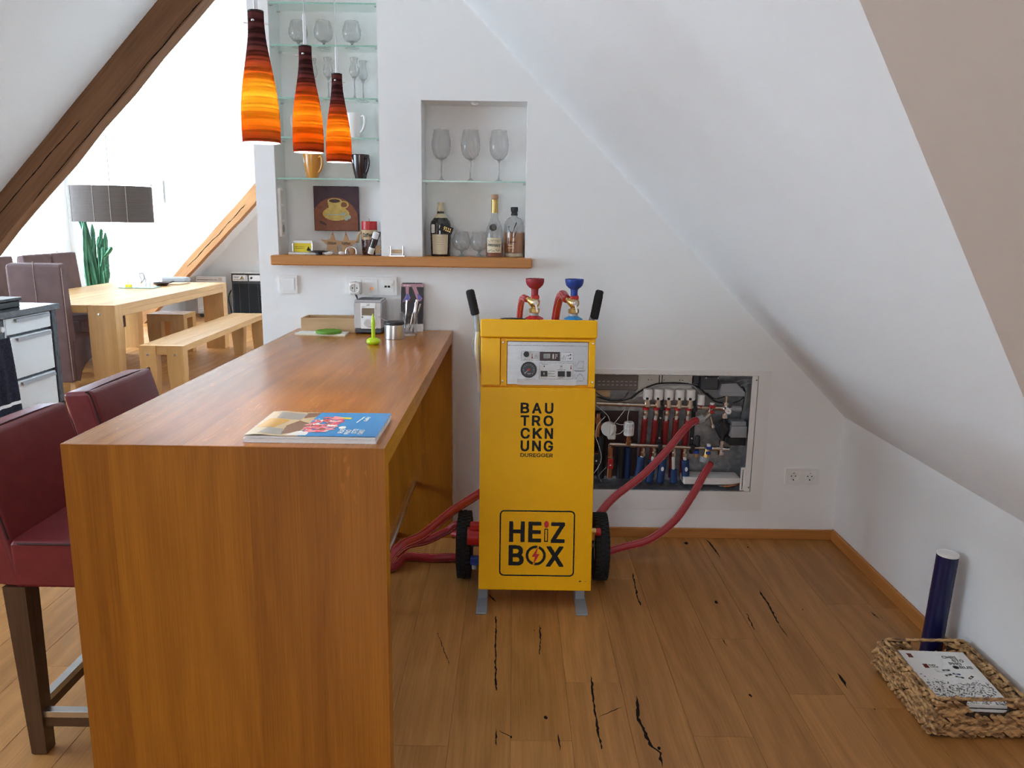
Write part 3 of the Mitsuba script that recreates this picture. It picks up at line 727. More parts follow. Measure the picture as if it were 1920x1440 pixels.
dish = thing('small_dish', 'flat black dish on a foot beside the card holder', 'dish')
part(dish, 'plate', lathe([(0, 0.012), (0.030, 0.012), (0.050, 0.017), (0.050, 0.0185), (0.030, 0.0145), (0, 0.0145)], 32, (-0.882, 3.600, ZB)), 'mat_dark_grey', 40)
part(dish, 'foot', cyl((-0.882, 3.6, ZB), (-0.882, 3.6, ZB + 0.012), 0.016, 20), 'mat_black')
mat('mat_star_wood', proc(wood_fn((0.25, 0.12, 0.05), (0.46, 0.26, 0.12))), 0.7)
def star(cx, txt, label, tilt, yy):
    k = thing('wooden_star', label, 'wooden star', 'wooden stars on the wall shelf')
    R, r = 0.056, 0.022
    pts = [((R if i % 2 == 0 else r) * math.sin(i * PI / 5 + tilt), (R if i % 2 == 0 else r) * math.cos(i * PI / 5 + tilt)) for i in range(10)]
    z = ZB - min(p[1] for p in pts)
    part(k, 'star', front(ext(Polygon(pts), 0.008), (cx, yy + 0.008, z)), 'mat_star_wood', grain='x')
    t = text(txt, 0.012, 0.0005, True, 0.040)
    part(k, 'lettering', front(t, (cx - 0.021, yy - 0.0001, z - 0.001)), 'mat_print_black')
    part(k, 'eyelet', cyl((cx + R * 0.8 * math.sin(tilt), yy - 0.0005, z + R * 0.80), (cx + R * 0.8 * math.sin(tilt), yy + 0.001, z + R * 0.80), 0.0022, 8), 'mat_print_black')
star(-0.823, 'Glück', 'wooden star with the word Glück on it', 0.06, 3.615)
star(-0.757, 'Kaffee', 'wooden star with the word Kaffee on it, right of its twin', -0.05, 3.606)
mat('mat_quartz', (0.75, 0.72, 0.68), 0.2)
for i, (x, w, l) in enumerate(((-0.835, 0.022, 'left white pebble lying in front of the wooden stars'), (-0.775, 0.016, 'right white pebble lying in front of the wooden stars'))):
    m = trimesh.creation.icosphere(2, 1.0)
    v = np.array(m.vertices); v *= (1 + 0.3 * (meshkit.noise(v * 2.1 + i * 5) - 0.5))[:, None]; v *= (w, 0.012, 0.0085)
    m.vertices = v; m.apply_translation((x, 3.588, ZB + 0.0085))
    solo('pebble', m, 'mat_quartz', l, 'pebble', True, group='white pebbles on the wall shelf')
clip = thing('chrome_tealight_holder', 'chrome arched tealight holder in front of the coffee jar', 'tealight holder')
part(clip, 'arch', tube(curve([(-0.757, 3.585, ZB + 0.004), (-0.752, 3.585, ZB + 0.028), (-0.733, 3.585, ZB + 0.037), (-0.712, 3.585, ZB + 0.028), (-0.708, 3.585, ZB + 0.004)], 6), 0.0038, 8), 'mat_chrome', True)
part(clip, 'cup', lathe([(0, 0.004), (0.012, 0.004), (0.019, 0.022), (0.0205, 0.033), (0.018, 0.033), (0.014, 0.016), (0, 0.010)], 24, (-0.733, 3.60, ZB)), 'mat_chrome', 40)
jar = thing('coffee_jar', 'glass jar full of coffee beans with a paper band reading Coffee', 'jar')
mat('mat_beans', proc(lambda p, n, uv: mix((0.020, 0.007, 0.005), (0.12, 0.035, 0.020), smoothstep(0.25, 0.6, voronoi(p.x * 110 + p.y * 50, p.z * 90)[0]))), 0.3, spec=0.6)
jx, jy = -0.660, 3.655
part(jar, 'beans', lathe([(0, 0.002), (0.031, 0.002), (0.035, 0.01), (0.037, 0.066), (0.036, 0.105), (0, 0.105)], 32, (jx, jy, ZB)), 'mat_beans', 40)
mat('mat_label_tan', (0.50, 0.35, 0.20), 0.7)
band = part(jar, 'paper_band', lathe([(0.0375, 0.070), (0.0378, 0.108), (0.0355, 0.109)], 32, (jx, jy, ZB)), 'mat_label_tan', True)
def striped(poly, h, w=0.004):
    a, b, c, d = poly.bounds
    cuts = np.linspace(a, c, max(2, int((c - a) / w) + 1))
    ps = [poly.intersection(sbox(p, b - 1, q, d + 1)) for p, q in zip(cuts[:-1], cuts[1:])]
    return cat(*[ext(p, h) for p in ps if p.area > 1e-9])
def wrap(mesh, cx, cy, r):
    m = mesh.copy(); v = np.asarray(m.vertices)
    a = v[:, 0] / r
    m.vertices = np.stack([cx + np.sin(a) * (r + v[:, 2]), cy - np.cos(a) * (r + v[:, 2]), v[:, 1]], 1)
    return m
t = text('Coffee', 0.017, 0.0006, True, 0.046); t.apply_translation((-0.027, ZB + 0.082, 0))
part(band, 'lettering', wrap(t, jx, jy, 0.0379), 'mat_print_black')
part(jar, 'rim', lathe([(0.036, 0.105), (0.037, 0.112), (0.034, 0.114), (0, 0.113)], 32, (jx, jy, ZB)), 'mat_label_tan', 40)
part(jar, 'ribbon', tube(curve([(jx - 0.036, jy - 0.018, ZB + 0.106), (jx - 0.048, jy - 0.02, ZB + 0.085), (jx - 0.052, jy - 0.02, ZB + 0.055)], 6), [0.006] * 6 + [0.008] * 7, 6), 'mat_label_tan', True)
cnd = solo('red_candle', lathe([(0, 0.114), (0.0350, 0.114), (0.0352, 0.150), (0.034, 0.1515), (0, 0.1505)], 32, (jx, jy, ZB)), 'mat_red', 'thick red candle standing on top of the coffee jar', 'candle', 40)
part(cnd, 'wick', tube([(jx, jy, ZB + 0.150), (jx + 0.001, jy, ZB + 0.158), (jx - 0.002, jy, ZB + 0.165)], 0.0008, 6), 'mat_print_black')
sbt = thing('spice_bottle', 'small dark bottle with a pale label leaning beside the coffee jar', 'bottle')
e = np.array([0.30, -0.06, 0.95]); e /= np.linalg.norm(e)
o = np.array([-0.648, 3.592, ZB + 0.004])
part(sbt, 'body', cyl(o, o + e * 0.075, 0.0135, 20, b=0.003), 'mat_mocha', 40)
part(sbt, 'label', cyl(o + e * 0.004, o + e * 0.034, 0.0138, 20), 'mat_offwhite', 40)
part(sbt, 'cap', cyl(o + e * 0.075, o + e * 0.105, 0.0145, 20, b=0.002), 'mat_sheets', 40)
bk = thing('dark_box', 'narrow dark box standing at the right end of the tall niche', 'box')
part(bk, 'box', bx(-0.628, -0.599, 3.60, 3.66, ZB, ZB + 0.105, 0.002), 'mat_mocha')
part(bk, 'label', bx(-0.626, -0.601, 3.5994, 3.6002, ZB + 0.010, ZB + 0.045, 0), 'mat_label_tan')
h2 = thing('small_card_stand', 'small empty steel card stand on the shelf between the two niches', 'card stand')
for x in (-0.545, -0.490):
    part(h2, 'post', cyl((x, 3.530, ZB), (x, 3.530, ZB + 0.045), 0.0048, 14, b=0.0015), 'mat_chrome', True)
part(h2, 'rest', bx(-0.542, -0.493, 3.532, 3.540, ZB + 0.014, ZB + 0.030, 0.001), 'mat_label_tan')
part(h2, 'base', bx(-0.552, -0.483, 3.520, 3.548, ZB, ZB + 0.006, 0.001), 'mat_steel')

# ---------------------------------------------------------------- bottles
mat('mat_dark_glass', (0.012, 0.007, 0.005), 0.12, spec=0.8)
mat('mat_amber', (0.34, 0.115, 0.012), 0.12, spec=0.8)
mat('mat_cognac', (0.26, 0.065, 0.014), 0.12, spec=0.8)
mat('mat_gold', (0.55, 0.36, 0.12), 0.35, metal=0.7)
mat('mat_cream', (0.60, 0.52, 0.36), 0.5)
mat('mat_cork', (0.42, 0.25, 0.16), 0.8)
bt = thing('liqueur_bottle', 'dark liqueur bottle with tan label and a black hang tag on the wall shelf', 'bottle')
at = (-0.335, 3.655, ZB)
body = lathe([(0, 0), (0.040, 0), (0.044, 0.004), (0.0465, 0.10), (0.0470, 0.140), (0.043, 0.155), (0.026, 0.175), (0.017, 0.188), (0.0155, 0.200), (0, 0.200)], 32, at)
part(bt, 'body', body, 'mat_dark_glass', 40)
part(bt, 'shoulder_band', lathe([(0.0305, 0.1712), (0.0180, 0.1875), (0.0165, 0.1905)], 32, at), 'mat_cream', True)
part(bt, 'cap', lathe([(0, 0.200), (0.0165, 0.200), (0.0165, 0.215), (0.0135, 0.222), (0.0135, 0.231), (0.0150, 0.233), (0.0150, 0.240), (0, 0.240)], 24, at), 'mat_cream', 40)
lb = part(bt, 'label', wrap(mv(striped(Polygon([(-0.036, 0.010), (0.036, 0.010), (0.041, 0.098), (-0.041, 0.098)]), 0.0006), 0, ZB, 0), at[0], at[1], 0.0466), 'mat_cream')
t = text('FAMILY EDITION', 0.006, 0.0004, False, 0.046); t.apply_translation((-0.023, ZB + 0.072, 0))
for i, (w, z) in enumerate(((0.026, 0.084), (0.042, 0.072), (0.038, 0.062), (0.030, 0.052), (0.022, 0.024))):
    part(lb, 'printed_line', wrap(mv(striped(sbox(-w / 2, 0, w / 2, 0.0022), 0.0003), 0, ZB + z, 0), at[0], at[1], 0.0474), 'mat_label_tan')
part(bt, 'white_label', wrap(mv(striped(sbox(-0.046, 0.104, -0.024, 0.142), 0.0006), 0, ZB, 0), at[0], at[1], 0.0474), 'mat_paper')
tg = part(bt, 'hang_tag', lay(ext(rrect(-0.030, 0.030, -0.016, 0.016, 0.003), 0.0012), (at[0] + 0.030, at[1] - 0.0545, ZB + 0.122), (0.94, 0, -0.34), (0.34, 0, 0.94)), 'mat_print_black')
t = text('9111', 0.016, 0.0004, True, 0.034)
part(tg, 'lettering', lay(t, (at[0] + 0.016, at[1] - 0.0559, ZB + 0.119), (0.94, 0, -0.34), (0.34, 0, 0.94)), 'mat_gold')
bt = thing('cognac_bottle', 'tall clear cognac bottle with gold neck foil and a printed paper label', 'bottle')
at = (-0.089, 3.640, ZB)
prof = [(0, 0), (0.036, 0), (0.039, 0.004), (0.0420, 0.095), (0.0418, 0.112), (0.034, 0.135), (0.021, 0.163), (0.0155, 0.180), (0.0150, 0.235), (0.0150, 0.250)]
part(bt, 'body', lathe(prof, 40, at), 'mat_thin_glass', True)
part(bt, 'cognac', lathe([(0, 0.002), (0.035, 0.002), (0.038, 0.006), (0.0395, 0.062), (0, 0.062)], 32, at), 'mat_cognac', 40, label='brown cognac')
lb = part(bt, 'label', wrap(mv(striped(sbox(-0.036, 0.020, 0.036, 0.086), 0.0005), 0, ZB, 0), at[0], at[1], 0.0424), 'mat_cream')
t = text('Hennessy', 0.0145, 0.0004, True, 0.062); t.apply_translation((-0.031, ZB + 0.048, 0))
part(lb, 'lettering', wrap(t, at[0], at[1], 0.0431), 'mat_print_black')
rr = random.Random(4)
for zz in (0.026, 0.070):
    ors = [affinity.translate(affinity.rotate(affinity.scale(Point(0, 0).buffer(1, quad_segs=3), 0.0030, 0.0012), rr.uniform(0, 180)), -0.031 + i * 0.0052, rr.uniform(0, 0.008)) for i in range(13)]
    part(lb, 'ornament', wrap(mv(ext(shapely.union_all(ors), 0.0003), 0, ZB + zz, 0), at[0], at[1], 0.0431), 'mat_pic_coffee')
md = part(bt, 'medallion', lay(ext(Point(0, 0).buffer(0.0165, quad_segs=8), 0.003), (at[0] - 0.006, at[1] - 0.030, ZB + 0.131), (1, 0, 0), (0, 0.5, 0.87)), 'mat_mocha')
part(md, 'seal', lay(ext(Point(0, 0).buffer(0.008, quad_segs=6), 0.001), (at[0] - 0.006, at[1] - 0.0328, ZB + 0.1295), (1, 0, 0), (0, 0.5, 0.87)), 'mat_gold')
part(bt, 'neck_foil', lathe([(0.0156, 0.196), (0.0153, 0.248), (0.0165, 0.249), (0.0165, 0.254), (0.013, 0.255), (0, 0.255)], 24, at), 'mat_gold', 40)
part(bt, 'stopper', lathe([(0.012, 0.255), (0.0155, 0.258), (0.0160, 0.276), (0.0135, 0.278), (0, 0.278)], 24, at), 'mat_cork', 40)
bt = thing('whisky_decanter', 'round-shouldered decanter half full of amber whisky with a black stopper', 'bottle')
at = (0.0, 3.668, ZB)
dec = lambda s, top=True: [(0, 0), (0.043 - s, 0), (0.0465 - s, 0.005), (0.0475 - s, 0.10), (0.0470 - s, 0.135), (0.043 - s, 0.158), (0.030 - s, 0.174), (0.015 - s, 0.180), (0.014 - s, 0.192)]
part(bt, 'body', lathe(dec(0), 40, at), 'mat_thin_glass', True)
part(bt, 'whisky', lathe([(0, 0.018), (0.040, 0.018), (0.0445, 0.022), (0.0450, 0.110), (0, 0.110)], 32, at), 'mat_amber', 40, label='amber whisky')
part(bt, 'base_glass', lathe([(0, 0.001), (0.042, 0.001), (0.0445, 0.006), (0.0445, 0.0175), (0, 0.0175)], 32, at), 'mat_cream', 40)
part(bt, 'stopper', lathe([(0.0150, 0.186), (0.0155, 0.192), (0.0130, 0.196), (0.0130, 0.200), (0.0160, 0.206), (0.0165, 0.222), (0.015, 0.224), (0, 0.224)], 24, at), 'mat_black', 40)
sw = curve([(-0.030, 0.135, 0), (-0.022, 0.138, 0), (-0.026, 0.126, 0), (-0.008, 0.110, 0), (0.006, 0.148, 0), (0.010, 0.152, 0), (-0.010, 0.096, 0), (0.002, 0.092, 0), (0.010, 0.116, 0)], 5)
part(bt, 'lettering', wrap(mv(ext(LineString(sw[:, :2]).buffer(0.0011), 0.0005), 0, ZB, 0), at[0], at[1], 0.0478), 'mat_print_black')
for i, w in enumerate((0.040, 0.028, 0.030)):
    part(bt, 'printed_line', wrap(mv(striped(sbox(-0.030, 0, -0.030 + w, 0.003), 0.0004), 0, ZB + 0.066 - i * 0.013, 0), at[0], at[1], 0.0478), 'mat_print_black' if i == 0 else 'mat_cream')

# ---------------------------------------------------------------- switches and sockets
def cover(kname, label, cat_, x0, z0, n, y=YW, fill=None, s=0.075, size=0.081):
    k = thing(kname, label, cat_)
    w = size + (n - 1) * s
    fr_ = rrect(0, w, 0, size, 0.003)
    wins = [rrect(0.013 + i * s, size - 0.013 + i * s, 0.013, size - 0.013, 0.0015) for i in range(n)]
    part(k, 'frame', front(ext(fr_.difference(shapely.union_all(wins)), 0.0095), (x0, y, z0)), 'mat_frame_white')
    return k, [(x0 + size / 2 + i * s, z0 + size / 2) for i in range(n)]
def schuko(k, c, y, r=0.0195):
    x, z = c
    sq = rrect(-0.0272, 0.0272, -0.0272, 0.0272, 0.001)
    p = part(k, 'socket', front(ext(sq.difference(Point(0, 0).buffer(r, quad_segs=10)), 0.0115), (x, y, z)), 'mat_white_plastic')
    part(p, 'cup', front(ext(Point(0, 0).buffer(r + 0.0005, quad_segs=10), 0.0015), (x, y, z)), 'mat_frame_white')
    for dx in (-0.0095, 0.0095):
        part(p, 'pin_hole', front(ext(Point(0, 0).buffer(0.0029, quad_segs=5), 0.0004), (x + dx, y - 0.0016, z)), 'mat_print_black')
    for dz in (-1, 1):
        part(p, 'earth_clip', bx(x - 0.002, x + 0.002, y - 0.008, y - 0.001, z + dz * (r - 0.003) - 0.002, z + dz * (r - 0.003) + 0.002, 0.0005), 'mat_print_black')
k, c = cover('light_switch', 'single white light switch below the left end of the wall shelf', 'light switch', -1.055, 1.146, 1)
part(k, 'rocker', front(mv(ext(rrect(-0.0272, 0.0272, -0.0272, 0.0272, 0.001), 0.0125), 0, 0, 0), (c[0][0], YW, c[0][1])), 'mat_white_plastic')
k, c = cover('triple_socket', 'white triple wall plate with data outlets above the counter end', 'wall socket', -0.7515, 1.144, 3, s=0.0725)
part(k, 'blank_insert', front(ext(rrect(-0.0272, 0.0272, -0.0272, 0.0272, 0.001).difference(Point(0, -0.012).buffer(0.008)), 0.0115), (c[1][0], YW, c[1][1])), 'mat_white_plastic')
part(k, 'cable_outlet', front(ext(Point(0, 0).buffer(0.0082), 0.004), (c[1][0], YW, c[1][1] - 0.012)), 'mat_copper')
ds = part(k, 'data_insert', front(ext(rrect(-0.0272, 0.0272, -0.0272, 0.0272, 0.001), 0.0115), (c[2][0], YW, c[2][1])), 'mat_white_plastic')
part(ds, 'lid', bx(c[2][0] - 0.02, c[2][0] + 0.02, YW - 0.016, YW - 0.011, c[2][1] - 0.006, c[2][1] + 0.014, 0.001), 'mat_frame_white')
for dx in (-0.008, 0.006):
    part(ds, 'jack', bx(c[2][0] + dx - 0.005, c[2][0] + dx + 0.005, YW - 0.0166, YW - 0.0158, c[2][1] - 0.006, c[2][1] + 0.003, 0), 'mat_print_black')
schuko(k, c[0], YW)
ad = thing('plug_adapter', 'white plug-through adapter stuck in the left socket of the triple plate', 'plug adapter')
x, z = c[0][0] + 0.002, c[0][1] - 0.008
part(ad, 'housing', rbx(x - 0.026, x + 0.026, YW - 0.042, YW - 0.0122, z - 0.030, z + 0.026, 0.008), 'mat_white_plastic', 40)
part(ad, 'rim', front(ext(Point(0, 0).buffer(0.0235, quad_segs=10).difference(Point(0, 0).buffer(0.0195, quad_segs=10)), 0.006), (x, YW - 0.0415, z)), 'mat_white_plastic')
part(ad, 'cup', front(ext(Point(0, 0).buffer(0.0195, quad_segs=10), 0.0008), (x, YW - 0.0415, z)), 'mat_offwhite')
for dx in (-0.0095, 0.0095):
    part(ad, 'pin_hole', front(ext(Point(0, 0).buffer(0.0030, quad_segs=5), 0.0004), (x + dx, YW - 0.0424, z)), 'mat_print_black')
part(ad, 'slot', bx(x - 0.002, x + 0.002, YW - 0.0432, YW - 0.042, z - 0.018, z + 0.018, 0), 'mat_grey_plastic')
part(ad, 'cable', tube(curve([(x, YW - 0.03, z - 0.028), (x + 0.01, YW - 0.03, z - 0.06), (x + 0.015, YW - 0.03, 0.99)], 6), 0.0035, 8), 'mat_black', True)
k, c = cover('double_socket', 'white double wall socket right of the open manifold hatch', 'wall socket', 1.299, 0.2735, 2, s=0.0775)
for q in c: schuko(k, q, YW)

# ---------------------------------------------------------------- the yellow heating cart, leaning back on its feet
TH = math.radians(6.5)
CO = np.array([0.10, 2.83, 0.08])
C_Y, C_Z = np.array([0, math.cos(TH), -math.sin(TH)]), np.array([0, math.sin(TH), math.cos(TH)])
def CL(mesh):
    return lay(mesh, CO, (1, 0, 0), C_Y, C_Z)
def CP(x, y, z):
    return CO + np.array([x, 0, 0]) + C_Y * y + C_Z * z
def CF(mesh, x, z, y=0.0):                 # flat drawing stuck on the front, facing the viewer
    return lay(mesh, CP(x, y, z), (1, 0, 0), C_Z)
cart = thing('heating_cart', 'yellow electric heating cart on two wheels with black print, in front of the manifold hatch', 'heating cart')
body = part(cart, 'body', CL(bx(-0.217, 0.214, 0.030, 0.285, 0.0, 0.985, 0.003)), 'mat_yellow', label='yellow sheet-metal body')
door = part(cart, 'front_door', CL(bx(-0.219, 0.217, 0.0, 0.032, -0.004, 0.785, 0.0025)), 'mat_yellow', label='yellow front door with black print')
part(cart, 'lid', CL(rbx(-0.222, 0.219, -0.004, 0.290, 0.974, 1.042, 0.006)), 'mat_yellow', 35)
part(cart, 'left_cover', CL(bx(-0.219, -0.146, 0.002, 0.032, 0.792, 0.972, 0.0025)), 'mat_yellow')
br = part(cart, 'panel_bracket', CL(cat(bx(-0.144, -0.121, 0.012, 0.031, 0.790, 0.972, 0.001), bx(0.190, 0.214, 0.008, 0.031, 0.790, 0.972, 0.001), bx(-0.126, 0.195, 0.006, 0.031, 0.961, 0.970, 0.001))), 'mat_yellow')
for x in (-0.136, 0.205):
    for z in (0.808, 0.955):
        part(br, 'screw', cyl(CP(x, 0.013 if x < 0 else 0.009, z), CP(x, 0.006 if x < 0 else 0.002, z), 0.0042, 12, b=0.001), 'mat_chrome', True)
mat('mat_panel_silver', proc(lambda p, n, uv: mi.Color3f(0.50, 0.52, 0.55) * (0.94 + 0.12 * noise(p.x * 3, p.z * 900, 1.0))), 0.38, metal=0.55)
pan = part(cart, 'control_panel', CL(bx(-0.1195, 0.188, 0.016, 0.032, 0.796, 0.959, 0.001)), 'mat_panel_silver', label='silver control panel with gauge and switches')
mat('mat_panel_light', (0.66, 0.67, 0.68), 0.4)
mat('mat_panel_brown', (0.040, 0.018, 0.020), 0.35)
mat('mat_lcd', (0.30, 0.32, 0.31), 0.25)
mat('mat_line_grey', (0.09, 0.09, 0.10), 0.5)
PX0, PZ0, PK = -0.1824, 1.0010, 0.000208      # drawing units of the control panel
def da(a, b): return (PX0 + a * PK, PZ0 - b * PK)
def dbox(a0, a1, b0, b1, r=0.0): 
    (x0, z1), (x1, z0) = da(a0, b0), da(a1, b1)
    return rrect(x0, x1, z0, z1, r) if r else sbox(x0, z0, x1, z1)
def onpan(name, poly, m, h=0.0006, parent=pan, lift=0.0, **k):
    return part(parent, name, lay(ext(poly, h), CP(0, 0.016 - lift, 0), (1, 0, 0), C_Z), m, **k)
def outline_(poly, t=0.0009): return poly.difference(poly.buffer(-t))
for b in (190, 268):
    onpan('groove', dbox(300, 1785, b, b + 6), 'mat_line_grey')
onpan('ledge', dbox(490, 1560, 882, 992), 'mat_panel_light', 0.003)
for q in ((555, 880, 378, 545), (1282, 1510, 383, 550), (888, 1508, 585, 878)):
    onpan('field', dbox(*q, 0.002), 'mat_panel_light', 0.0004)
    onpan('field_outline', outline_(dbox(*q, 0.002)), 'mat_line_grey', 0.0006)
disp = onpan('display', dbox(895, 1265, 383, 548, 0.0015), 'mat_panel_brown', 0.0016, label='dark display with a small grey screen')
onpan('screen', dbox(965, 1085, 418, 503, 0.0008), 'mat_lcd', 0.0004, disp, 0.0016)
d_ = text('00.0', 0.010, 0.0003, False, 0.016); 
part(disp, 'digits', CF(d_, da(985, 490)[0], da(985, 490)[1], 0.0140), 'mat_line_grey')
onpan('level_bar', dbox(1128, 1152, 420, 508), 'mat_offwhite', 0.0003, disp, 0.0016)
for i, (a, w) in enumerate(((1175, 55), (1175, 40), (1175, 22))):
    onpan('printed_symbol', shapely.union_all([dbox(a + 26 * j, a + 26 * j + 16, 425 + i * 30, 443 + i * 30) for j in range(max(1, w // 20))]), 'mat_offwhite', 0.0003, disp, 0.0016)
def pcyl(a, b, r, y0, y1, m, name, parent=pan, n=28, r1=None, **k):
    x, z = da(a, b)
    return part(parent, name, cyl(CP(x, y1, z), CP(x, y0, z), r, n, r1=r1, b=0.0008), m, 40, **k)
pcyl(650, 432, 52 * PK, -0.004, 0.016, 'mat_black', 'knob', r1=44 * PK, label='black knob')
g = pcyl(697, 713, 146 * PK, 0.006, 0.016, 'mat_black', 'gauge', n=40, label='round black pressure gauge')
gx, gz = da(697, 713)
part(g, 'dial', CF(ext(Point(0, 0).buffer(122 * PK, quad_segs=12), 0.0003), gx, gz, 0.0058), 'mat_dark_grey')
tk = []
for i in range(13):
    a = math.radians(225 - i * 22.5)
    r0, r1 = (92 if i % 2 else 84) * PK, 104 * PK
    tk.append(LineString([(r0 * math.cos(a), r0 * math.sin(a)), (r1 * math.cos(a), r1 * math.sin(a))]).buffer(0.00055))
part(g, 'tick_marks', CF(ext(shapely.union_all(tk), 0.0002), gx, gz, 0.0054), 'mat_sheets')
part(g, 'needle', CF(ext(LineString([(0, 0), (-74 * PK, -64 * PK)]).buffer(0.0009), 0.0004), gx, gz, 0.0050), 'mat_white_plastic')
part(g, 'hub', CF(ext(Point(0, 0).buffer(25 * PK), 0.0008), gx, gz, 0.0048), 'mat_red')
part(g, 'lettering', CF(text('bar/psi', 0.0055, 0.0002, False, 0.012), gx - 0.006, gz - 0.017, 0.0054), 'mat_sheets')
def tri(a, b0, b1, w):
    (x, z1), (_, z0) = da(a, b0), da(a, b1)
    return Polygon([(x - w, z0), (x + w, z0), (x, z1)]).buffer(0.0004)
for a, b0, b1 in ((825, 437, 503), (1335, 442, 510)):
    t_ = tri(a, b0, b1, 38 * PK)
    onpan('warning_triangle', outline_(t_, 0.0011).union(dbox(a - 3, a + 3, b0 + 24, b1 - 16)), 'mat_line_grey', 0.0008)
mat('mat_therm', (0.22, 0.02, 0.03), 0.4)
for a, b0, b1 in ((757, 430, 500), (1470, 622, 685)):
    onpan('thermometer_symbol', dbox(a - 5, a + 5, b0, b1).union(Point(da(a, b1 - 4)).buffer(15 * PK)), 'mat_therm', 0.0008)
for a, b, r in ((1457, 432, 14), (1425, 445, 9), (1455, 497, 14), (980, 650, 13), (1293, 650, 12)):
    onpan('indicator', Point(da(a, b)).buffer(r * PK), 'mat_black', 0.0014)
onpan('symbol_frame', outline_(dbox(1270, 1318, 618, 690), 0.0006), 'mat_line_grey', 0.0008)
for a0, a1 in ((918, 1040), (1232, 1357), (1393, 1467)):
    onpan('switch', dbox(a0, a1, 733, 832, 0.0008), 'mat_black', 0.005, label='black rocker switch')
onpan('switch_mark', dbox(972, 984, 760, 808), 'mat_sheets', 0.0002, pan, 0.005)
for a0, a1, b in ((915, 1045, 612), (1060, 1190, 738), (1060, 1175, 782), (1060, 1185, 828), (1218, 1375, 708), (1248, 1335, 858), (1530, 1740, 716), (1545, 1710, 733), (1585, 1700, 908), (1275, 1495, 905), (615, 650, 520), (1378, 1440, 452), (1405, 1430, 497)):
    s_ = shapely.union_all([dbox(a0 + j, min(a0 + j + 14, a1), b - 5, b + 5) for j in range(0, a1 - a0, 19)])
    onpan('fine_print', s_, 'mat_line_grey', 0.0006)
onpan('curve_diagram', LineString([da(1555, 655), da(1620, 545), da(1695, 545), da(1695, 675), da(1580, 675)]).buffer(0.0005), 'mat_line_grey', 0.0006)
onpan('curve_diagram', LineString([da(1550, 890), da(1608, 795), da(1630, 782), da(1655, 785), da(1680, 810), da(1722, 888)]).buffer(0.0005), 'mat_line_grey', 0.0006)
for a in (1542, 1540):
    onpan('curve_axis', LineString([da(a, 560 if a > 1541 else 790), da(a, 640 if a > 1541 else 870)]).buffer(0.0003), 'mat_line_grey', 0.0006)

# lettering of the front door
def letter(ch, u0, z0, w, h, m='mat_print_black', bold=True):
    s_ = h * 0.020
    m_ = text(ch, h, 0.0006, bold, w - 2 * s_)
    part(door, 'letter', CF(cat(*[mv(m_, s_ + a * s_, b * s_ * 0.6, 0) for a in (-1, 1) for b in (-1, 1)]), u0, z0, 0.0), m)
rows = (('BAU', (-0.0660, 0.0000, 0.6885), (0.0586, 0.0000, 0.7273), ((0, 92), (122, 224), (259, 349))), ('TRO', (-0.0653, 0.0000, 0.6406), (0.0594, 0.0000, 0.6790), ((0, 90), (120, 212), (244, 349))),
        ('CKN', (-0.0646, 0.0000, 0.5914), (0.0603, 0.0000, 0.6309), ((0, 98), (129, 229), (257, 345))), ('UNG', (-0.0639, 0.0000, 0.5429), (0.0612, 0.0000, 0.5825), ((0, 90), (122, 216), (246, 345))))
for word, p0, p1, cols in rows:
    sc_ = (p1[0] - p0[0]) / 349.0
    for ch_, (c0, c1) in zip(word, cols):
        o_ = 0.0
        letter(ch_, p0[0] + c0 * sc_, p0[2] + 0.0005, (c1 - c0) * sc_, (p1[2] - p0[2]) * 0.96)
p0, p1 = (-0.0643, 0.0000, 0.5190), (0.0597, -0.0000, 0.5327)
part(door, 'lettering', CF(text('DUREGGER', 0.0135, 0.0006, True, p1[0] - p0[0]), p0[0], p0[2] + 0.0008, 0.0), 'mat_print_black')
L0, L1 = (-0.1400, 0.0000, 0.0525), (0.1501, 0.0000, 0.3118)
LK, LKz = (L1[0] - L0[0]) / 808.0, (L1[2] - L0[2]) / 685.0
def la(a, b): return (L0[0] + (a - 540) * LK, L1[2] - (b - 215) * LKz)
def lbox(a0, a1, b0, b1): (x0, z1), (x1, z0) = la(a0, b0), la(a1, b1); return sbox(x0, z0, x1, z1)
def ondoor(name, poly, m, lift=0.0): part(door, name, lay(ext(poly, 0.0006), CP(0, -lift, 0), (1, 0, 0), C_Z), m)
(x0, z1), (x1, z0) = la(540, 215), la(1348, 900)
fo = rrect(x0, x1, z0, z1, 0.018)
ondoor('logo_frame', fo.difference(fo.buffer(-0.0052)), 'mat_print_black')
for ch_, a0, a1, b0, b1 in (('H', 643, 810, 332, 537), ('E', 848, 988, 334, 538), ('Z', 1092, 1240, 337, 541), ('B', 640, 803, 580, 782), ('X', 1045, 1232, 587, 790)):
    xx, zz = la(a0, b1)
    letter(ch_, xx, zz, (a1 - a0) * LK, (b1 - b0) * LKz * 0.97)
ondoor('matchstick', lbox(1020, 1060, 402, 539).difference(lbox(1030, 1050, 412, 529)), 'mat_print_black')
mat('mat_print_red', (0.55, 0.015, 0.02), 0.5)
cx_, cz_ = la(1042, 358)
ondoor('match_head', affinity.translate(affinity.scale(Point(0, 0).buffer(1), 26 * LK, 36 * LKz, origin=(0, 0)), cx_, cz_), 'mat_print_red')
cx_, cz_ = la(932, 683)
bolt = Polygon([la(*q) for q in ((962, 583), (889, 697), (925, 697), (903, 788), (973, 668), (938, 668))])
ondoor('ring_letter', Point(cx_, cz_).buffer(108 * LK, quad_segs=14).difference(Point(cx_, cz_).buffer(80 * LK, quad_segs=14)).difference(bolt.buffer(0.0022)), 'mat_print_black')
ondoor('lightning_bolt', bolt, 'mat_print_red')
ondoor('scratch', Polygon([la(1400, 948), la(1415, 942), la(1432, 950), la(1405, 957)]), 'mat_print_black')
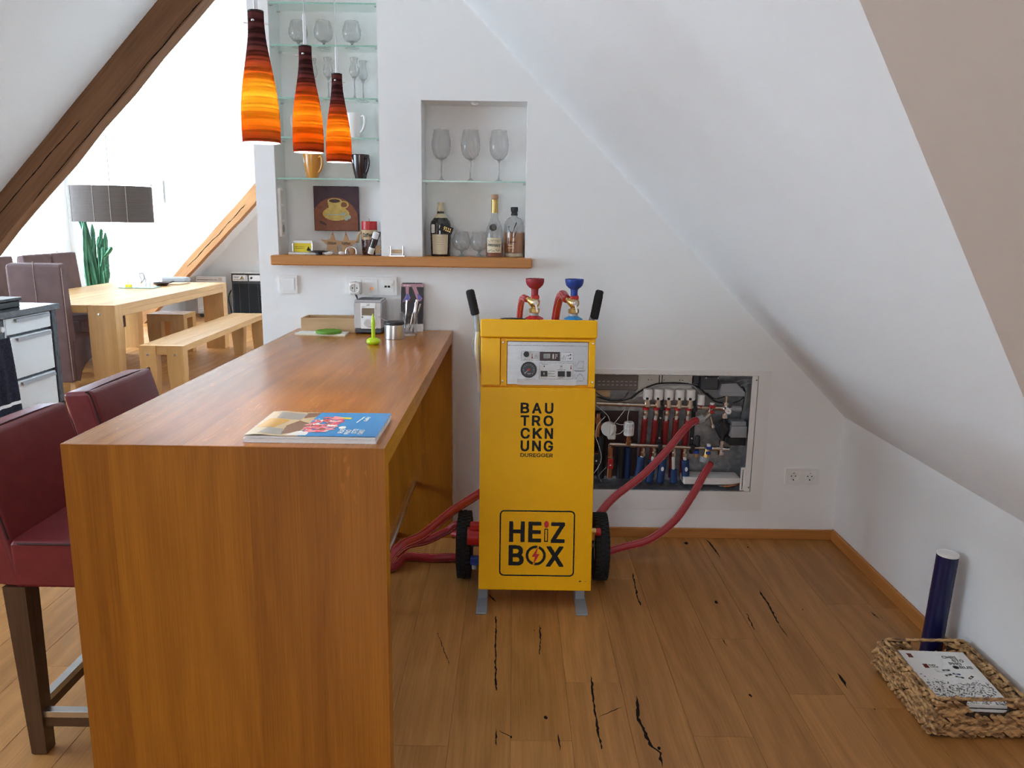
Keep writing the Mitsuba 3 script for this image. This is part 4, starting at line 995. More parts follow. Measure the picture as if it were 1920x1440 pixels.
ondoor('scratch', Polygon([la(1465, 946), la(1485, 946), la(1485, 949), la(1465, 950)]), 'mat_line_grey')

# feet, wheels, handles
for x0, x1 in ((-0.1255, -0.084), (0.259, 0.304)):
    f_ = part(cart, 'foot', bx(x0, x1, 2.775, 3.05, 0.0, 0.007, 0.0015), 'mat_paint_grey', label='flat grey steel foot')
    xm = (x0 + x1) / 2
    part(f_, 'upright', hull([(xm + s * 0.018, 2.90 + t_, z) for s in (-1, 1) for t_ in (0, 0.006) for z in (0.006, 0.10)]), 'mat_paint_grey')
for x0, x1 in ((-0.221, -0.158), (0.346, 0.411)):
    xm, w = (x0 + x1) / 2, (x1 - x0) / 2
    prof = [(0.085, -w * 0.75), (0.112, -w * 0.98), (0.130, -w * 0.85), (0.138, -w * 0.5), (0.139, 0), (0.138, w * 0.5), (0.130, w * 0.85), (0.112, w * 0.98), (0.085, w * 0.75), (0.085, -w * 0.75)]
    tire = part(cart, 'wheel', turn(lathe(prof, 40), (xm, 3.115, 0.142), (1, 0, 0)), 'mat_rubber', 40, label='black rubber wheel with knobbly tread')
    lugs = []
    for i in range(44):
        a = 2 * PI * i / 44
        for j, s in enumerate((-0.62, 0.0, 0.62)):
            aa = a + (0.5 * 2 * PI / 44 if j % 2 else 0)
            c_ = np.array([xm + s * w, 3.115 + math.cos(aa) * (0.1395 - 0.003 * abs(s)), 0.142 + math.sin(aa) * (0.1395 - 0.003 * abs(s))])
            m = trimesh.creation.box((w * 0.46, 0.006, 0.012))
            m.apply_transform(trimesh.transformations.rotation_matrix(aa, (1, 0, 0)))
            m.apply_translation(c_); lugs.append(m)
    part(tire, 'tread', cat(*lugs), 'mat_rubber')
    part(tire, 'rim', turn(lathe([(0, -w * 0.6), (0.02, -w * 0.6), (0.03, -w * 0.35), (0.085, -w * 0.5), (0.085, w * 0.5), (0.03, w * 0.35), (0.02, w * 0.6), (0, w * 0.6)], 28), (xm, 3.115, 0.142), (1, 0, 0)), 'mat_paint_grey', 40)
part(cart, 'axle', cyl((-0.20, 3.115, 0.142), (0.39, 3.115, 0.142), 0.010, 12), 'mat_paint_grey', True)
for pts, gr in ((((-0.1174, 3.1000, 0.7467), (-0.1269, 3.1000, 0.9001), (-0.1439, 3.1000, 1.0929), (-0.1492, 3.1000, 1.1182)), ((-0.1482, 3.1000, 1.1140), (-0.1706, 3.1000, 1.2082))),
                (((0.2923, 3.1000, 0.7526), (0.2981, 3.1000, 0.9061), (0.3094, 3.1000, 1.0781), (0.3165, 3.1000, 1.1163)), ((0.3201, 3.1000, 1.1037), (0.3393, 3.1000, 1.2132)))):
    h_ = part(cart, 'handle', tube(curve(pts, 5), 0.0115, 14), 'mat_paint_grey', True, label='grey tube handle')
    a, b = np.array(gr[0]), np.array(gr[1]); d = (b - a) / np.linalg.norm(b - a)
    prof = [(0, 0), (0.0155, 0.0)] + [(0.0165 + (0.0012 if i % 2 else 0), 0.004 + i * 0.0055) for i in range(17)] + [(0.0155, np.linalg.norm(b - a)), (0.010, np.linalg.norm(b - a) + 0.004), (0, np.linalg.norm(b - a) + 0.004)]
    part(h_, 'grip', turn(lathe(prof, 20), a, d), 'mat_rubber', 50, label='black rubber grip')
# loose white cable at the left side
lc = part(cart, 'cable', tube(curve([(-0.1368, 3.0200, 1.0572), (-0.1407, 3.0200, 0.9987), (-0.1341, 3.0200, 0.9147), (-0.1252, 3.0200, 0.8190)], 6), 0.008, 8), 'mat_offwhite', True, label='white sleeve hanging at the left side')
part(lc, 'thin_cable', tube(curve([(-0.1451, 3.0200, 1.0529), (-0.1573, 3.0200, 1.0090), (-0.1572, 3.0200, 0.9775), (-0.1509, 3.0200, 0.9608)], 6), 0.0012, 6), 'mat_grey_plastic', True)

# fittings on the lid
part(cart, 'lid_disc', turn(lathe([(0, 0), (0.049, 0), (0.050, 0.003), (0.030, 0.006), (0, 0.007)], 32), CP(-0.100, 0.10, 1.042), C_Z), 'mat_black', 40, label='black disc lying in the lid')
def tap(x, funnel, flange, label):
    y, z = 3.067, 1.1052
    k = thing('filling_valve', label, 'valve', 'brass filling valves on top of the yellow cart')
    at = (x, y, z)
    part(k, 'flange', lathe([(0, 0), (0.036, 0), (0.036, 0.0025), (0.022, 0.010), (0.017, 0.013), (0, 0.013)], 28, at), flange, 40)
    part(k, 'neck', cyl((x, y, z + 0.012), (x, y, z + 0.024), 0.0165, 24), 'mat_grey_plastic', 40)
    part(k, 'nut', lathe([(0, 0.023), (0.019, 0.023), (0.0205, 0.026), (0.0205, 0.038), (0.019, 0.041), (0.0125, 0.042), (0.0125, 0.052), (0, 0.052)], 6, at), 'mat_brass')
    b = part(k, 'body', hull_spheres([((x, y, z + 0.064), 0.0215), ((x - 0.016, y + 0.006, z + 0.070), 0.014)], 9), 'mat_brass', True)
    part(b, 'side_port', cyl((x - 0.012, y + 0.004, z + 0.066), (x - 0.030, y + 0.010, z + 0.080), 0.010, 14, b=0.002), 'mat_brass', True)
    part(k, 'stem_face', cyl((x + 0.004, y - 0.014, z + 0.064), (x + 0.004, y - 0.026, z + 0.064), 0.0125, 24, b=0.002), 'mat_nickel', 40)
    part(k, 'stem_bolt', cyl((x + 0.004, y - 0.029, z + 0.064), (x + 0.004, y - 0.034, z + 0.064), 0.006, 6), 'mat_chrome')
    part(k, 'lever', hull([(x + 0.004 + a, y - 0.034 + b_, z + 0.060) for a in (-0.004, 0.004) for b_ in (0, 0.003)] + [(x + 0.010 + a, y - 0.040 + b_, z + 0.030) for a in (-0.003, 0.003) for b_ in (0, 0.003)]), 'mat_white_plastic', label='white lever')
    part(k, 'red_grip', rbx(x - 0.014, x + 0.018, y - 0.014, y + 0.012, z + 0.076, z + 0.094, 0.006), 'mat_red', 35, label='red grip')
    part(k, 'funnel', lathe([(0, 0.090), (0.0135, 0.090), (0.0135, 0.106), (0.0150, 0.117), (0.0235, 0.123), (0.0310, 0.131), (0.0352, 0.142), (0.0362, 0.150), (0.0362, 0.156), (0.0335, 0.156), (0.030, 0.138), (0.012, 0.112), (0, 0.112)], 32, at), funnel, 40, label='funnel-shaped cap')
    return k
tap(0.0835, 'mat_dull_red', 'mat_red', 'brass filling valve with the red funnel cap on the yellow cart')
tap(0.2365, 'mat_blue', 'mat_light_blue', 'brass filling valve with the blue funnel cap on the yellow cart')
# electric plug, tap and brass tee at the sides
pl = part(cart, 'power_socket', cyl((-0.121, 2.975, 0.236), (-0.170, 2.975, 0.236), 0.036, 28, b=0.003), 'mat_red', 40, label='red power socket')
part(pl, 'lid', rbx(-0.160, -0.121, 2.955, 2.995, 0.268, 0.292, 0.004), 'mat_red', 35)
bt_ = part(cart, 'drain_tap', rbx(-0.158, -0.123, 2.955, 2.985, 0.118, 0.150, 0.004), 'mat_blue', 35, label='blue drain tap')
part(bt_, 'spout', cyl((-0.142, 2.97, 0.098), (-0.142, 2.97, 0.120), 0.010, 12), 'mat_grey_plastic', 40)
part(cart, 'side_bracket', bx(-0.1225, -0.1195, 2.93, 2.99, 0.06, 0.145, 0.001), 'mat_galvanised')
te = part(cart, 'brass_tee', cat(cyl((0.318, 2.99, 0.258), (0.348, 2.99, 0.258), 0.014, 16, b=0.002), cyl((0.333, 2.99, 0.222), (0.333, 2.99, 0.258), 0.0125, 16, b=0.002)), 'mat_brass', 40, label='brass tee fitting')
part(te, 'cap', cyl((0.346, 2.99, 0.256), (0.366, 2.99, 0.256), 0.0155, 16, b=0.002), 'mat_red', 40)

# ---------------------------------------------------------------- hoses
def hose(pts, r, label, stripes=3, m=8):
    k = thing('water_hose', label, 'hose')
    c_ = curve(pts, m)
    part(k, 'tube', tube(c_, r, 18), 'mat_hose', True)
    t = np.gradient(c_, axis=0); t /= np.linalg.norm(t, axis=1, keepdims=True)
    a = frame_of(t[0])[0]
    A, B = [], []
    for i in range(len(c_)):
        a = a - t[i] * (a @ t[i]); a /= np.linalg.norm(a); A.append(a); B.append(np.cross(t[i], a))
    A, B = np.array(A), np.array(B)
    for s in range(stripes):
        w = 2 * PI * s / stripes + 0.6
        part(k, 'stripe', tube(c_ + (A * math.cos(w) + B * math.sin(w)) * (r - 0.0006), 0.0012, 5), 'mat_hose_stripe', True)
    return k
hose([(0.30, 3.22, 0.15), (0.36, 3.24, 0.20), (0.4594, 3.3400, 0.2739), (0.5993, 3.4200, 0.3567), (0.7145, 3.4800, 0.4565), (0.7869, 3.5300, 0.5276), (0.8416, 3.5750, 0.5653), (0.8789, 3.5980, 0.5729)], 0.0175, 'red hose rising from behind the yellow cart to the upper manifold valve')
hose([(0.30, 3.28, 0.02), (0.36, 3.27, 0.0185), (0.4915, 3.3300, 0.0400), (0.6275, 3.3600, 0.0679), (0.7497, 3.4200, 0.1332), (0.8429, 3.5000, 0.2219), (0.9115, 3.5700, 0.3068), (0.9560, 3.6200, 0.3551)], 0.0180, 'red hose curving up from the floor to the lower manifold valve')
hose([(-0.02, 3.20, 0.42), (-0.1343, 3.1900, 0.3383), (-0.2382, 3.1200, 0.2888), (-0.3524, 3.0000, 0.2275), (-0.4536, 2.8800, 0.2024), (-0.58, 2.75, 0.019), (-0.70, 2.78, 0.019), (-0.74, 2.95, 0.019), (-0.62, 3.10, 0.019), (-0.50, 3.15, 0.019), (-0.4608, 3.2527, 0.0190), (-0.3422, 3.2454, 0.0190), (-0.2346, 3.2546, 0.0190), (-0.10, 3.22, 0.02)], 0.0185, 'red hose slanting down from the cart and looping under the counter', m=8)
hose([(-0.05, 3.20, 0.16), (-0.2076, 3.2000, 0.1985), (-0.2721, 3.2000, 0.1634), (-0.3554, 3.1600, 0.1348), (-0.4314, 3.1300, 0.1271), (-0.50, 3.20, 0.058), (-0.62, 3.36, 0.03), (-0.56, 3.46, 0.019), (-0.5182, 3.5997, 0.0190), (-0.4004, 3.5633, 0.0190), (-0.2695, 3.5282, 0.0190), (-0.05, 3.42, 0.019)], 0.0165, 'red hose lying along the foot of the counter end panel', m=8)
hose([(0.053, 3.077, 1.181), (0.040, 3.13, 1.180), (0.033, 3.19, 1.155), (0.028, 3.245, 1.10), (0.025, 3.262, 1.02), (0.02, 3.262, 0.85), (0.0, 3.262, 0.5)], 0.0130, 'striped red hose behind the valve with the red funnel', 6)
hose([(0.208, 3.077, 1.183), (0.196, 3.13, 1.197), (0.186, 3.19, 1.170), (0.178, 3.250, 1.10), (0.172, 3.266, 1.02), (0.165, 3.266, 0.85), (0.16, 3.266, 0.5)], 0.0165, 'thick red hose behind the valve with the blue funnel', 4)

# ---------------------------------------------------------------- manifold hatch in the wall
HY0, HY1 = YW + 0.001, YW + 0.156
cab = thing('manifold_cabinet', 'open metal wall cabinet with white frame holding the floor heating manifold', 'cabinet')
fx0, fx1, fz0, fz1 = -0.10, 1.198, 0.140, 0.818
fr_ = sbox(fx0, fz0, fx1, fz1).difference(sbox(HT[0], HT[2], HT[1], HT[3]))
part(cab, 'frame', front(ext(fr_, 0.004), (0, YW, 0)), 'mat_frame_white', label='flat white frame')
inx0, inx1, inz0, inz1 = HT[0] + 0.001, HT[1] - 0.001, HT[2] + 0.001, HT[3] - 0.001
part(cab, 'back_plate', bx(inx0, inx1, HY1 - 0.003, HY1, inz0, inz1, 0), 'mat_galvanised', label='galvanised back plate')
part(cab, 'side_plate', bx(inx1 - 0.003, inx1, HY0, HY1 - 0.003, inz0, inz1, 0), 'mat_galvanised')
part(cab, 'side_plate', bx(inx0, inx0 + 0.003, HY0, HY1 - 0.003, inz0, inz1, 0), 'mat_galvanised')
part(cab, 'floor_plate', bx(inx0, inx1, HY0, HY1 - 0.003, inz0, inz0 + 0.003, 0), 'mat_galvanised')
part(cab, 'top_plate', bx(inx0, inx1, HY0, HY1 - 0.003, inz1 - 0.003, inz1, 0), 'mat_galvanised')
part(cab, 'flange', bx(1.110, 1.136, HY0 - 0.004, HY0 + 0.002, inz0, inz1, 0.001), 'mat_frame_white')
part(cab, 'flange', bx(1.090, 1.112, HY0 + 0.001, HY0 + 0.004, inz0 + 0.004, 0.352, 0.001), 'mat_frame_white')
part(cab, 'slot', bx(1.099, 1.102, HY0 + 0.0005, HY0 + 0.0015, 0.245, 0.342, 0), 'mat_print_black')
for z in (0.255, 0.775):
    part(cab, 'hole', cyl((1.130, HY0 - 0.0052, z), (1.130, HY0 - 0.003, z), 0.003, 10), 'mat_print_black')
K = 0.000470                               # metres per unit of the survey sketch of the hatch
def hx(a): return 0.354 + a * K            # sketch units -> x
def hz(b): return 0.848 - b * K            # sketch units -> z
def H(a, b, y): return (hx(a), y, hz(b))
RY = 3.630

def rail(name_label, b0, b1, a0, a1, y, m='mat_nickel'):
    k = thing('manifold_rail', name_label, 'pipe manifold')
    part(k, 'pipe', cyl(H(a0, b0, y), H(a1, b1, y), 21 * K, 22), m, 40)
    for a, w, r in ((a0 + 20, 30, 22), (a0 + 110, 40, 19), (a0 + 210, 55, 26), (a0 + 300, 30, 24), (a1 - 45, 40, 25), (a1 - 5, 30, 28)):
        t0, t1 = (a - a0) / (a1 - a0), (a + w - a0) / (a1 - a0)
        part(k, 'union_nut', turn(lathe([(0, 0), (r * K * 0.9, 0), (r * K, 2 * K), (r * K, (w - 2) * K), (r * K * 0.9, w * K), (0, w * K)], 8), H(a, b0 + (b1 - b0) * t0, y), np.array(H(a1, b1, y)) - np.array(H(a0, b0, y))), m)
    return k
up_ = rail('upper brass manifold rail under the white actuators', 442, 474, 100, 1345, RY)
lo_ = rail('lower brass manifold rail above the blue insulated pipes', 870, 902, 250, 1345, RY + 0.008)
XS = (612, 718, 825, 932, 1042)
PLACES = ('leftmost', 'second from left', 'middle', 'second from right', 'rightmost')
for i, a in enumerate(XS):
    zr = hz(452 + 0.026 * a)
    k = thing('valve_actuator', 'white cylindrical valve actuator on the manifold, %s in the row of five' % PLACES[i], 'valve actuator', 'white actuators in the row')
    c = (hx(a), RY, 0)
    part(k, 'housing', lathe([(0, hz(392)), (45 * K, hz(392)), (47 * K, hz(386)), (47 * K, hz(300)), (44 * K, hz(288)), (36 * K, hz(283)), (0, hz(281))], 28, c), 'mat_white_plastic', 40)
    part(k, 'window', bx(hx(a - 22), hx(a + 2), RY - 48 * K, RY - 40 * K, hz(388), hz(364), 0.0006), 'mat_print_black')
    part(k, 'collar', cyl((hx(a), RY, zr), (hx(a), RY, hz(391)), 30 * K, 10), 'mat_nickel')
k = thing('vent_cap', 'small white cap beside the row of actuators', 'cap')
part(k, 'cap', lathe([(0, hz(440)), (36 * K, hz(440)), (38 * K, hz(432)), (36 * K, hz(340)), (28 * K, hz(333)), (0, hz(332))], 24, (hx(1150), RY, 0)), 'mat_white_plastic', 40)
part(k, 'stem', cyl(H(1150, 470, RY), H(1150, 438, RY), 22 * K, 12), 'mat_dull_red')
# supply pipes in red sleeves, return pipes in blue sleeves
for i, a in enumerate((598, 705, 815, 915, 1030)):
    k = thing('supply_pipe', 'heating pipe in a red foam sleeve between the rails, %s of five' % PLACES[i], 'pipe', 'red sleeved pipes')
    part(k, 'nut', lathe([(0, hz(556)), (24 * K, hz(556)), (26 * K, hz(550)), (26 * K, hz(528)), (22 * K, hz(522)), (18 * K, hz(500)), (0, hz(480))], 8, (hx(a), RY, 0)), 'mat_nickel')
    part(k, 'red_ring', cyl(H(a, 500, RY), H(a, 478, RY), 30 * K, 18), 'mat_red', 40)
    part(k, 'pipe_end', cyl(H(a, 615, RY + 0.01), H(a, 552, RY), 17 * K, 14), 'mat_offwhite', 40)
    part(k, 'sleeve', tube(curve([H(a, 596 + 8 * (i % 3), RY + 0.01), H(a + 2, 700, RY + 0.022), H(a + 4, 850, RY + 0.04), H(a + 6, 1000, RY + 0.06), H(a + 8, 1255, RY + 0.065)], 5), 31 * K, 16), 'mat_insul_red', True, label='red foam sleeve')
for i, (a, ae, bs) in enumerate(((595, 545, 1000), (705, 668, 1035), (810, 780, 1020), (908, 925, 1125), (1020, 1050, 1025))):
    k = thing('return_pipe', 'heating pipe in a blue foam sleeve below the lower rail, %s of five' % PLACES[i], 'pipe', 'blue sleeved pipes')
    part(k, 'nut', lathe([(0, hz(990)), (24 * K, hz(990)), (27 * K, hz(983)), (27 * K, hz(950)), (20 * K, hz(940)), (18 * K, hz(905)), (0, hz(900))], 8, (hx(a), RY + 0.008, 0)), 'mat_nickel')
    part(k, 'pipe_end', cyl(H(a, 985, RY + 0.008), H(a + (ae - a) * 0.3, bs + 10, RY + 0.006), 18 * K, 14), 'mat_offwhite', 40)
    q = part(k, 'sleeve', tube(curve([H(a + (ae - a) * 0.3, bs, RY + 0.006), H(a + (ae - a) * 0.6, (bs + 1268) / 2, RY + 0.004), H(ae, 1268, RY + 0.002)], 6), 38 * K, 18), 'mat_insul_blue', True, label='blue foam sleeve')
    if i in (2, 4):
        xx = a + (ae - a) * 0.55
        part(q, 'mark', lay(ext(affinity.scale(Point(0, 0).buffer(1), 15 * K, 24 * K), 0.0006), H(xx, 1112, RY + 0.004 - 39 * K), (1, 0, 0), (0, 0, 1)), 'mat_sheets')
for a in (762, 1092):
    k = thing('pipe_bracket', 'black bracket holding both rails, %s' % ('between the second and third red pipes' if a < 900 else 'right of the last red pipe'), 'bracket')
    part(k, 'plate', bx(hx(a - 17), hx(a + 17), RY + 0.012, RY + 0.030, hz(965), hz(395), 0.002), 'mat_black')
    for b in (452 + 0.026 * a, 862 + 0.025 * a):
        part(k, 'clamp', bx(hx(a - 20), hx(a + 20), RY - 0.014, RY + 0.014, hz(b + 32), hz(b - 32), 0.003), 'mat_black')
    for b in (590, 800):
        part(k, 'bolt', cyl(H(a - 6, b, RY + 0.012), H(a - 6, b, RY + 0.006), 11 * K, 10, b=0.001), 'mat_chrome', True)
# left side: thermostatic heads, valves, dark pipes
k = thing('round_actuator', 'white round motor actuator with thin cables at the left of the manifold', 'valve actuator')
part(k, 'disc', turn(lathe([(0, 0), (66 * K, 0), (76 * K, 8 * K), (76 * K, 52 * K), (66 * K, 62 * K), (0, 62 * K)], 30), H(252, 712, 3.650), (-0.55, -0.83, 0.05)), 'mat_offwhite', 40)
part(k, 'gearbox', rbx(hx(225), hx(305), 3.615, 3.665, hz(812), hz(655), 0.006), 'mat_offwhite', 40)
part(k, 'mount', cyl(H(160, 700, 3.67), H(235, 705, 3.655), 40 * K, 16), 'mat_copper', 40)
k = thing('thermostat_head', 'white slotted thermostat head at the left of the manifold', 'thermostat head')
tz = [(0, hz(768)), (48 * K, hz(768)), (54 * K, hz(755)), (54 * K, hz(665)), (50 * K, hz(636)), (44 * K, hz(629)), (0, hz(629))]
part(k, 'head', lathe(tz, 30, (hx(437), 3.63, 0)), 'mat_white_plastic', 40)
for i in range(-3, 4):
    w_ = i * 0.30 - 0.1
    rr_ = 53.6 * K
    for b0, b1 in ((640, 680), (690, 735)):
        part(k, 'slot', hull([(hx(437) + math.sin(w_ + d) * r, 3.63 - math.cos(w_ + d) * r, z) for d in (-0.05, 0.05) for r in (rr_ * (0.94 if b0 < 650 else 0.99), rr_ * 1.012) for z in (hz(b0), hz(b1))]), 'mat_grey_plastic')
part(k, 'valve_body', cat(cyl(H(437, 768, 3.63), H(437, 870, 3.635), 26 * K, 12), cyl(H(437, 815, 3.63), H(437, 835, 3.63), 34 * K, 8)), 'mat_copper', 40)
for i, (a, b0, b1, r, m, l) in enumerate(((115, 960, 1080, 24, 'mat_copper', 'left copper shut-off pipe with dark lever at the cabinet floor'), (262, 900, 1225, 30, 'mat_copper', 'copper drop pipe with the red shut-off lever'))):
    k = thing('drop_pipe', l, 'pipe')
    part(k, 'pipe', cyl(H(a, b1, 3.64), H(a, b0, 3.64), r * K, 16), m, 40)
    part(k, 'valve', cyl(H(a, (b0 + b1) / 2 + 40, 3.64), H(a, (b0 + b1) / 2 - 60, 3.64), (r + 10) * K, 10), 'mat_nickel' if i else m)
    lv = part(k, 'lever', rbx(hx(a - 26), hx(a + 26), 3.608, 3.622, hz((b0 + b1) / 2 + 55), hz((b0 + b1) / 2 - 50), 0.004), 'mat_red' if i else 'mat_black', 35, label='red lever' if i else None)
    part(lv, 'bolt', cyl(H(a, (b0 + b1) / 2 + 12, 3.609), H(a, (b0 + b1) / 2 + 12, 3.603), 11 * K, 10), 'mat_chrome', True)
solo('elbow_pipe', tube(curve([H(255, 870, RY + 0.008), H(252, 880, RY + 0.009), H(258, 905, 3.64), H(262, 930, 3.64)], 5), 19 * K, 14), 'mat_nickel', 'brass elbow at the left end of the lower rail', 'pipe', True)
for i, (a, b0, b1, r, m, l) in enumerate(((60, 560, 1262, 34, 'mat_dark_grey', 'dark insulated riser at the far left of the open cabinet'), (180, 560, 1262, 38, 'mat_black', 'black insulated riser behind the round actuator'), (385, 900, 1262, 40, 'mat_black', 'black insulated pipe below the thermostat head'), (455, 930, 1262, 34, 'mat_insul_blue', 'dark blue insulated pipe beside the black one'))):
    solo('riser_pipe', cyl(H(a, b1, 3.684), H(a, b0, 3.684), r * K, 18), m, l, 'pipe', 40)
solo('copper_pipe', cat(cyl(H(130, 800, 3.655), H(130, 560, 3.655), 22 * K, 14), cyl(H(130, 660, 3.655), H(130, 600, 3.655), 34 * K, 8)), 'mat_copper', 'short copper pipe behind the white cables', 'pipe', 40)
part(cab, 'back_board', bx(hx(0), hx(560), 3.712, 3.7225, hz(1262), hz(560), 0.001), 'mat_panel_brown')
# electrics along the top
mat('mat_smoke', (0.13, 0.11, 0.10), 0.25, spec=0.6)
k = thing('terminal_box', 'grey translucent terminal box at the upper left of the cabinet', 'terminal box')
part(k, 'cover', bx(hx(-150), hx(505), 3.62, 3.70, hz(300), hz(132), 0.004), 'mat_smoke')
for i in range(9):
    for b in (205, 240):
        part(k, 'terminal', bx(hx(105 + i * 45), hx(130 + i * 45), 3.6185, 3.6203, hz(b + 10), hz(b), 0), 'mat_grey_plastic')
k = thing('terminal_strip', 'beige control unit with terminals behind the actuators', 'control unit')
part(k, 'housing', bx(hx(505), hx(1068), 3.66, 3.715, hz(385), hz(130), 0.003), 'mat_offwhite')
for a in (732, 760, 1068):
    part(k, 'joint', bx(hx(a - 4), hx(a + 4), 3.6588, 3.6602, hz(240), hz(132), 0), 'mat_print_black')
for a in (622, 655, 780, 938, 968):
    part(k, 'led', cyl(H(a, 205, 3.6602), H(a, 205, 3.6585), 5 * K, 8), 'mat_print_black')
solo('paper_note', bx(hx(95), hx(235), 3.640, 3.6415, hz(375), hz(303), 0), 'mat_label_tan', 'small beige paper note under the terminal box', 'note')
k = thing('junction_box', 'dark grey junction box at the top of the cabinet', 'junction box')
part(k, 'base', rbx(hx(1140), hx(1312), 3.625, 3.70, hz(285), hz(140), 0.004), 'mat_dark_grey', 40)
part(k, 'lid', rbx(hx(1152), hx(1304), 3.616, 3.630, hz(275), hz(148), 0.004), 'mat_dark_grey', 40)
for a in (1180, 1298):
    part(k, 'screw', cyl(H(a, 160, 3.617), H(a, 160, 3.6135), 8 * K, 10), 'mat_sheets', True)
solo('grey_conduit', bx(hx(1075), hx(1138), 3.66, 3.71, hz(240), hz(140), 0.003), 'mat_dark_grey', 'dark block left of the junction box', 'box')
k = thing('valve_motor', 'light grey wedge-shaped valve motor at the upper right of the cabinet', 'valve motor')
wp = Polygon([(hx(1335), hz(215)), (hx(1480), hz(205)), (hx(1572), hz(300)), (hx(1572), hz(340)), (hx(1322), hz(330))])
part(k, 'housing', front(ext(wp, 0.055), (0, 3.66, 0)), 'mat_grey_plastic')
part(k, 'lower_shell', bx(hx(1322), hx(1572), 3.602, 3.662, hz(338), hz(300), 0.003), 'mat_grey_plastic')
part(k, 'spindle', cyl(H(1405, 450, 3.632), H(1405, 335, 3.632), 14 * K, 12), 'mat_nickel', 40)
k = thing('dial_thermometer', 'small round dial thermometer at the right end of the upper rail', 'thermometer')
part(k, 'case', cyl(H(1412, 487, 3.625), H(1412, 487, 3.595), 36 * K, 24, b=0.002), 'mat_chrome', 40)
part(k, 'dial', cyl(H(1412, 487, 3.596), H(1412, 487, 3.5942), 29 * K, 24), 'mat_paper')
part(k, 'needle', bx(hx(1404), hx(1420), 3.5932, 3.5943, hz(490), hz(484), 0), 'mat_print_black')
k = thing('mixing_valve', 'nickel mixing valve cross with a white head right of the upper rail', 'valve')
part(k, 'cross', cat(cyl(H(1402, 570, 3.632), H(1402, 425, 3.632), 22 * K, 14), cyl(H(1345, 476, 3.632), H(1470, 480, 3.632), 22 * K, 14), cyl(H(1402, 440, 3.632), H(1402, 415, 3.632), 30 * K, 8), cyl(H(1395, 575, 3.632), H(1395, 530, 3.632), 34 * K, 8)), 'mat_chrome', 40)
part(k, 'head', cyl(H(1462, 478, 3.632), H(1560, 480, 3.632), 32 * K, 20, b=0.002), 'mat_grey_plastic', 40)
k = thing('circulation_pump', 'circulation pump with black body and grey motor at the right of the cabinet', 'pump')
part(k, 'volute', hull_spheres([(H(1395, 640, 3.65), 0.020), (H(1400, 760, 3.65), 0.020), (H(1440, 690, 3.65), 0.024), (H(1355, 700, 3.66), 0.014)], 9), 'mat_black', True, label='black cast body')
part(k, 'motor', rbx(hx(1458), hx(1622), 3.605, 3.68, hz(768), hz(650), 0.004), 'mat_grey_plastic', 40, label='grey motor housing')
part(k, 'motor_top', rbx(hx(1470), hx(1622), 3.625, 3.69, hz(655), hz(608), 0.004), 'mat_grey_plastic', 40)
part(k, 'connection_box', rbx(hx(1450), hx(1622), 3.612, 3.68, hz(852), hz(772), 0.004), 'mat_black', 40)
part(k, 'pipe', cyl(H(1398, 860, 3.64), H(1398, 560, 3.64), 24 * K, 14), 'mat_black', 40)
k = thing('shutoff_cross', 'nickel pipe cross at the right end of the lower rail', 'pipe fitting')
part(k, 'cross', cat(cyl(H(1392, 960, 3.638), H(1392, 820, 3.638), 22 * K, 14), cyl(H(1340, 903, 3.638), H(1470, 906, 3.638), 22 * K, 14), cyl(H(1392, 965, 3.638), H(1392, 930, 3.638), 32 * K, 8), cyl(H(1395, 850, 3.638), H(1395, 815, 3.638), 32 * K, 8)), 'mat_chrome', 40)
k = thing('shutoff_valve', 'upper shut-off valve with a red butterfly handle where the hose ends', 'valve')
part(k, 'body', cat(cyl(H(1255, 475, RY), H(1230, 530, 3.618), 24 * K, 12), cyl(H(1235, 525, 3.615), H(1160, 585, 3.602), 30 * K, 8), cyl(H(1240, 540, 3.615), H(1275, 655, 3.612), 12 * K, 10)), 'mat_nickel', 40)
part(k, 'handle', cat(bx(hx(1228), hx(1284), 3.600, 3.618, hz(462), hz(435), 0.002), bx(hx(1238), hx(1272), 3.604, 3.618, hz(520), hz(490), 0.002)), 'mat_red', label='red handle')
part(k, 'knob', cyl(H(1255, 430, 3.612), H(1255, 410, 3.612), 22 * K, 14), 'mat_white_plastic', 40)
part(k, 'drain_cap', cyl(H(1268, 640, 3.612), H(1278, 668, 3.61), 20 * K, 8), 'mat_chrome')
part(k, 'hose_clamp', cyl(H(1110, 590, 3.598), H(1168, 570, 3.603), 42 * K, 20), 'mat_grey_plastic', 40, label='grey hose clamp')
k = thing('shutoff_valve', 'lower shut-off valve with a blue butterfly handle above the second hose', 'valve')
part(k, 'body', cat(cyl(H(1245, 905, RY), H(1230, 985, 3.62), 26 * K, 12), cyl(H(1232, 960, 3.622), H(1226, 990, 3.62), 38 * K, 8)), 'mat_brass', 40)
part(k, 'handle', cat(bx(hx(1220), hx(1278), 3.600, 3.618, hz(892), hz(862), 0.002), bx(hx(1222), hx(1270), 3.604, 3.618, hz(945), hz(920), 0.002)), 'mat_blue', label='blue handle')
part(k, 'knob', cyl(H(1248, 862, 3.612), H(1248, 838, 3.612), 20 * K, 14), 'mat_white_plastic', 40)
part(k, 'hose_clamp', cyl(H(1225, 980, 3.622), H(1212, 1035, 3.62), 46 * K, 20), 'mat_grey_plastic', 40, label='grey hose clamp')
k = thing('drain_valve', 'black capped drain valve with a blue ring on the lower rail', 'valve')
part(k, 'cap', lathe([(0, hz(868)), (28 * K, hz(868)), (30 * K, hz(860)), (26 * K, hz(775)), (18 * K, hz(765)), (0, hz(764))], 20, (hx(1140), 3.632, 0)), 'mat_black', 40)
part(k, 'ring', cyl(H(1137, 950, 3.632), H(1137, 918, 3.632), 28 * K, 18), 'mat_blue', 40)
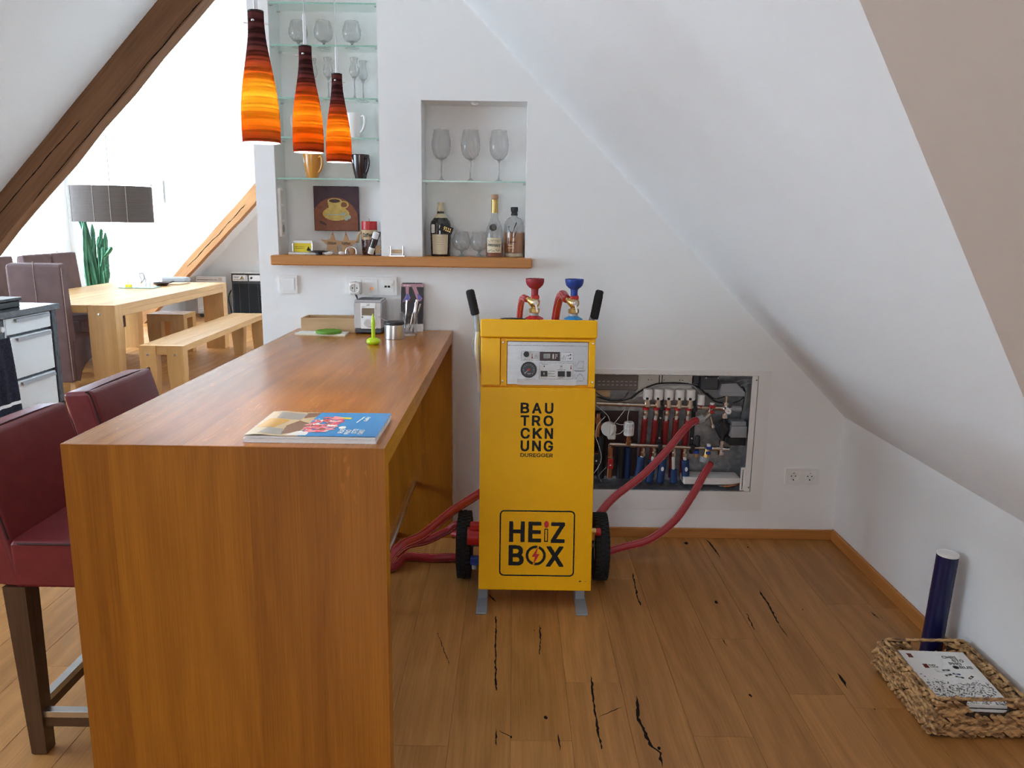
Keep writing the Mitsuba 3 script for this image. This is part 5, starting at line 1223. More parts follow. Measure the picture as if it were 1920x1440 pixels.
part(k, 'nozzle', cyl(H(1137, 985, 3.632), H(1137, 948, 3.632), 20 * K, 14), 'mat_brass', 40)
# cables
CAB = (('mat_dark_grey', 7, [(90, 330), (140, 365), (200, 392), (300, 402), (370, 385), (420, 318)], 3.632, 'grey cable sagging under the terminal box'),
       ('mat_grey_plastic', 7, [(470, 405), (560, 330), (660, 280), (790, 250), (960, 242), (1060, 250), (1110, 290), (1150, 335)], 3.642, 'light grey cable arching over the actuators to the white cap'),
       ('mat_black', 8, [(450, 400), (560, 310), (680, 250), (800, 232), (980, 235), (1120, 270), (1220, 350), (1300, 410), (1380, 430)], 3.652, 'black cable arching over the actuators'),
       ('mat_black', 7, [(100, 380), (250, 420), (420, 405), (520, 330), (620, 270)], 3.650, 'black cable running left from the actuators'),
       ('mat_black', 6, [(1490, 430), (1560, 400), (1600, 350), (1590, 280), (1540, 250)], 3.655, 'black cable looping round the valve motor'),
       ('mat_grey_plastic', 7, [(1530, 255), (1600, 222), (1680, 215), (1715, 250)], 3.640, 'grey cable leaving the valve motor at the upper right'),
       ('mat_grey_plastic', 7, [(1500, 215), (1590, 190), (1690, 190), (1722, 215)], 3.660, 'second grey cable at the upper right corner'),
       ('mat_dark_grey', 7, [(1590, 280), (1600, 380), (1590, 480), (1570, 600)], 3.660, 'dark cable dropping from the valve motor to the pump'),
       ('mat_black', 6, [(1215, 330), (1290, 385), (1360, 380), (1440, 345), (1500, 330)], 3.655, 'black cable below the junction box'),
       ('mat_offwhite', 3.5, [(95, 455), (150, 500), (215, 560), (245, 640)], 3.612, 'thin white cable to the round actuator'),
       ('mat_offwhite', 3.5, [(190, 565), (130, 640), (95, 750), (135, 870), (165, 1000), (130, 1110), (70, 1190)], 3.610, 'thin white cable hanging in a long bow at the left'),
       ('mat_offwhite', 3.5, [(430, 480), (415, 560), (418, 625)], 3.612, 'thin white cable above the thermostat head'),
       ('mat_offwhite', 3.5, [(390, 490), (320, 590), (280, 640)], 3.616, 'thin white cable slanting to the round actuator'),
       ('mat_offwhite', 3.5, [(300, 640), (350, 655), (385, 650)], 3.620, 'short white cable between the two white heads'),
       ('mat_offwhite', 3.5, [(305, 755), (350, 745), (385, 705)], 3.622, 'short white cable below the thermostat head'),
       ('mat_grey_plastic', 3.0, [(220, 1100), (150, 1190), (175, 1255)], 3.615, 'thin grey cable bent at the cabinet floor'))
for m, r, pts, y, l in CAB:
    solo('cable', tube(curve([H(a, b, y) for a, b in pts], 6), r * K, 8), m, l, 'cable', True)
solo('white_plate', bx(hx(1010), hx(1590), 3.60, 3.70, hz(1262), hz(1190), 0.003), 'mat_frame_white', 'white folded plate lying on the cabinet floor', 'plate')
k = thing('brown_cable_end', 'frayed brown cable end lying at the lower right of the cabinet', 'cable')
part(k, 'cable', tube(curve([H(1385, 1262, 3.59), H(1440, 1268, 3.588), H(1500, 1258, 3.588), H(1560, 1250, 3.595), H(1605, 1245, 3.61)], 6), [5 * K] * 4 + [12 * K] * 21, 8), 'mat_copper', True)
for i in range(3):
    part(k, 'strand', tube([H(1395, 1262 + i * 3, 3.588), H(1370 - i * 8, 1268 - i * 5, 3.586)], 3 * K, 6), 'mat_nickel', True)

# ---------------------------------------------------------------- things on the bar counter
TZ = CZ + 0.0002
k = thing('wooden_tray', 'shallow oak tray box at the wall end of the counter', 'tray')
tx0, tx1, ty0, ty1, tz1 = -0.930, -0.690, 3.435, 3.556, TZ + 0.064
part(k, 'front_board', bx(tx0, tx1, ty0, ty0 + 0.008, TZ, tz1, 0.0008), 'mat_tray_oak', grain='x')
part(k, 'rear_board', bx(tx0, tx1, ty1 - 0.008, ty1, TZ, tz1, 0.0008), 'mat_tray_oak', grain='x')
part(k, 'side_board', bx(tx0, tx0 + 0.008, ty0 + 0.0082, ty1 - 0.0082, TZ, tz1, 0.0008), 'mat_tray_oak', grain='y')
part(k, 'side_board', bx(tx1 - 0.008, tx1, ty0 + 0.0082, ty1 - 0.0082, TZ, tz1, 0.0008), 'mat_tray_oak', grain='y')
part(k, 'bottom_board', bx(tx0 + 0.0082, tx1 - 0.0082, ty0 + 0.0082, ty1 - 0.0082, TZ, TZ + 0.006, 0), 'mat_tray_oak', grain='x')
k = thing('paper_pad', 'white paper pad lying in front of the oak tray', 'paper')
pp = Polygon([(-0.936, 3.350), (-0.714, 3.326), (-0.716, 3.425), (-0.930, 3.430)])
part(k, 'pad', mv(ext(pp, 0.007), 0, 0, TZ), 'mat_cream')
part(k, 'top_sheet', mv(ext(pp.buffer(-0.0005), 0.0005), 0, 0, TZ + 0.0071), 'mat_paper')
mat('mat_green_felt', (0.10, 0.24, 0.015), 0.7)
solo('green_coaster', lathe([(0, 0), (0.052, 0), (0.055, 0.002), (0.055, 0.009), (0.053, 0.0115), (0, 0.0115)], 40, (-0.795, 3.372, TZ + 0.0078)), 'mat_green_felt', 'round green felt coaster lying on the white paper pad', 'coaster', 40)

mat('mat_silver_plastic', (0.42, 0.40, 0.40), 0.35, metal=0.5)
mat('mat_radio_display', (0.16, 0.11, 0.055), 0.25)
k = thing('radio', 'silver cube-shaped radio with a display and a round dial', 'radio')
rx0, rx1, ry0, ry1 = -0.690, -0.570, 3.400, 3.545
part(k, 'body', bx(rx0, rx1, ry0 + 0.003, ry1, TZ + 0.022, TZ + 0.140, 0.005), 'mat_silver_plastic')
part(k, 'base', bx(rx0 + 0.002, rx1 - 0.002, ry0 + 0.005, ry1 - 0.003, TZ + 0.006, TZ + 0.022, 0.002), 'mat_dark_grey')
for x in (rx0 + 0.02, rx1 - 0.02):
    for y in (ry0 + 0.025, ry1 - 0.02):
        part(k, 'foot', cyl((x, y, TZ), (x, y, TZ + 0.007), 0.008, 14), 'mat_black')
part(k, 'top_rim', bx(rx0 + 0.002, rx1 - 0.002, ry0 + 0.006, ry1 - 0.003, TZ + 0.139, TZ + 0.148, 0.003), 'mat_silver_plastic')
part(k, 'top_panel', bx(rx0 + 0.012, rx1 - 0.012, ry0 + 0.018, ry1 - 0.012, TZ + 0.1478, TZ + 0.1490, 0), 'mat_dark_grey')
fp = part(k, 'front_plate', bx(rx0 + 0.030, rx1 - 0.025, ry0 - 0.001, ry0 + 0.004, TZ + 0.024, TZ + 0.136, 0.001), 'mat_white_plastic', label='white front plate')
part(fp, 'display', bx(rx0 + 0.035, rx1 - 0.030, ry0 - 0.0016, ry0 - 0.0008, TZ + 0.082, TZ + 0.114, 0), 'mat_radio_display')
part(fp, 'lettering', front(text('JVR', 0.0058, 0.0003, True, 0.013), (rx0 + 0.056, ry0 - 0.001, TZ + 0.125)), 'mat_print_black')
part(fp, 'printed_line', bx(rx0 + 0.034, rx0 + 0.052, ry0 - 0.0013, ry0 - 0.0008, TZ + 0.1185, TZ + 0.1200, 0), 'mat_line_grey')
kn = part(fp, 'dial', cyl((rx0 + 0.063, ry0 - 0.001, TZ + 0.052), (rx0 + 0.063, ry0 - 0.010, TZ + 0.052), 0.0195, 28, b=0.002), 'mat_chrome', 40, label='round silver dial')
part(kn, 'cap', cyl((rx0 + 0.063, ry0 - 0.0098, TZ + 0.052), (rx0 + 0.063, ry0 - 0.011, TZ + 0.052), 0.0165, 28), 'mat_silver_plastic')
part(fp, 'button', cyl((rx0 + 0.037, ry0 - 0.001, TZ + 0.075), (rx0 + 0.037, ry0 - 0.003, TZ + 0.075), 0.003, 12), 'mat_black')

mat('mat_lime', (0.42, 0.60, 0.010), 0.22, spec=0.6)
k = thing('lime_candle_holder', 'lime green candle-shaped stick on a round flat foot', 'candle holder')
c = (-0.557, 3.120, TZ)
part(k, 'foot', lathe([(0, 0), (0.016, 0), (0.026, 0.005), (0.0285, 0.0125), (0.026, 0.020), (0.016, 0.0255), (0, 0.027)], 32, c), 'mat_lime', True)
part(k, 'stick', lathe([(0, 0.022), (0.0082, 0.022), (0.0076, 0.06), (0.0084, 0.085), (0.0080, 0.092), (0.0062, 0.104), (0.0035, 0.116), (0.0025, 0.122), (0, 0.123)], 24, c), 'mat_lime', True)
k = thing('steel_sugar_pot', 'brushed steel pot with black lid and a spoon handle, in front of the cutlery glass', 'pot')
c = (-0.498, 3.285, TZ)
part(k, 'body', lathe([(0, 0), (0.040, 0), (0.0415, 0.002), (0.0415, 0.058), (0.040, 0.060), (0, 0.060)], 36, c), 'mat_steel', 40)
part(k, 'lid', lathe([(0, 0.060), (0.041, 0.060), (0.0425, 0.062), (0.0425, 0.069), (0.040, 0.072), (0, 0.0725)], 36, c), 'mat_black', 40, label='black lid')
part(k, 'spoon', tube(curve([(-0.525, 3.275, TZ + 0.073), (-0.548, 3.265, TZ + 0.086), (-0.562, 3.26, TZ + 0.098)], 5), 0.0016, 8), 'mat_chrome', True)
k = thing('glass_cup', 'clear drinking glass full of teaspoons and knives', 'glass')
c = (-0.452, 3.405, TZ)
part(k, 'glass', lathe([(0, 0), (0.0345, 0), (0.036, 0.003), (0.039, 0.098), (0.0372, 0.098), (0.034, 0.012), (0, 0.010)], 32, c), 'mat_glass', 40)
rr = random.Random(12)
for i in range(7):
    a0, a1 = rr.uniform(0, 6.28), rr.uniform(-0.9, 0.7)
    b0 = np.array([c[0] + 0.020 * math.cos(a0), c[1] + 0.018 * math.sin(a0), TZ + 0.014])
    e = np.array([0.050 * math.cos(a1) * (0.75 if i % 3 else 0.2), 0.015 * math.sin(a1), 0.135 + rr.uniform(-0.02, 0.012)])
    top = b0 + e
    lab = ('steel teaspoon standing in the clear glass', 'steel knife standing in the clear glass')[i % 2]
    kk = thing('teaspoon' if i % 2 == 0 else 'table_knife', lab, 'cutlery', 'teaspoons in the glass' if i % 2 == 0 else 'knives in the glass')
    a_, b_, d_ = frame_of(e)
    if i % 2 == 0:
        part(kk, 'handle', tube([b0 + e * 0.2, b0 + e * 0.6, top], [0.0018, 0.0022, 0.0036], 8), 'mat_chrome', True)
        m = trimesh.creation.icosphere(2, 1.0); m.apply_scale((0.011, 0.003, 0.017))
        part(kk, 'bowl', lay(m, b0 + e * 0.12, a_, b_, d_), 'mat_chrome', True)
    else:
        h_ = hull([top + a_ * s * 0.0045 + b_ * t * 0.0022 for s in (-1, 1) for t in (-1, 1)] + [b0 + e * 0.45 + a_ * s * 0.003 + b_ * t * 0.0016 for s in (-1, 1) for t in (-1, 1)])
        part(kk, 'handle', h_, 'mat_chrome')
        part(kk, 'blade', hull([b0 + e * 0.46 + a_ * s * 0.004 + b_ * t * 0.0007 for s in (-1, 1) for t in (-1, 1)] + [b0 + a_ * s * 0.003 + b_ * t * 0.0004 for s in (-1, 1) for t in (-1, 1)]), 'mat_steel')
mat('mat_leaflet_dark', (0.014, 0.012, 0.020), 0.3)
mat('mat_skin_pink', (0.42, 0.20, 0.24), 0.4)
mat('mat_xray_blue', (0.10, 0.11, 0.36), 0.4)
k = thing('brochure', 'dark folded brochure with X-ray feet standing against the wall', 'brochure')
bo, ez = np.array([-0.504, 3.512, TZ]), np.array([0, 0.20, 0.98])
ez = ez / np.linalg.norm(ez)
def onb(poly, h, lift): return lay(ext(poly, h), bo + np.array([0, -1, 0.2]) * lift, (1, 0, 0), ez)
part(k, 'back_leaf', lay(ext(sbox(0.004, 0, 0.094, 0.218), 0.0006), bo + np.array([0, 0.006, 0]), (1, 0, 0), ez), 'mat_leaflet_dark')
part(k, 'front_leaf', onb(sbox(0, 0, 0.101, 0.214), 0.0012, 0), 'mat_paper')
part(k, 'dark_picture', onb(sbox(0, 0.034, 0.101, 0.200), 0.0004, 0.0013), 'mat_leaflet_dark')
part(k, 'top_stripe', onb(sbox(0, 0.2002, 0.101, 0.214), 0.0004, 0.0013), 'mat_skin_pink')
part(k, 'lettering', lay(text('Jive Wolf', 0.006, 0.0003, True, 0.034), bo + ez * 0.2035 + np.array([0.008, -0.0019, 0]), (1, 0, 0), ez), 'mat_paper')
foot = lambda dx: [(dx + 0.016, 0.200), (dx + 0.030, 0.200), (dx + 0.029, 0.170), (dx + 0.037, 0.150), (dx + 0.030, 0.138), (dx + 0.004, 0.132), (dx + 0.008, 0.142), (dx + 0.019, 0.160)]
part(k, 'leg_print', onb(Polygon(foot(0.004)).buffer(0.001), 0.0003, 0.0018), 'mat_skin_pink')
part(k, 'leg_print', onb(Polygon([(0.050, 0.200), (0.066, 0.200), (0.080, 0.165), (0.094, 0.150), (0.090, 0.140), (0.080, 0.136), (0.070, 0.150)]).buffer(0.001), 0.0003, 0.0018), 'mat_skin_pink')
part(k, 'bone_print', onb(Polygon([(0.024, 0.170), (0.033, 0.166), (0.040, 0.150), (0.032, 0.139), (0.010, 0.134), (0.012, 0.142), (0.024, 0.156)]), 0.0003, 0.0023), 'mat_xray_blue')
part(k, 'bone_print', onb(Polygon([(0.072, 0.170), (0.082, 0.166), (0.092, 0.150), (0.084, 0.138), (0.076, 0.146)]), 0.0003, 0.0023), 'mat_xray_blue')

# magazines at the near end of the counter
mat('mat_cover_blue', (0.035, 0.24, 0.58), 0.25, spec=0.5)
mat('mat_cover_sand', (0.50, 0.40, 0.26), 0.3)
mat('mat_cover_brown', (0.20, 0.10, 0.06), 0.3)
mat('mat_cover_pink', (0.62, 0.10, 0.16), 0.3)
mat('mat_cover_rose', (0.72, 0.30, 0.34), 0.3)
mat('mat_cover_yellow', (0.62, 0.50, 0.02), 0.3)
mat('mat_cover_grey', (0.30, 0.29, 0.29), 0.3)
mat('mat_cover_ochre', (0.55, 0.32, 0.08), 0.3)
mx0, mx1, my0, my1 = -0.590, -0.298, 1.678, 1.896
k = thing('magazine', 'lower white-edged magazine of the stack near the counter front edge', 'magazine')
part(k, 'pages', bx(mx0 - 0.002, mx1 - 0.001, my0, my1, TZ, TZ + 0.008, 0.0008), 'mat_sheets')
part(k, 'cover', bx(mx0 - 0.003, mx1, my0 - 0.001, my1 + 0.001, TZ + 0.0081, TZ + 0.0088, 0), 'mat_paper')
part(k, 'edge_line', bx(mx0 - 0.003, mx1, my0 - 0.0012, my0 - 0.0002, TZ + 0.0002, TZ + 0.0016, 0), 'mat_paper')
k = thing('magazine', 'upper magazine with blue cover, pink racer picture and white letters', 'magazine')
Z1 = TZ + 0.0092
part(k, 'pages', bx(mx0, mx1 - 0.002, my0 + 0.001, my1, Z1, Z1 + 0.0055, 0.0008), 'mat_sheets')
# the cover bulges a little along its left edge
nu, nv = 24, 4
gx, gy = np.meshgrid(np.linspace(0, 1, nu + 1), np.linspace(0, 1, nv + 1), indexing='ij')
def lift(u): return 0.0060 + 0.0035 * np.exp(-((u - 0.10) / 0.10) ** 2) + 0.001 * u
def mcover(poly, h=0.0004, lift_=0.0):
    if poly.bounds[2] - poly.bounds[0] > 0.05:
        cuts = np.linspace(poly.bounds[0], poly.bounds[2], int((poly.bounds[2] - poly.bounds[0]) / 0.025) + 2)
        return cat(*[mcover(q, h, lift_) for q in (poly.intersection(sbox(a, -1, b, 2)) for a, b in zip(cuts[:-1], cuts[1:])) if q.area > 1e-9])
    m = ext(poly.segmentize(0.02), h)
    v = np.array(m.vertices)
    w, d = mx1 - mx0, my1 - my0
    z = Z1 + lift(v[:, 0]) + v[:, 2] + lift_
    return trimesh.Trimesh(np.stack([mx0 + v[:, 0] * w, my0 + v[:, 1] * d, z], 1), m.faces, process=False)
strips_ = [sbox(i / 20, 0, (i + 1) / 20, 1) for i in range(20)]
part(k, 'cover', cat(*[mcover(s, 0.0006) for s in strips_[8:]]), 'mat_cover_blue', label='blue front cover')
part(k, 'cover_street', cat(*[mcover(s, 0.0006) for s in strips_[:8]]), 'mat_cover_sand')
for nm, pts, m in (('house_print', [(0.02, 0.30), (0.16, 0.28), (0.22, 0.62), (0.05, 0.66)], 'mat_cover_ochre'), ('house_print', [(0.09, 0.06), (0.27, 0.04), (0.24, 0.26), (0.12, 0.28)], 'mat_cover_grey'), ('house_print', [(0.10, 0.68), (0.30, 0.66), (0.31, 0.92), (0.09, 0.94)], 'mat_cover_grey'),
                   ('street_print', [(0.26, 0.05), (0.38, 0.18), (0.40, 0.5), (0.30, 0.62), (0.24, 0.40)], 'mat_cover_brown'), ('roof_print', [(0.31, 0.72), (0.40, 0.80), (0.41, 0.98), (0.30, 0.96)], 'mat_cover_brown'), ('sky_print', [(0.30, 0.02), (0.46, 0.02), (0.46, 0.14), (0.37, 0.20)], 'mat_sheets')):
    part(k, nm, mcover(Polygon(pts), 0.0003, 0.0007), m)
rr = random.Random(21)
SHARDS = {'mat_cover_pink': [], 'mat_cover_rose': [], 'mat_cover_brown': [], 'mat_paper': []}
for i in range(150):
    t, q = rr.uniform(0, 2 * PI), math.sqrt(rr.random())
    cx, cy = 0.52 + 0.125 * q * math.cos(t) + 0.02 * math.sin(t), 0.46 + 0.33 * q * math.sin(t)
    m = 'mat_cover_pink' if i % 5 < 2 else 'mat_cover_rose' if i % 5 < 4 else ('mat_cover_brown' if i % 2 else 'mat_paper')
    L_, w_ = rr.uniform(0.012, 0.05) * (1 if i < 90 else 0.5), rr.uniform(0.02, 0.06) * (1 if i < 90 else 0.5)
    e_ = affinity.rotate(Polygon([(-L_, -w_ * 0.4), (L_ * 0.4, -w_), (L_, w_ * 0.2), (-L_ * 0.3, w_)]), rr.uniform(-35, 35))
    SHARDS[m].append((i, affinity.translate(e_, cx, cy)))
for m, lst in SHARDS.items():
    part(k, 'racer_print', cat(*[mcover(e_, 0.00015, 0.0009 + 0.0000045 * i) for i, e_ in lst]), m)
part(k, 'flag_print', mcover(Polygon([(0.60, 0.72), (0.70, 0.70), (0.70, 0.77), (0.60, 0.78)]), 0.0003, 0.0010), 'mat_cover_yellow')
def cov_text(s, x, y, h, w, m='mat_paper', name='lettering'):   # reads along the short side, seen sideways
    t = text(s, 1.0, 0.0003, True, None)
    v = np.array(t.vertices); x0, x1 = v[:, 0].min(), v[:, 0].max()
    W, D = mx1 - mx0, my1 - my0
    uu, vv = x - v[:, 1] * h, y + (v[:, 0] - x0) / (x1 - x0) * w
    P3 = np.stack([mx0 + uu * W, my0 + vv * D, Z1 + lift(uu) + 0.0008 + v[:, 2]], 1)
    part(k, name, trimesh.Trimesh(P3, t.faces, process=False), m)
for i, w_ in enumerate(('CHRI', 'STO', 'PHO', 'RUS')):
    cov_text(w_, 0.88 - i * 0.052 + 0.0, 0.08 + 0.035 * (i % 2), 0.038, 0.17)
part(k, 'badge', mcover(affinity.translate(affinity.scale(Point(0, 0).buffer(1), 0.028, 0.05), 0.69, 0.34), 0.0003, 0.0010), 'mat_paper')
cov_text('Sally', 0.845, 0.62, 0.030, 0.19)
part(k, 'slash', mcover(Polygon([(0.765, 0.56), (0.775, 0.56), (0.805, 0.82), (0.795, 0.82)]), 0.0003, 0.0008), 'mat_paper')

# ---------------------------------------------------------------- basket with magazines and the poster tube
mat('mat_seagrass', proc(lambda p, n, uv: mix((0.150, 0.074, 0.028), (0.56, 0.33, 0.145), smoothstep(0.28, 0.72, fbm(p.x * 60, p.y * 60, p.z * 110)))), 0.6, spec=0.4)
mat('mat_seagrass_dark', (0.035, 0.018, 0.009), 0.8)
bk = thing('wicker_basket', 'low braided seagrass basket with handle slots holding magazines', 'basket')
BX0, BX1, BY0, BY1, BZ = 1.246, 1.530, 2.066, 2.420, 0.125
HS = [(1.352, 1.462)]                       # handle slots in front and rear side
z0s, z1s = 0.083, 0.118
def panel_y(y0, y1):
    pl = sbox(BX0 + 0.006, 0.004, BX1 - 0.006, BZ - 0.006).difference(sbox(HS[0][0] - 0.008, z0s - 0.006, HS[0][1] + 0.008, z1s + 0.01))
    return lay(ext(pl, y1 - y0), (0, y0, 0), (1, 0, 0), (0, 0, 1), (0, 1, 0))
part(bk, 'core', cat(panel_y(BY0 + 0.006, BY0 + 0.014), panel_y(BY1 - 0.014, BY1 - 0.006), bx(BX0 + 0.006, BX0 + 0.014, BY0 + 0.006, BY1 - 0.006, 0.004, BZ - 0.006, 0), bx(BX1 - 0.014, BX1 - 0.006, BY0 + 0.006, BY1 - 0.006, 0.004, BZ - 0.006, 0), bx(BX0 + 0.006, BX1 - 0.006, BY0 + 0.006, BY1 - 0.006, 0.003, 0.008, 0)), 'mat_seagrass_dark')
rr = random.Random(8)
leaf0 = trimesh.creation.icosphere(2, 1.0)
def strand(pos, along, out, L, W, th=0.0065):
    along = np.array(along, float); along /= np.linalg.norm(along)
    out = np.array(out, float)
    side = np.cross(out, along)
    v = np.array(leaf0.vertices)
    v = np.sign(v) * np.abs(v) ** np.array([0.72, 0.62, 0.8])
    bend = 0.12 * (v[:, 0] ** 2)
    P3 = np.array(pos) + v[:, :1] * along * L * 0.5 + v[:, 1:2] * side * W * 0.5 + (v[:, 2:] - bend[:, None] * 2) * out * th
    return trimesh.Trimesh(P3, leaf0.faces, process=False)
def weave(o, e, length, out, skip, vis, rows=5, pitch=0.021):
    """chevron plait: o start at the floor, e along the side"""
    e, out = np.array(e, float), np.array(out, float)
    up = np.array([0, 0, 1.0])
    bulk = []
    rh = (BZ - 0.012) / rows
    for r in range(rows):
        n = int(length / pitch)
        for i in range(-1 if r % 2 else 0, n + 1):
            s = (i + 0.5) / n * length + (pitch * 0.5 if r % 2 else 0)
            if s > length + 0.002 or s < -0.002: continue
            z = 0.005 + (r + 0.5) * rh
            x_here = o[0] + e[0] * s
            if skip and HS[0][0] - 0.010 < x_here < HS[0][1] + 0.010 and z > z0s - 0.004: continue
            sl_ = (1 if r % 2 else -1) * rr.uniform(0.25, 1.0)
            d = e + up * sl_
            pos = np.array(o, float) + e * s + up * (z + rr.uniform(-0.003, 0.003)) + out * (rr.uniform(0.0, 0.003) + 0.004 * math.sin(PI * z / BZ))
            m = strand(pos, d, out, rr.uniform(0.036, 0.056), rr.uniform(0.013, 0.0175), 0.0058)
            if vis: part(bk, 'strand', m, 'mat_seagrass', True)
            else: bulk.append(m)
    return bulk
bulk = []
bulk += weave((BX0, BY0 + 0.006, 0), (1, 0, 0), BX1 - BX0, (0, -1, 0), True, True)
bulk += weave((BX0 + 0.006, BY0, 0), (0, 1, 0), BY1 - BY0, (-1, 0, 0), False, True)
bulk += weave((BX0 + 0.01, BY1 - 0.014, 0), (1, 0, 0), BX1 - BX0 - 0.02, (0, -1, 0), True, True)
bulk += weave((BX1 - 0.014, BY0 + 0.01, 0), (0, 1, 0), BY1 - BY0 - 0.02, (-1, 0, 0), False, False)
bulk += weave((BX0, BY1 - 0.006, 0), (1, 0, 0), BX1 - BX0, (0, 1, 0), True, False)
bulk += weave((BX1 - 0.006, BY0, 0), (0, 1, 0), BY1 - BY0, (1, 0, 0), False, False)
bulk += weave((BX0 + 0.014, BY0 + 0.01, 0), (0, 1, 0), BY1 - BY0 - 0.02, (1, 0, 0), False, False)
bulk += weave((BX0 + 0.01, BY0 + 0.014, 0), (1, 0, 0), BX1 - BX0 - 0.02, (0, 1, 0), True, False)
part(bk, 'inner_strands', cat(*bulk), 'mat_seagrass', True, kind='stuff')
rim_pts = []
for (ax, ay), (cx, cy) in zip([(BX0 + 0.01, BY0 + 0.01), (BX1 - 0.01, BY0 + 0.01), (BX1 - 0.01, BY1 - 0.01), (BX0 + 0.01, BY1 - 0.01)], [(BX1 - 0.01, BY0 + 0.01), (BX1 - 0.01, BY1 - 0.01), (BX0 + 0.01, BY1 - 0.01), (BX0 + 0.01, BY0 + 0.01)]):
    for s in np.linspace(0.04, 0.96, 8):
        rim_pts.append((ax + (cx - ax) * s, ay + (cy - ay) * s, BZ - 0.002))
rim_pts.append(rim_pts[0])
rc = curve(rim_pts, 6)
part(bk, 'rim', tube(rc, 0.0055 + 0.001 * np.sin(np.arange(len(rc)) * 1.3), 10), 'mat_seagrass', True)
# magazines inside
mo, mu, mv_ = np.array([1.277, 2.118, 0.098]), np.array([0.985, -0.045, 0.0]), np.array([0.055, 0.985, 0.012])
MW, MH = 0.212, 0.268
def flat(poly, h=0.0003, lift_=0.0): return lay(ext(poly, h), mo + np.array([0, 0, lift_]), mu, mv_, (0, 0, 1))
k = thing('magazine', 'reddish-brown magazine lying lowest in the basket, only its right edge showing', 'magazine')
mat('mat_cover_red', (0.12, 0.016, 0.012), 0.4)
part(k, 'pages', lay(ext(sbox(0.004, -0.010, MW + 0.022, MH - 0.012), 0.010), mo - (0, 0, 0.031), mu, mv_, (0, 0, 1)), 'mat_cover_red')
k = thing('magazine', 'second magazine in the basket, under the white one with crowd drawing', 'magazine')
part(k, 'pages', lay(ext(sbox(0.002, -0.030, MW - 0.004, MH - 0.004), 0.010), mo - (0, 0, 0.0205), mu, mv_, (0, 0, 1)), 'mat_sheets')
part(k, 'cover', lay(ext(sbox(0.001, -0.031, MW - 0.003, MH - 0.004), 0.0006), mo - (0, 0, 0.0104), mu, mv_, (0, 0, 1)), 'mat_leaflet_dark')
k = thing('magazine', 'topmost white magazine in the basket with a drawn crowd and black title', 'magazine')
part(k, 'pages', lay(ext(sbox(0, -0.026, MW, MH), 0.0088), mo - (0, 0, 0.0094), mu, mv_, (0, 0, 1)), 'mat_sheets')
part(k, 'cover', flat(sbox(-0.0005, -0.027, MW + 0.0005, MH + 0.0005), 0.0006, -0.0005), 'mat_paper', label='white cover')
def mtext(s, x, y, h, w, m='mat_print_black'):
    part(k, 'lettering', lay(text(s, h, 0.0003, True, w), mo + mu * x + mv_ * y + np.array([0, 0, 0.0003]), mu, mv_, (0, 0, 1)), m)
mtext('CHRI', 0.128, 0.226, 0.0145, 0.046); mtext('STO', 0.152, 0.207, 0.0145, 0.036); mtext('PHO', 0.134, 0.188, 0.0145, 0.038); mtext('RUS', 0.158, 0.168, 0.0145, 0.040)
part(k, 'badge', flat(affinity.translate(Point(0, 0).buffer(0.0095), 0.145, 0.174), 0.0003, 0.0003), 'mat_print_black')
mtext('Erste', 0.062, 0.180, 0.007, 0.022); mtext('Liebe', 0.064, 0.170, 0.007, 0.024)
for y, w_ in ((0.158, 0.012), (0.150, 0.012), (0.143, 0.026)):
    part(k, 'printed_line', flat(sbox(0.070, y, 0.070 + w_, y + 0.0016), 0.0003, 0.0003), 'mat_grey_plastic')
for x, y in ((0.018, 0.225), (0.044, 0.165)):
    part(k, 'red_print', flat(sbox(x, y, x + 0.015, y + 0.024), 0.0003, 0.0003), 'mat_cover_red')
rr = random.Random(77)
for nm, m, n_, lim in (('crowd_print', 'mat_print_black', 330, 0), ('crowd_print', 'mat_leaflet_dark', 90, 1), ('blue_print', 'mat_insul_blue', 26, 2)):
    sh_ = []
    for i in range(n_):
        x = rr.uniform(0.012, MW - 0.010)
        edge_h = 0.085 + 0.055 * max(0, (abs(x - 0.118) - 0.03) / 0.09)
        y = rr.uniform(-0.024, edge_h) * (0.8 if lim == 1 else 1)
        if lim == 2: y = rr.uniform(-0.02, 0.05)
        s_ = affinity.rotate(sbox(-rr.uniform(0.001, 0.0042), -rr.uniform(0.0006, 0.0016), rr.uniform(0.001, 0.0042), rr.uniform(0.0006, 0.0018)), rr.uniform(0, 180))
        sh_.append(affinity.translate(s_, x, y))
    part(k, nm, flat(shapely.union_all(sh_), 0.0003, 0.0003 + lim * 0.0001), m, kind='stuff')
for x, y, a in ((0.105, 0.155, 5), (0.128, 0.135, -10), (0.130, 0.118, -20), (0.165, 0.118, 40), (0.100, 0.128, 20)):
    part(k, 'figure_print', flat(affinity.translate(affinity.rotate(sbox(-0.012, -0.004, 0.012, 0.004).difference(sbox(-0.006, -0.002, 0.004, 0.002)), a), x, y), 0.0003, 0.0004), 'mat_insul_blue' if y == 0.135 else 'mat_print_black')

mat('mat_tube_blue', (0.006, 0.007, 0.050), 0.28, spec=0.5)
k = thing('poster_tube', 'dark blue poster tube with white cap standing behind the basket', 'poster tube')
p0, p1 = np.array([1.478, 2.517, 0.0]), np.array([1.492, 2.512, 0.386])
part(k, 'tube', cyl(p0, p1, 0.0345, 40, b=0.0015), 'mat_tube_blue', 40)
d = (p1 - p0) / np.linalg.norm(p1 - p0)
part(k, 'cap', turn(lathe([(0.0345, -0.003), (0.0352, 0.0), (0.0352, 0.004), (0.0325, 0.006), (0.029, 0.003), (0.020, 0.006), (0, 0.009)], 40), p1, d), 'mat_white_plastic', 40, label='white end cap')

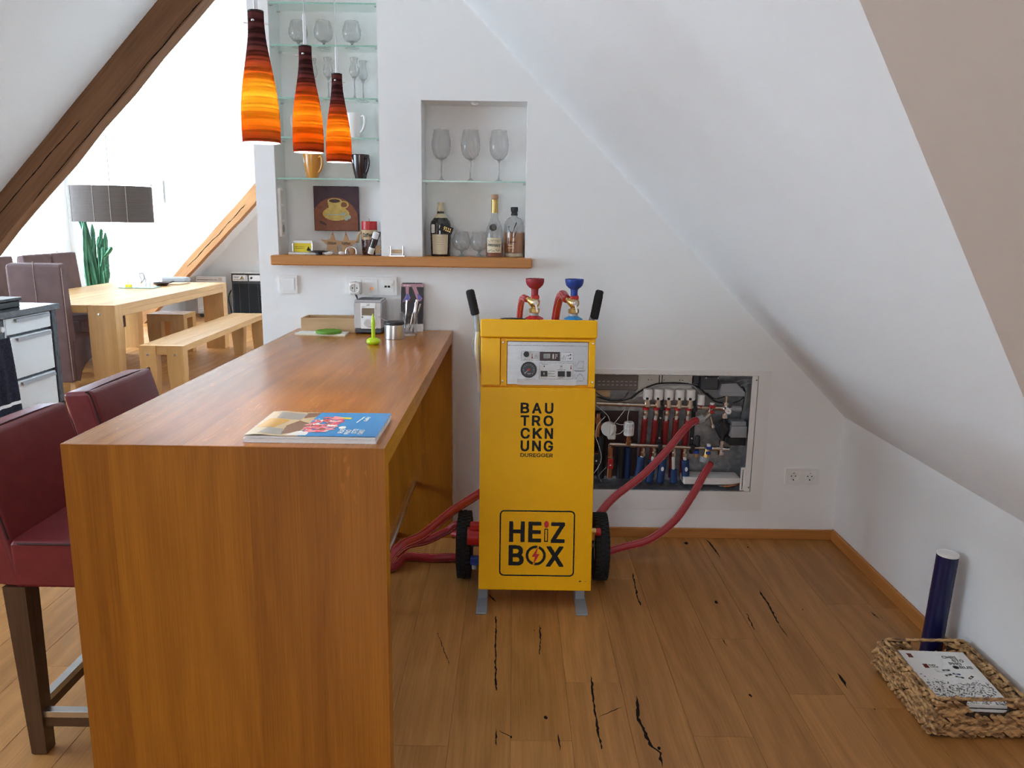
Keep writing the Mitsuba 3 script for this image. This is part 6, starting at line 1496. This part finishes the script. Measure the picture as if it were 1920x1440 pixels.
# ---------------------------------------------------------------- kitchen island
mat('mat_worktop', proc(lambda p, n, uv: mix((0.012, 0.015, 0.020), (0.050, 0.056, 0.066), fbm(p.x * 40, p.y * 40, p.z * 40))), 0.22, spec=0.6)
mat('mat_carcass', proc(lambda p, n, uv: mix((0.018, 0.022, 0.030), (0.060, 0.068, 0.080), noise(p.x * 160, p.y * 160, p.z * 30))), 0.55)
mat('mat_front_white', (0.66, 0.70, 0.72), 0.25)
isl = thing('kitchen_cabinet', 'kitchen base cabinet with white drawer fronts and dark worktop behind the bar stools', 'kitchen cabinet')
part(isl, 'worktop', bx(-3.70, -3.055, 3.40, 5.290, 0.864, 0.902, 0.002), 'mat_worktop', label='dark stone-look worktop')
part(isl, 'carcass', bx(-3.68, -3.105, 3.42, 5.215, 0.07, 0.863, 0.001), 'mat_carcass')
part(isl, 'plinth', bx(-3.66, -3.16, 3.44, 5.215, 0.0, 0.07, 0), 'mat_black')
part(isl, 'end_panel', bx(-3.69, -3.075, 5.222, 5.272, 0.0, 0.863, 0.002), 'mat_carcass', label='dark end panel')
for z0, z1 in ((0.755, 0.856), (0.476, 0.737), (0.085, 0.458)):
    dq = part(isl, 'drawer', bx(-3.104, -3.082, 4.745, 5.213, z0, z1, 0.002), 'mat_front_white', label='white drawer front')
    part(dq, 'handle', cat(bx(-3.086, -3.066, 4.83, 5.19, z1 - 0.012, z1 - 0.009, 0), bx(-3.070, -3.066, 4.83, 5.19, z1 - 0.030, z1 - 0.009, 0)), 'mat_grey_plastic')
ov = part(isl, 'oven', bx(-3.104, -3.086, 4.14, 4.738, 0.10, 0.856, 0.002), 'mat_dark_grey', label='dark built-in oven front')
part(ov, 'rail', cyl((-3.052, 4.18, 0.735), (-3.052, 4.725, 0.735), 0.008, 12), 'mat_chrome', True)
for y in (4.20, 4.71):
    part(ov, 'rail_bracket', cyl((-3.086, y, 0.735), (-3.052, y, 0.735), 0.007, 10), 'mat_chrome', True)
part(ov, 'knob', cyl((-3.087, 4.692, 0.800), (-3.065, 4.692, 0.800), 0.018, 20, b=0.002), 'mat_sheets', 40)
part(ov, 'edge_strip', bx(-3.088, -3.082, 4.728, 4.742, 0.10, 0.856, 0), 'mat_galvanised')
mat('mat_towel', proc(lambda p, n, uv: mix((0.012, 0.012, 0.020), (0.030, 0.030, 0.045), noise(p.y * 90, p.z * 200, 1.0))), 0.9, spec=0.1)
tw = thing('kitchen_towel', 'dark navy kitchen towel with white stripe and fringe hanging at the left edge', 'towel')
def drape(z0, z1, name, m, x_=-3.040, parent=tw):
    ys = np.linspace(4.36, 4.708, 25)
    v, f = [], []
    zs = np.linspace(z0, z1, 10)
    for j, z in enumerate(zs):
        t = (0.745 - z) / 0.45
        for i, y in enumerate(ys):
            yy = y + t * 0.022
            x = x_ + 0.006 * math.sin(i * 0.9) * min(1, t * 3) + (0.012 * t)
            v.append((x, yy, z))
    n = len(v); v += [(a - 0.003, b, c) for a, b, c in v]
    W_ = len(ys)
    for j in range(len(zs) - 1):
        for i in range(W_ - 1):
            a = j * W_ + i
            f += [(a, a + 1, a + W_ + 1), (a, a + W_ + 1, a + W_), (n + a, n + a + W_ + 1, n + a + 1), (n + a, n + a + W_, n + a + W_ + 1)]
    part(parent, name, trimesh.Trimesh(np.array(v), np.array(f), process=False), m, True)
drape(0.752, 0.362, 'cloth', 'mat_towel'); drape(0.3615, 0.342, 'white_stripe', 'mat_sheets'); drape(0.3415, 0.290, 'hem', 'mat_towel')
part(tw, 'fringe', cat(*[tube([(-3.028, 4.385 + i * 0.0115, 0.292), (-3.028 + 0.004 * math.sin(i), 4.386 + i * 0.0115, 0.262)], 0.0018, 5) for i in range(28)]), 'mat_towel', kind='stuff')
k = thing('black_food_tray', 'black flat tray on the dark worktop at the left edge', 'tray')
part(k, 'tray', bx(-3.42, -3.16, 4.62, 5.035, 0.9022, 0.945, 0.006), 'mat_black')
part(k, 'rim', bx(-3.43, -3.15, 4.61, 5.045, 0.945, 0.962, 0.004), 'mat_black')
part(k, 'bright_edge', bx(-3.428, -3.152, 4.612, 5.043, 0.9622, 0.966, 0.001), 'mat_sheets')

# ---------------------------------------------------------------- dining furniture
def plank_leg(parent, x0, x1, y0, y1, z1, taper=0.0, name='leg', bolt=None):
    cx = (x0 + x1) / 2
    v = [(x, y, z1) for x in (x0, x1) for y in (y0, y1)] + [(x, y, z1 * 0.5) for x in (x0, x1) for y in (y0, y1)]
    v += [(cx + (x - cx) * (1 - taper), y, 0.0) for x in (x0, x1) for y in (y0, y1)]
    q = part(parent, name, hull(v), 'mat_pale_oak', grain='z')
    if bolt:
        for bx_ in bolt:
            part(q, 'bolt', cyl((bx_, y0, z1 - 0.075), (bx_, y0 - 0.003, z1 - 0.075), 0.010, 14, b=0.001), 'mat_chrome', True)
    return q
DX0, DX1, DY0, DY1 = -4.56, -3.33, 6.56, 9.16
tb = thing('dining_table', 'long pale oak dining table with plank legs below the drum lamp', 'dining table')
fr5 = np.linspace(DX0, DX1, 7)
for a, b in zip(fr5[:-1], fr5[1:]):
    part(tb, 'top_board', bx(a + 0.0004, b - 0.0004, DY0 + 0.125, DY1 - 0.125, 0.700, 0.750, 0.0015), 'mat_pale_oak', grain='y')
for y0, y1 in ((DY0, DY0 + 0.124), (DY1 - 0.124, DY1)):
    part(tb, 'end_board', bx(DX0 + 0.235, DX1 - 0.235, y0, y1, 0.685, 0.750, 0.002), 'mat_pale_oak', grain='x')
    for x0, x1 in ((DX0, DX0 + 0.23), (DX1 - 0.23, DX1)):
        plank_leg(tb, x0, x1, y0, y1, 0.750, 0.08, bolt=[(x0 + x1) / 2 - 0.02] if y0 < 7 else None)
for x0, x1 in ((DX0, DX0 + 0.05), (DX1 - 0.05, DX1)):
    part(tb, 'side_rail', bx(x0 + 0.001, x1 - 0.001, DY0 + 0.126, DY1 - 0.126, 0.650, 0.6995, 0.002), 'mat_pale_oak', grain='y')
def bench(name, label, cat_, x0, x1, y0, y1, sk, legw):
    k = thing(name, label, cat_)
    h = 0.45
    n = 3
    f_ = np.linspace(x0, x1, n + 1)
    sh_ = lambda y: sk * (y - y0)
    for a, b in zip(f_[:-1], f_[1:]):
        pl = Polygon([(a + 0.0004 + sh_(y0 + 0.09), y0 + 0.09), (b - 0.0004 + sh_(y0 + 0.09), y0 + 0.09), (b - 0.0004 + sh_(y1 - 0.09), y1 - 0.09), (a + 0.0004 + sh_(y1 - 0.09), y1 - 0.09)])
        part(k, 'seat_board', mv(ext(pl, 0.050), 0, 0, h - 0.050), 'mat_pale_oak', grain='y')
    for y in (y0, y1 - 0.089):
        s = sh_(y)
        part(k, 'end_rail', bx(x0 + s + legw + 0.001, x1 + s - legw - 0.001, y + 0.01, y + 0.089, h - 0.075, h - 0.001, 0.001), 'mat_pale_oak', grain='x')
        for a, b in ((x0 + s, x0 + s + legw), (x1 + s - legw, x1 + s)):
            plank_leg(k, a, b, y, y + 0.089, h, 0.30, bolt=[(a + b) / 2] if y == y0 and y1 - y0 > 1 else None)
bench('wooden_bench', 'long pale oak bench in front of the dining table', 'bench', -3.050, -2.690, 6.34, 8.72, -0.026, 0.135)
bench('wooden_stool', 'short oak stool under the edge of the dining table', 'stool', -3.975, -3.575, 8.50, 8.83, 0.0, 0.150)

def dining_chair(x, y, ang, label):
    k = thing('dining_chair', label, 'chair', 'brown high-backed chairs around the dining table')
    c, s = math.cos(ang), math.sin(ang)
    def pl(m):
        m = as_tm(m).copy(); v = np.array(m.vertices)
        m.vertices = np.stack([x + c * v[:, 0] - s * v[:, 1], y + s * v[:, 0] + c * v[:, 1], v[:, 2]], 1); return m
    w = 0.225
    pts = []
    for X in (-w + 0.02, w - 0.02):
        for Y, Z, r in ((0.035, 0.135, 0.02), (0.075, 0.135, 0.02), (0.045, 0.50, 0.02), (0.100, 0.50, 0.02), (0.000, 1.075, 0.02), (0.045, 1.085, 0.018)):
            pts.append((X, Y, Z, r))
    b = part(k, 'backrest', pl(hull_spheres([((X * (1 if Z > 0.9 else 0.98), Y, Z), r) for X, Y, Z, r in pts], 6)), 'mat_brown_leather', 35)
    part(b, 'seam', pl(tube(curve([(0, 0.0145, 0.14), (0, 0.0005, 0.52), (0, -0.0203, 1.07), (0, 0.0, 1.096)], 6), 0.0026, 5)), 'mat_seam', True)
    for X in (-w + 0.004, w - 0.004):
        part(b, 'piping', pl(tube(curve([(X * 0.985, 0.021, 0.14), (X * 0.99, 0.007, 0.52), (X, -0.012, 1.07)], 6), 0.0032, 6)), 'mat_seam', True)
    prof = Polygon([(0.06, 0.46), (0.06, 0.13), (0.11, 0.115), (0.15, 0.19), (0.22, 0.25), (0.33, 0.285), (0.52, 0.295), (0.535, 0.30), (0.535, 0.46)])
    for i_, X in enumerate((-w, w - 0.02)):
        part(k, 'skirt', pl(lay(ext(prof, 0.02), (X, 0, 0), (0, 1, 0), (0, 0, 1), (1, 0, 0))), 'mat_brown_leather')
    part(k, 'seat', pl(rbx(-w + 0.002, w - 0.002, 0.08, 0.545, 0.30, 0.475, 0.025)), 'mat_brown_leather', 35)
    for X in (-w + 0.032, w - 0.032):
        part(k, 'leg', pl(hull([(X + a * 0.022, 0.50 + b_ * 0.022, 0.305) for a in (-1, 1) for b_ in (-1, 1)] + [(X + a * 0.017, 0.50 + b_ * 0.017, 0.0) for a in (-1, 1) for b_ in (-1, 1)])), 'mat_pale_oak')
        part(k, 'leg', pl(hull([(X + a * 0.022, 0.075 + b_ * 0.022, 0.135) for a in (-1, 1) for b_ in (-1, 1)] + [(X + a * 0.018, 0.05 + b_ * 0.018, 0.0) for a in (-1, 1) for b_ in (-1, 1)])), 'mat_pale_oak')
dining_chair(-3.868, 6.395, 0.0, 'brown leather chair at the near end of the dining table, back to the camera')
dining_chair(-4.785, 8.360, -PI / 2, 'brown leather chair on the far side of the table, right one of the adjoining pair')
dining_chair(-4.785, 7.890, -PI / 2, 'brown leather chair on the far side of the table, left one of the adjoining pair')
dining_chair(-4.785, 7.270, -PI / 2, 'brown leather chair cut by the left edge, under the end of the dark beam')

# drum lamp over the table
mat('mat_drum', proc(lambda p, n, uv: mix((0.070, 0.052, 0.044), (0.105, 0.080, 0.068), noise(p.x * 5, p.y * 5, p.z * 500))), 0.75, spec=0.2)
mat('mat_drum_seam', (0.22, 0.18, 0.155), 0.7)
k = thing('drum_lamp', 'large oval brown fabric drum lamp hanging over the dining table', 'pendant lamp')
lcx, lcy, lz0, lz1 = -3.93, 7.85, 1.428, 1.765
ring = lathe([(1.0, 0), (1.0, 1), (0.985, 1), (0.985, 0), (1.0, 0)], 48)
v = np.array(ring.vertices)
ell = lambda q, k_=1.0: np.stack([lcx + q[:, 0] * 0.385 * k_, lcy + q[:, 1] * 0.28 * k_, lz0 + q[:, 2] * (lz1 - lz0)], 1)
part(k, 'shade', trimesh.Trimesh(ell(v), ring.faces, process=False), 'mat_drum', 40)
for a in (-1.65, -1.25, -0.86, -2.45, 0.4, 1.5):
    q = np.array([[math.cos(a), math.sin(a), 0.0], [math.cos(a), math.sin(a), 1.0]])
    part(k, 'seam', tube(ell(q, 1.001), 0.0035, 6), 'mat_drum_seam', True)
part(k, 'diffuser', lay(ext(affinity.scale(Point(0, 0).buffer(1, quad_segs=12), 0.378, 0.273), 0.004), (lcx, lcy, lz0 + 0.02), (1, 0, 0), (0, 1, 0)), 'mat_offwhite')
part(k, 'cable', cyl((lcx, lcy, lz0 + 0.02), (lcx, lcy, roof_dormer(lcx)), 0.003, 8), 'mat_grey_plastic', True)
part(k, 'canopy', cyl((lcx, lcy, roof_dormer(lcx) - 0.05), (lcx, lcy, roof_dormer(lcx) + 0.01), 0.05, 20), 'mat_chrome', 40)

# cactus
mat('mat_cactus', proc(lambda p, n, uv: mix((0.006, 0.045, 0.022), (0.045, 0.16, 0.075), fbm(p.x * 20, p.y * 20, p.z * 8))), 0.5)
k = thing('cactus', 'tall green column cactus with many upright stems behind the dining table', 'cactus')
part(k, 'pot', lathe([(0, 0), (0.17, 0), (0.22, 0.32), (0.225, 0.36), (0.20, 0.36), (0.195, 0.33), (0, 0.32)], 28, (-5.42, 10.25, 0)), 'mat_offwhite', 40)
rr = random.Random(14)
def stem(base, top, r):
    p = curve([base, (np.array(base) * 0.5 + np.array(top) * 0.5) + np.array([rr.uniform(-0.03, 0.03), rr.uniform(-0.03, 0.03), 0]), top], 8)
    n = 16
    fr_ = np.linspace(0, 1, len(p))
    t = tube(p, 1.0, n, False)
    v = np.array(t.vertices).reshape(len(p), n, 3)
    for i in range(len(p)):
        rad = r * min(1, (1 - fr_[i]) * 9 + 0.25) * (1 + 0.10 * math.sin(i * 2.3))
        for j in range(n):
            v[i, j] = p[i] + (v[i, j] - p[i]) * rad * (1.0 if j % 4 == 0 else 0.62 if j % 2 else 0.50)
    t.vertices = v.reshape(-1, 3)
    part(k, 'stem', t, 'mat_cactus')
for i in range(13):
    a = rr.uniform(0, 6.28); q = rr.uniform(0.0, 0.11)
    bx0, by0 = -5.40 + q * math.cos(a), 10.25 + q * math.sin(a) * 0.6
    stem((bx0, by0, 0.33), (bx0 + rr.uniform(-0.17, 0.10), by0 + rr.uniform(-0.06, 0.06), rr.uniform(1.10, 1.62)), rr.uniform(0.024, 0.034))
for b_, t_, r in (((-5.30, 10.2, 0.85), (-5.26, 10.2, 1.10), 0.022), ((-5.25, 10.2, 0.98), (-5.145, 10.2, 1.10), 0.026), ((-5.27, 10.2, 0.62), (-5.24, 10.2, 0.88), 0.024), ((-5.32, 10.2, 1.10), (-5.26, 10.2, 1.33), 0.024), ((-5.48, 10.2, 0.75), (-5.50, 10.2, 1.28), 0.024),
                  ((-5.50, 10.2, 1.22), (-5.57, 10.2, 1.50), 0.026), ((-5.50, 10.2, 0.85), (-5.52, 10.2, 1.10), 0.022), ((-5.31, 10.2, 0.50), (-5.27, 10.2, 0.80), 0.028)):
    stem(b_, t_, r)

# picture on the far wall
k = thing('glass_picture', 'frameless picture with a small red print held by chrome clips on the far white wall', 'picture')
part(k, 'panel', bx(-5.284, -4.898, 11.272, 11.296, 1.678, 1.992, 0.002), 'mat_paper')
part(k, 'red_print', bx(-5.130, -5.080, 11.2712, 11.2719, 1.780, 1.860, 0), 'mat_cover_pink')
part(k, 'black_print', cat(bx(-5.085, -5.050, 11.2712, 11.2719, 1.915, 1.925, 0), front(ext(Polygon([(-5.075, 1.90), (-5.068, 1.90), (-5.035, 1.85), (-5.045, 1.85)]), 0.0006), (0, 11.272, 0)), bx(-5.12, -5.05, 11.2712, 11.2719, 1.770, 1.776, 0)), 'mat_print_black')
for x in (-5.279, -4.903):
    part(k, 'edge_clip', bx(x - 0.006, x + 0.006, 11.262, 11.300, 1.69, 1.98, 0.002), 'mat_steel')

# heaters at the far wall
k = thing('louvred_heater', 'white louvred electric heater standing at the far wall', 'heater')
part(k, 'housing', bx(-4.83, -4.405, 12.02, 12.12, 0.045, 0.612, 0.008), 'mat_white_plastic')
for i in range(13):
    z = 0.085 + i * 0.033
    part(k, 'louvre', hull([(x, y, zz) for x in (-4.81, -4.43) for y, zz in ((12.002, z), (12.02, z + 0.020), (12.02, z - 0.002))]), 'mat_white_plastic')
part(k, 'slot', bx(-4.81, -4.50, 12.0185, 12.0205, 0.560, 0.568, 0), 'mat_dark_grey')
part(k, 'control', rbx(-4.485, -4.43, 12.012, 12.03, 0.548, 0.598, 0.006), 'mat_offwhite', 40)
for x in (-4.75, -4.52):
    part(k, 'foot', bx(x - 0.03, x + 0.03, 11.98, 12.18, 0.0, 0.046, 0.004), 'mat_black')
k = thing('black_heater', 'black-fronted heating unit with white frame and warning sticker at the far wall', 'heater')
part(k, 'frame', bx(-4.362, -3.60, 12.20, 12.34, 0.0, 0.672, 0.006), 'mat_frame_white')
part(k, 'front', bx(-4.345, -3.617, 12.185, 12.201, 0.012, 0.655, 0.003), 'mat_black')
for x0, x1 in ((-4.318, -4.236), (-4.224, -4.095), (-4.083, -3.95), (-3.94, -3.80)):
    part(k, 'vent_panel', bx(x0, x1, 12.178, 12.186, 0.03, 0.500, 0.004), 'mat_rubber')
lb = part(k, 'label_plate', rbx(-4.325, -4.118, 12.178, 12.186, 0.540, 0.632, 0.004), 'mat_white_plastic', 40)
part(lb, 'warning_sign', front(ext(Polygon([(-4.205, 0.572), (-4.150, 0.572), (-4.1775, 0.618)]), 0.001), (0, 12.178, 0)), 'mat_print_black')
part(lb, 'warning_sign', front(ext(Polygon([(-4.193, 0.578), (-4.162, 0.578), (-4.1775, 0.605)]), 0.0012), (0, 12.1772, 0)), 'mat_card_yellow')
for z, x1 in ((0.602, -4.225), (0.588, -4.235), (0.560, -4.14)):
    part(lb, 'printed_line', bx(-4.312, x1, 12.1768, 12.178, z, z + 0.006, 0), 'mat_line_grey')
part(k, 'label_plate', rbx(-4.112, -4.095, 12.178, 12.186, 0.540, 0.632, 0.003), 'mat_white_plastic', 40)
lb = part(k, 'label_plate', rbx(-4.075, -3.90, 12.178, 12.186, 0.540, 0.632, 0.004), 'mat_white_plastic', 40)
part(lb, 'dial', cyl((-4.035, 12.178, 0.588), (-4.035, 12.170, 0.588), 0.016, 16), 'mat_print_black', 40)
part(k, 'power_cable', tube(curve([(-4.36, 12.25, 0.42), (-4.40, 12.22, 0.34), (-4.41, 12.20, 0.25), (-4.385, 12.2, 0.12), (-4.38, 12.22, 0.01)], 6), 0.010, 8), 'mat_black', True)
k, c = cover('far_wall_sockets', 'row of white sockets low on the far beige wall', 'wall socket', -5.06, 0.20, 3, y=12.4)
for q in c: schuko(k, q, 12.4)

# things on the dining table
k = thing('glass_tray', 'glass tray near the middle of the dining table', 'tray')
part(k, 'tray', bx(-4.12, -3.76, 8.22, 8.42, 0.7505, 0.760, 0.003), 'mat_glass_edge')
k = thing('glass_jug', 'clear glass jug standing on the glass tray', 'jug')
part(k, 'body', lathe([(0, 0), (0.062, 0), (0.075, 0.03), (0.070, 0.09), (0.050, 0.125), (0.056, 0.150), (0.053, 0.150), (0.047, 0.125), (0.066, 0.09), (0.071, 0.03), (0.058, 0.005), (0, 0.005)], 28, (-3.99, 8.32, 0.7605)), 'mat_glass', 40)
part(k, 'handle', tube(curve([(-3.935, 8.32, 0.895), (-3.895, 8.32, 0.90), (-3.885, 8.32, 0.845), (-3.925, 8.32, 0.80)], 6), 0.006, 8), 'mat_grey_plastic', True)
solo('yellow_packet', bx(-4.045, -3.985, 8.225, 8.25, 0.7605, 0.788, 0.002), 'mat_card_yellow', 'small yellow packet on the glass tray', 'packet')
for i, (x, h, l) in enumerate(((-3.875, 0.14, 'slim white candle on the glass tray, left of its twin'), (-3.835, 0.09, 'short white candle stub on the glass tray'))):
    solo('slim_candle', lathe([(0, 0), (0.008, 0), (0.007, h * 0.6), (0.002, h), (0, h)], 14, (x, 8.33, 0.7605)), 'mat_sheets', l, 'candle', True)
k = thing('cutlery_bowl', 'dark bowl with utensils on the dining table', 'bowl')
part(k, 'bowl', lathe([(0, 0), (0.05, 0), (0.09, 0.035), (0.087, 0.037), (0.045, 0.008), (0, 0.008)], 28, (-3.83, 8.60, 0.7503)), 'mat_mocha', 40)
part(k, 'utensil', tube([(-3.80, 8.60, 0.765), (-3.70, 8.62, 0.80)], 0.006, 8), 'mat_black', True)
solo('newspaper', bx(-3.98, -3.68, 8.72, 8.98, 0.7503, 0.762, 0.002), 'mat_label_tan', 'folded newspaper at the far end of the dining table', 'newspaper')
solo('grey_blanket', rbx(-4.02, -3.72, 9.00, 9.13, 0.7503, 0.815, 0.028), 'mat_grey_plastic', 'rolled grey cloth at the far end of the dining table', 'cloth', 35)
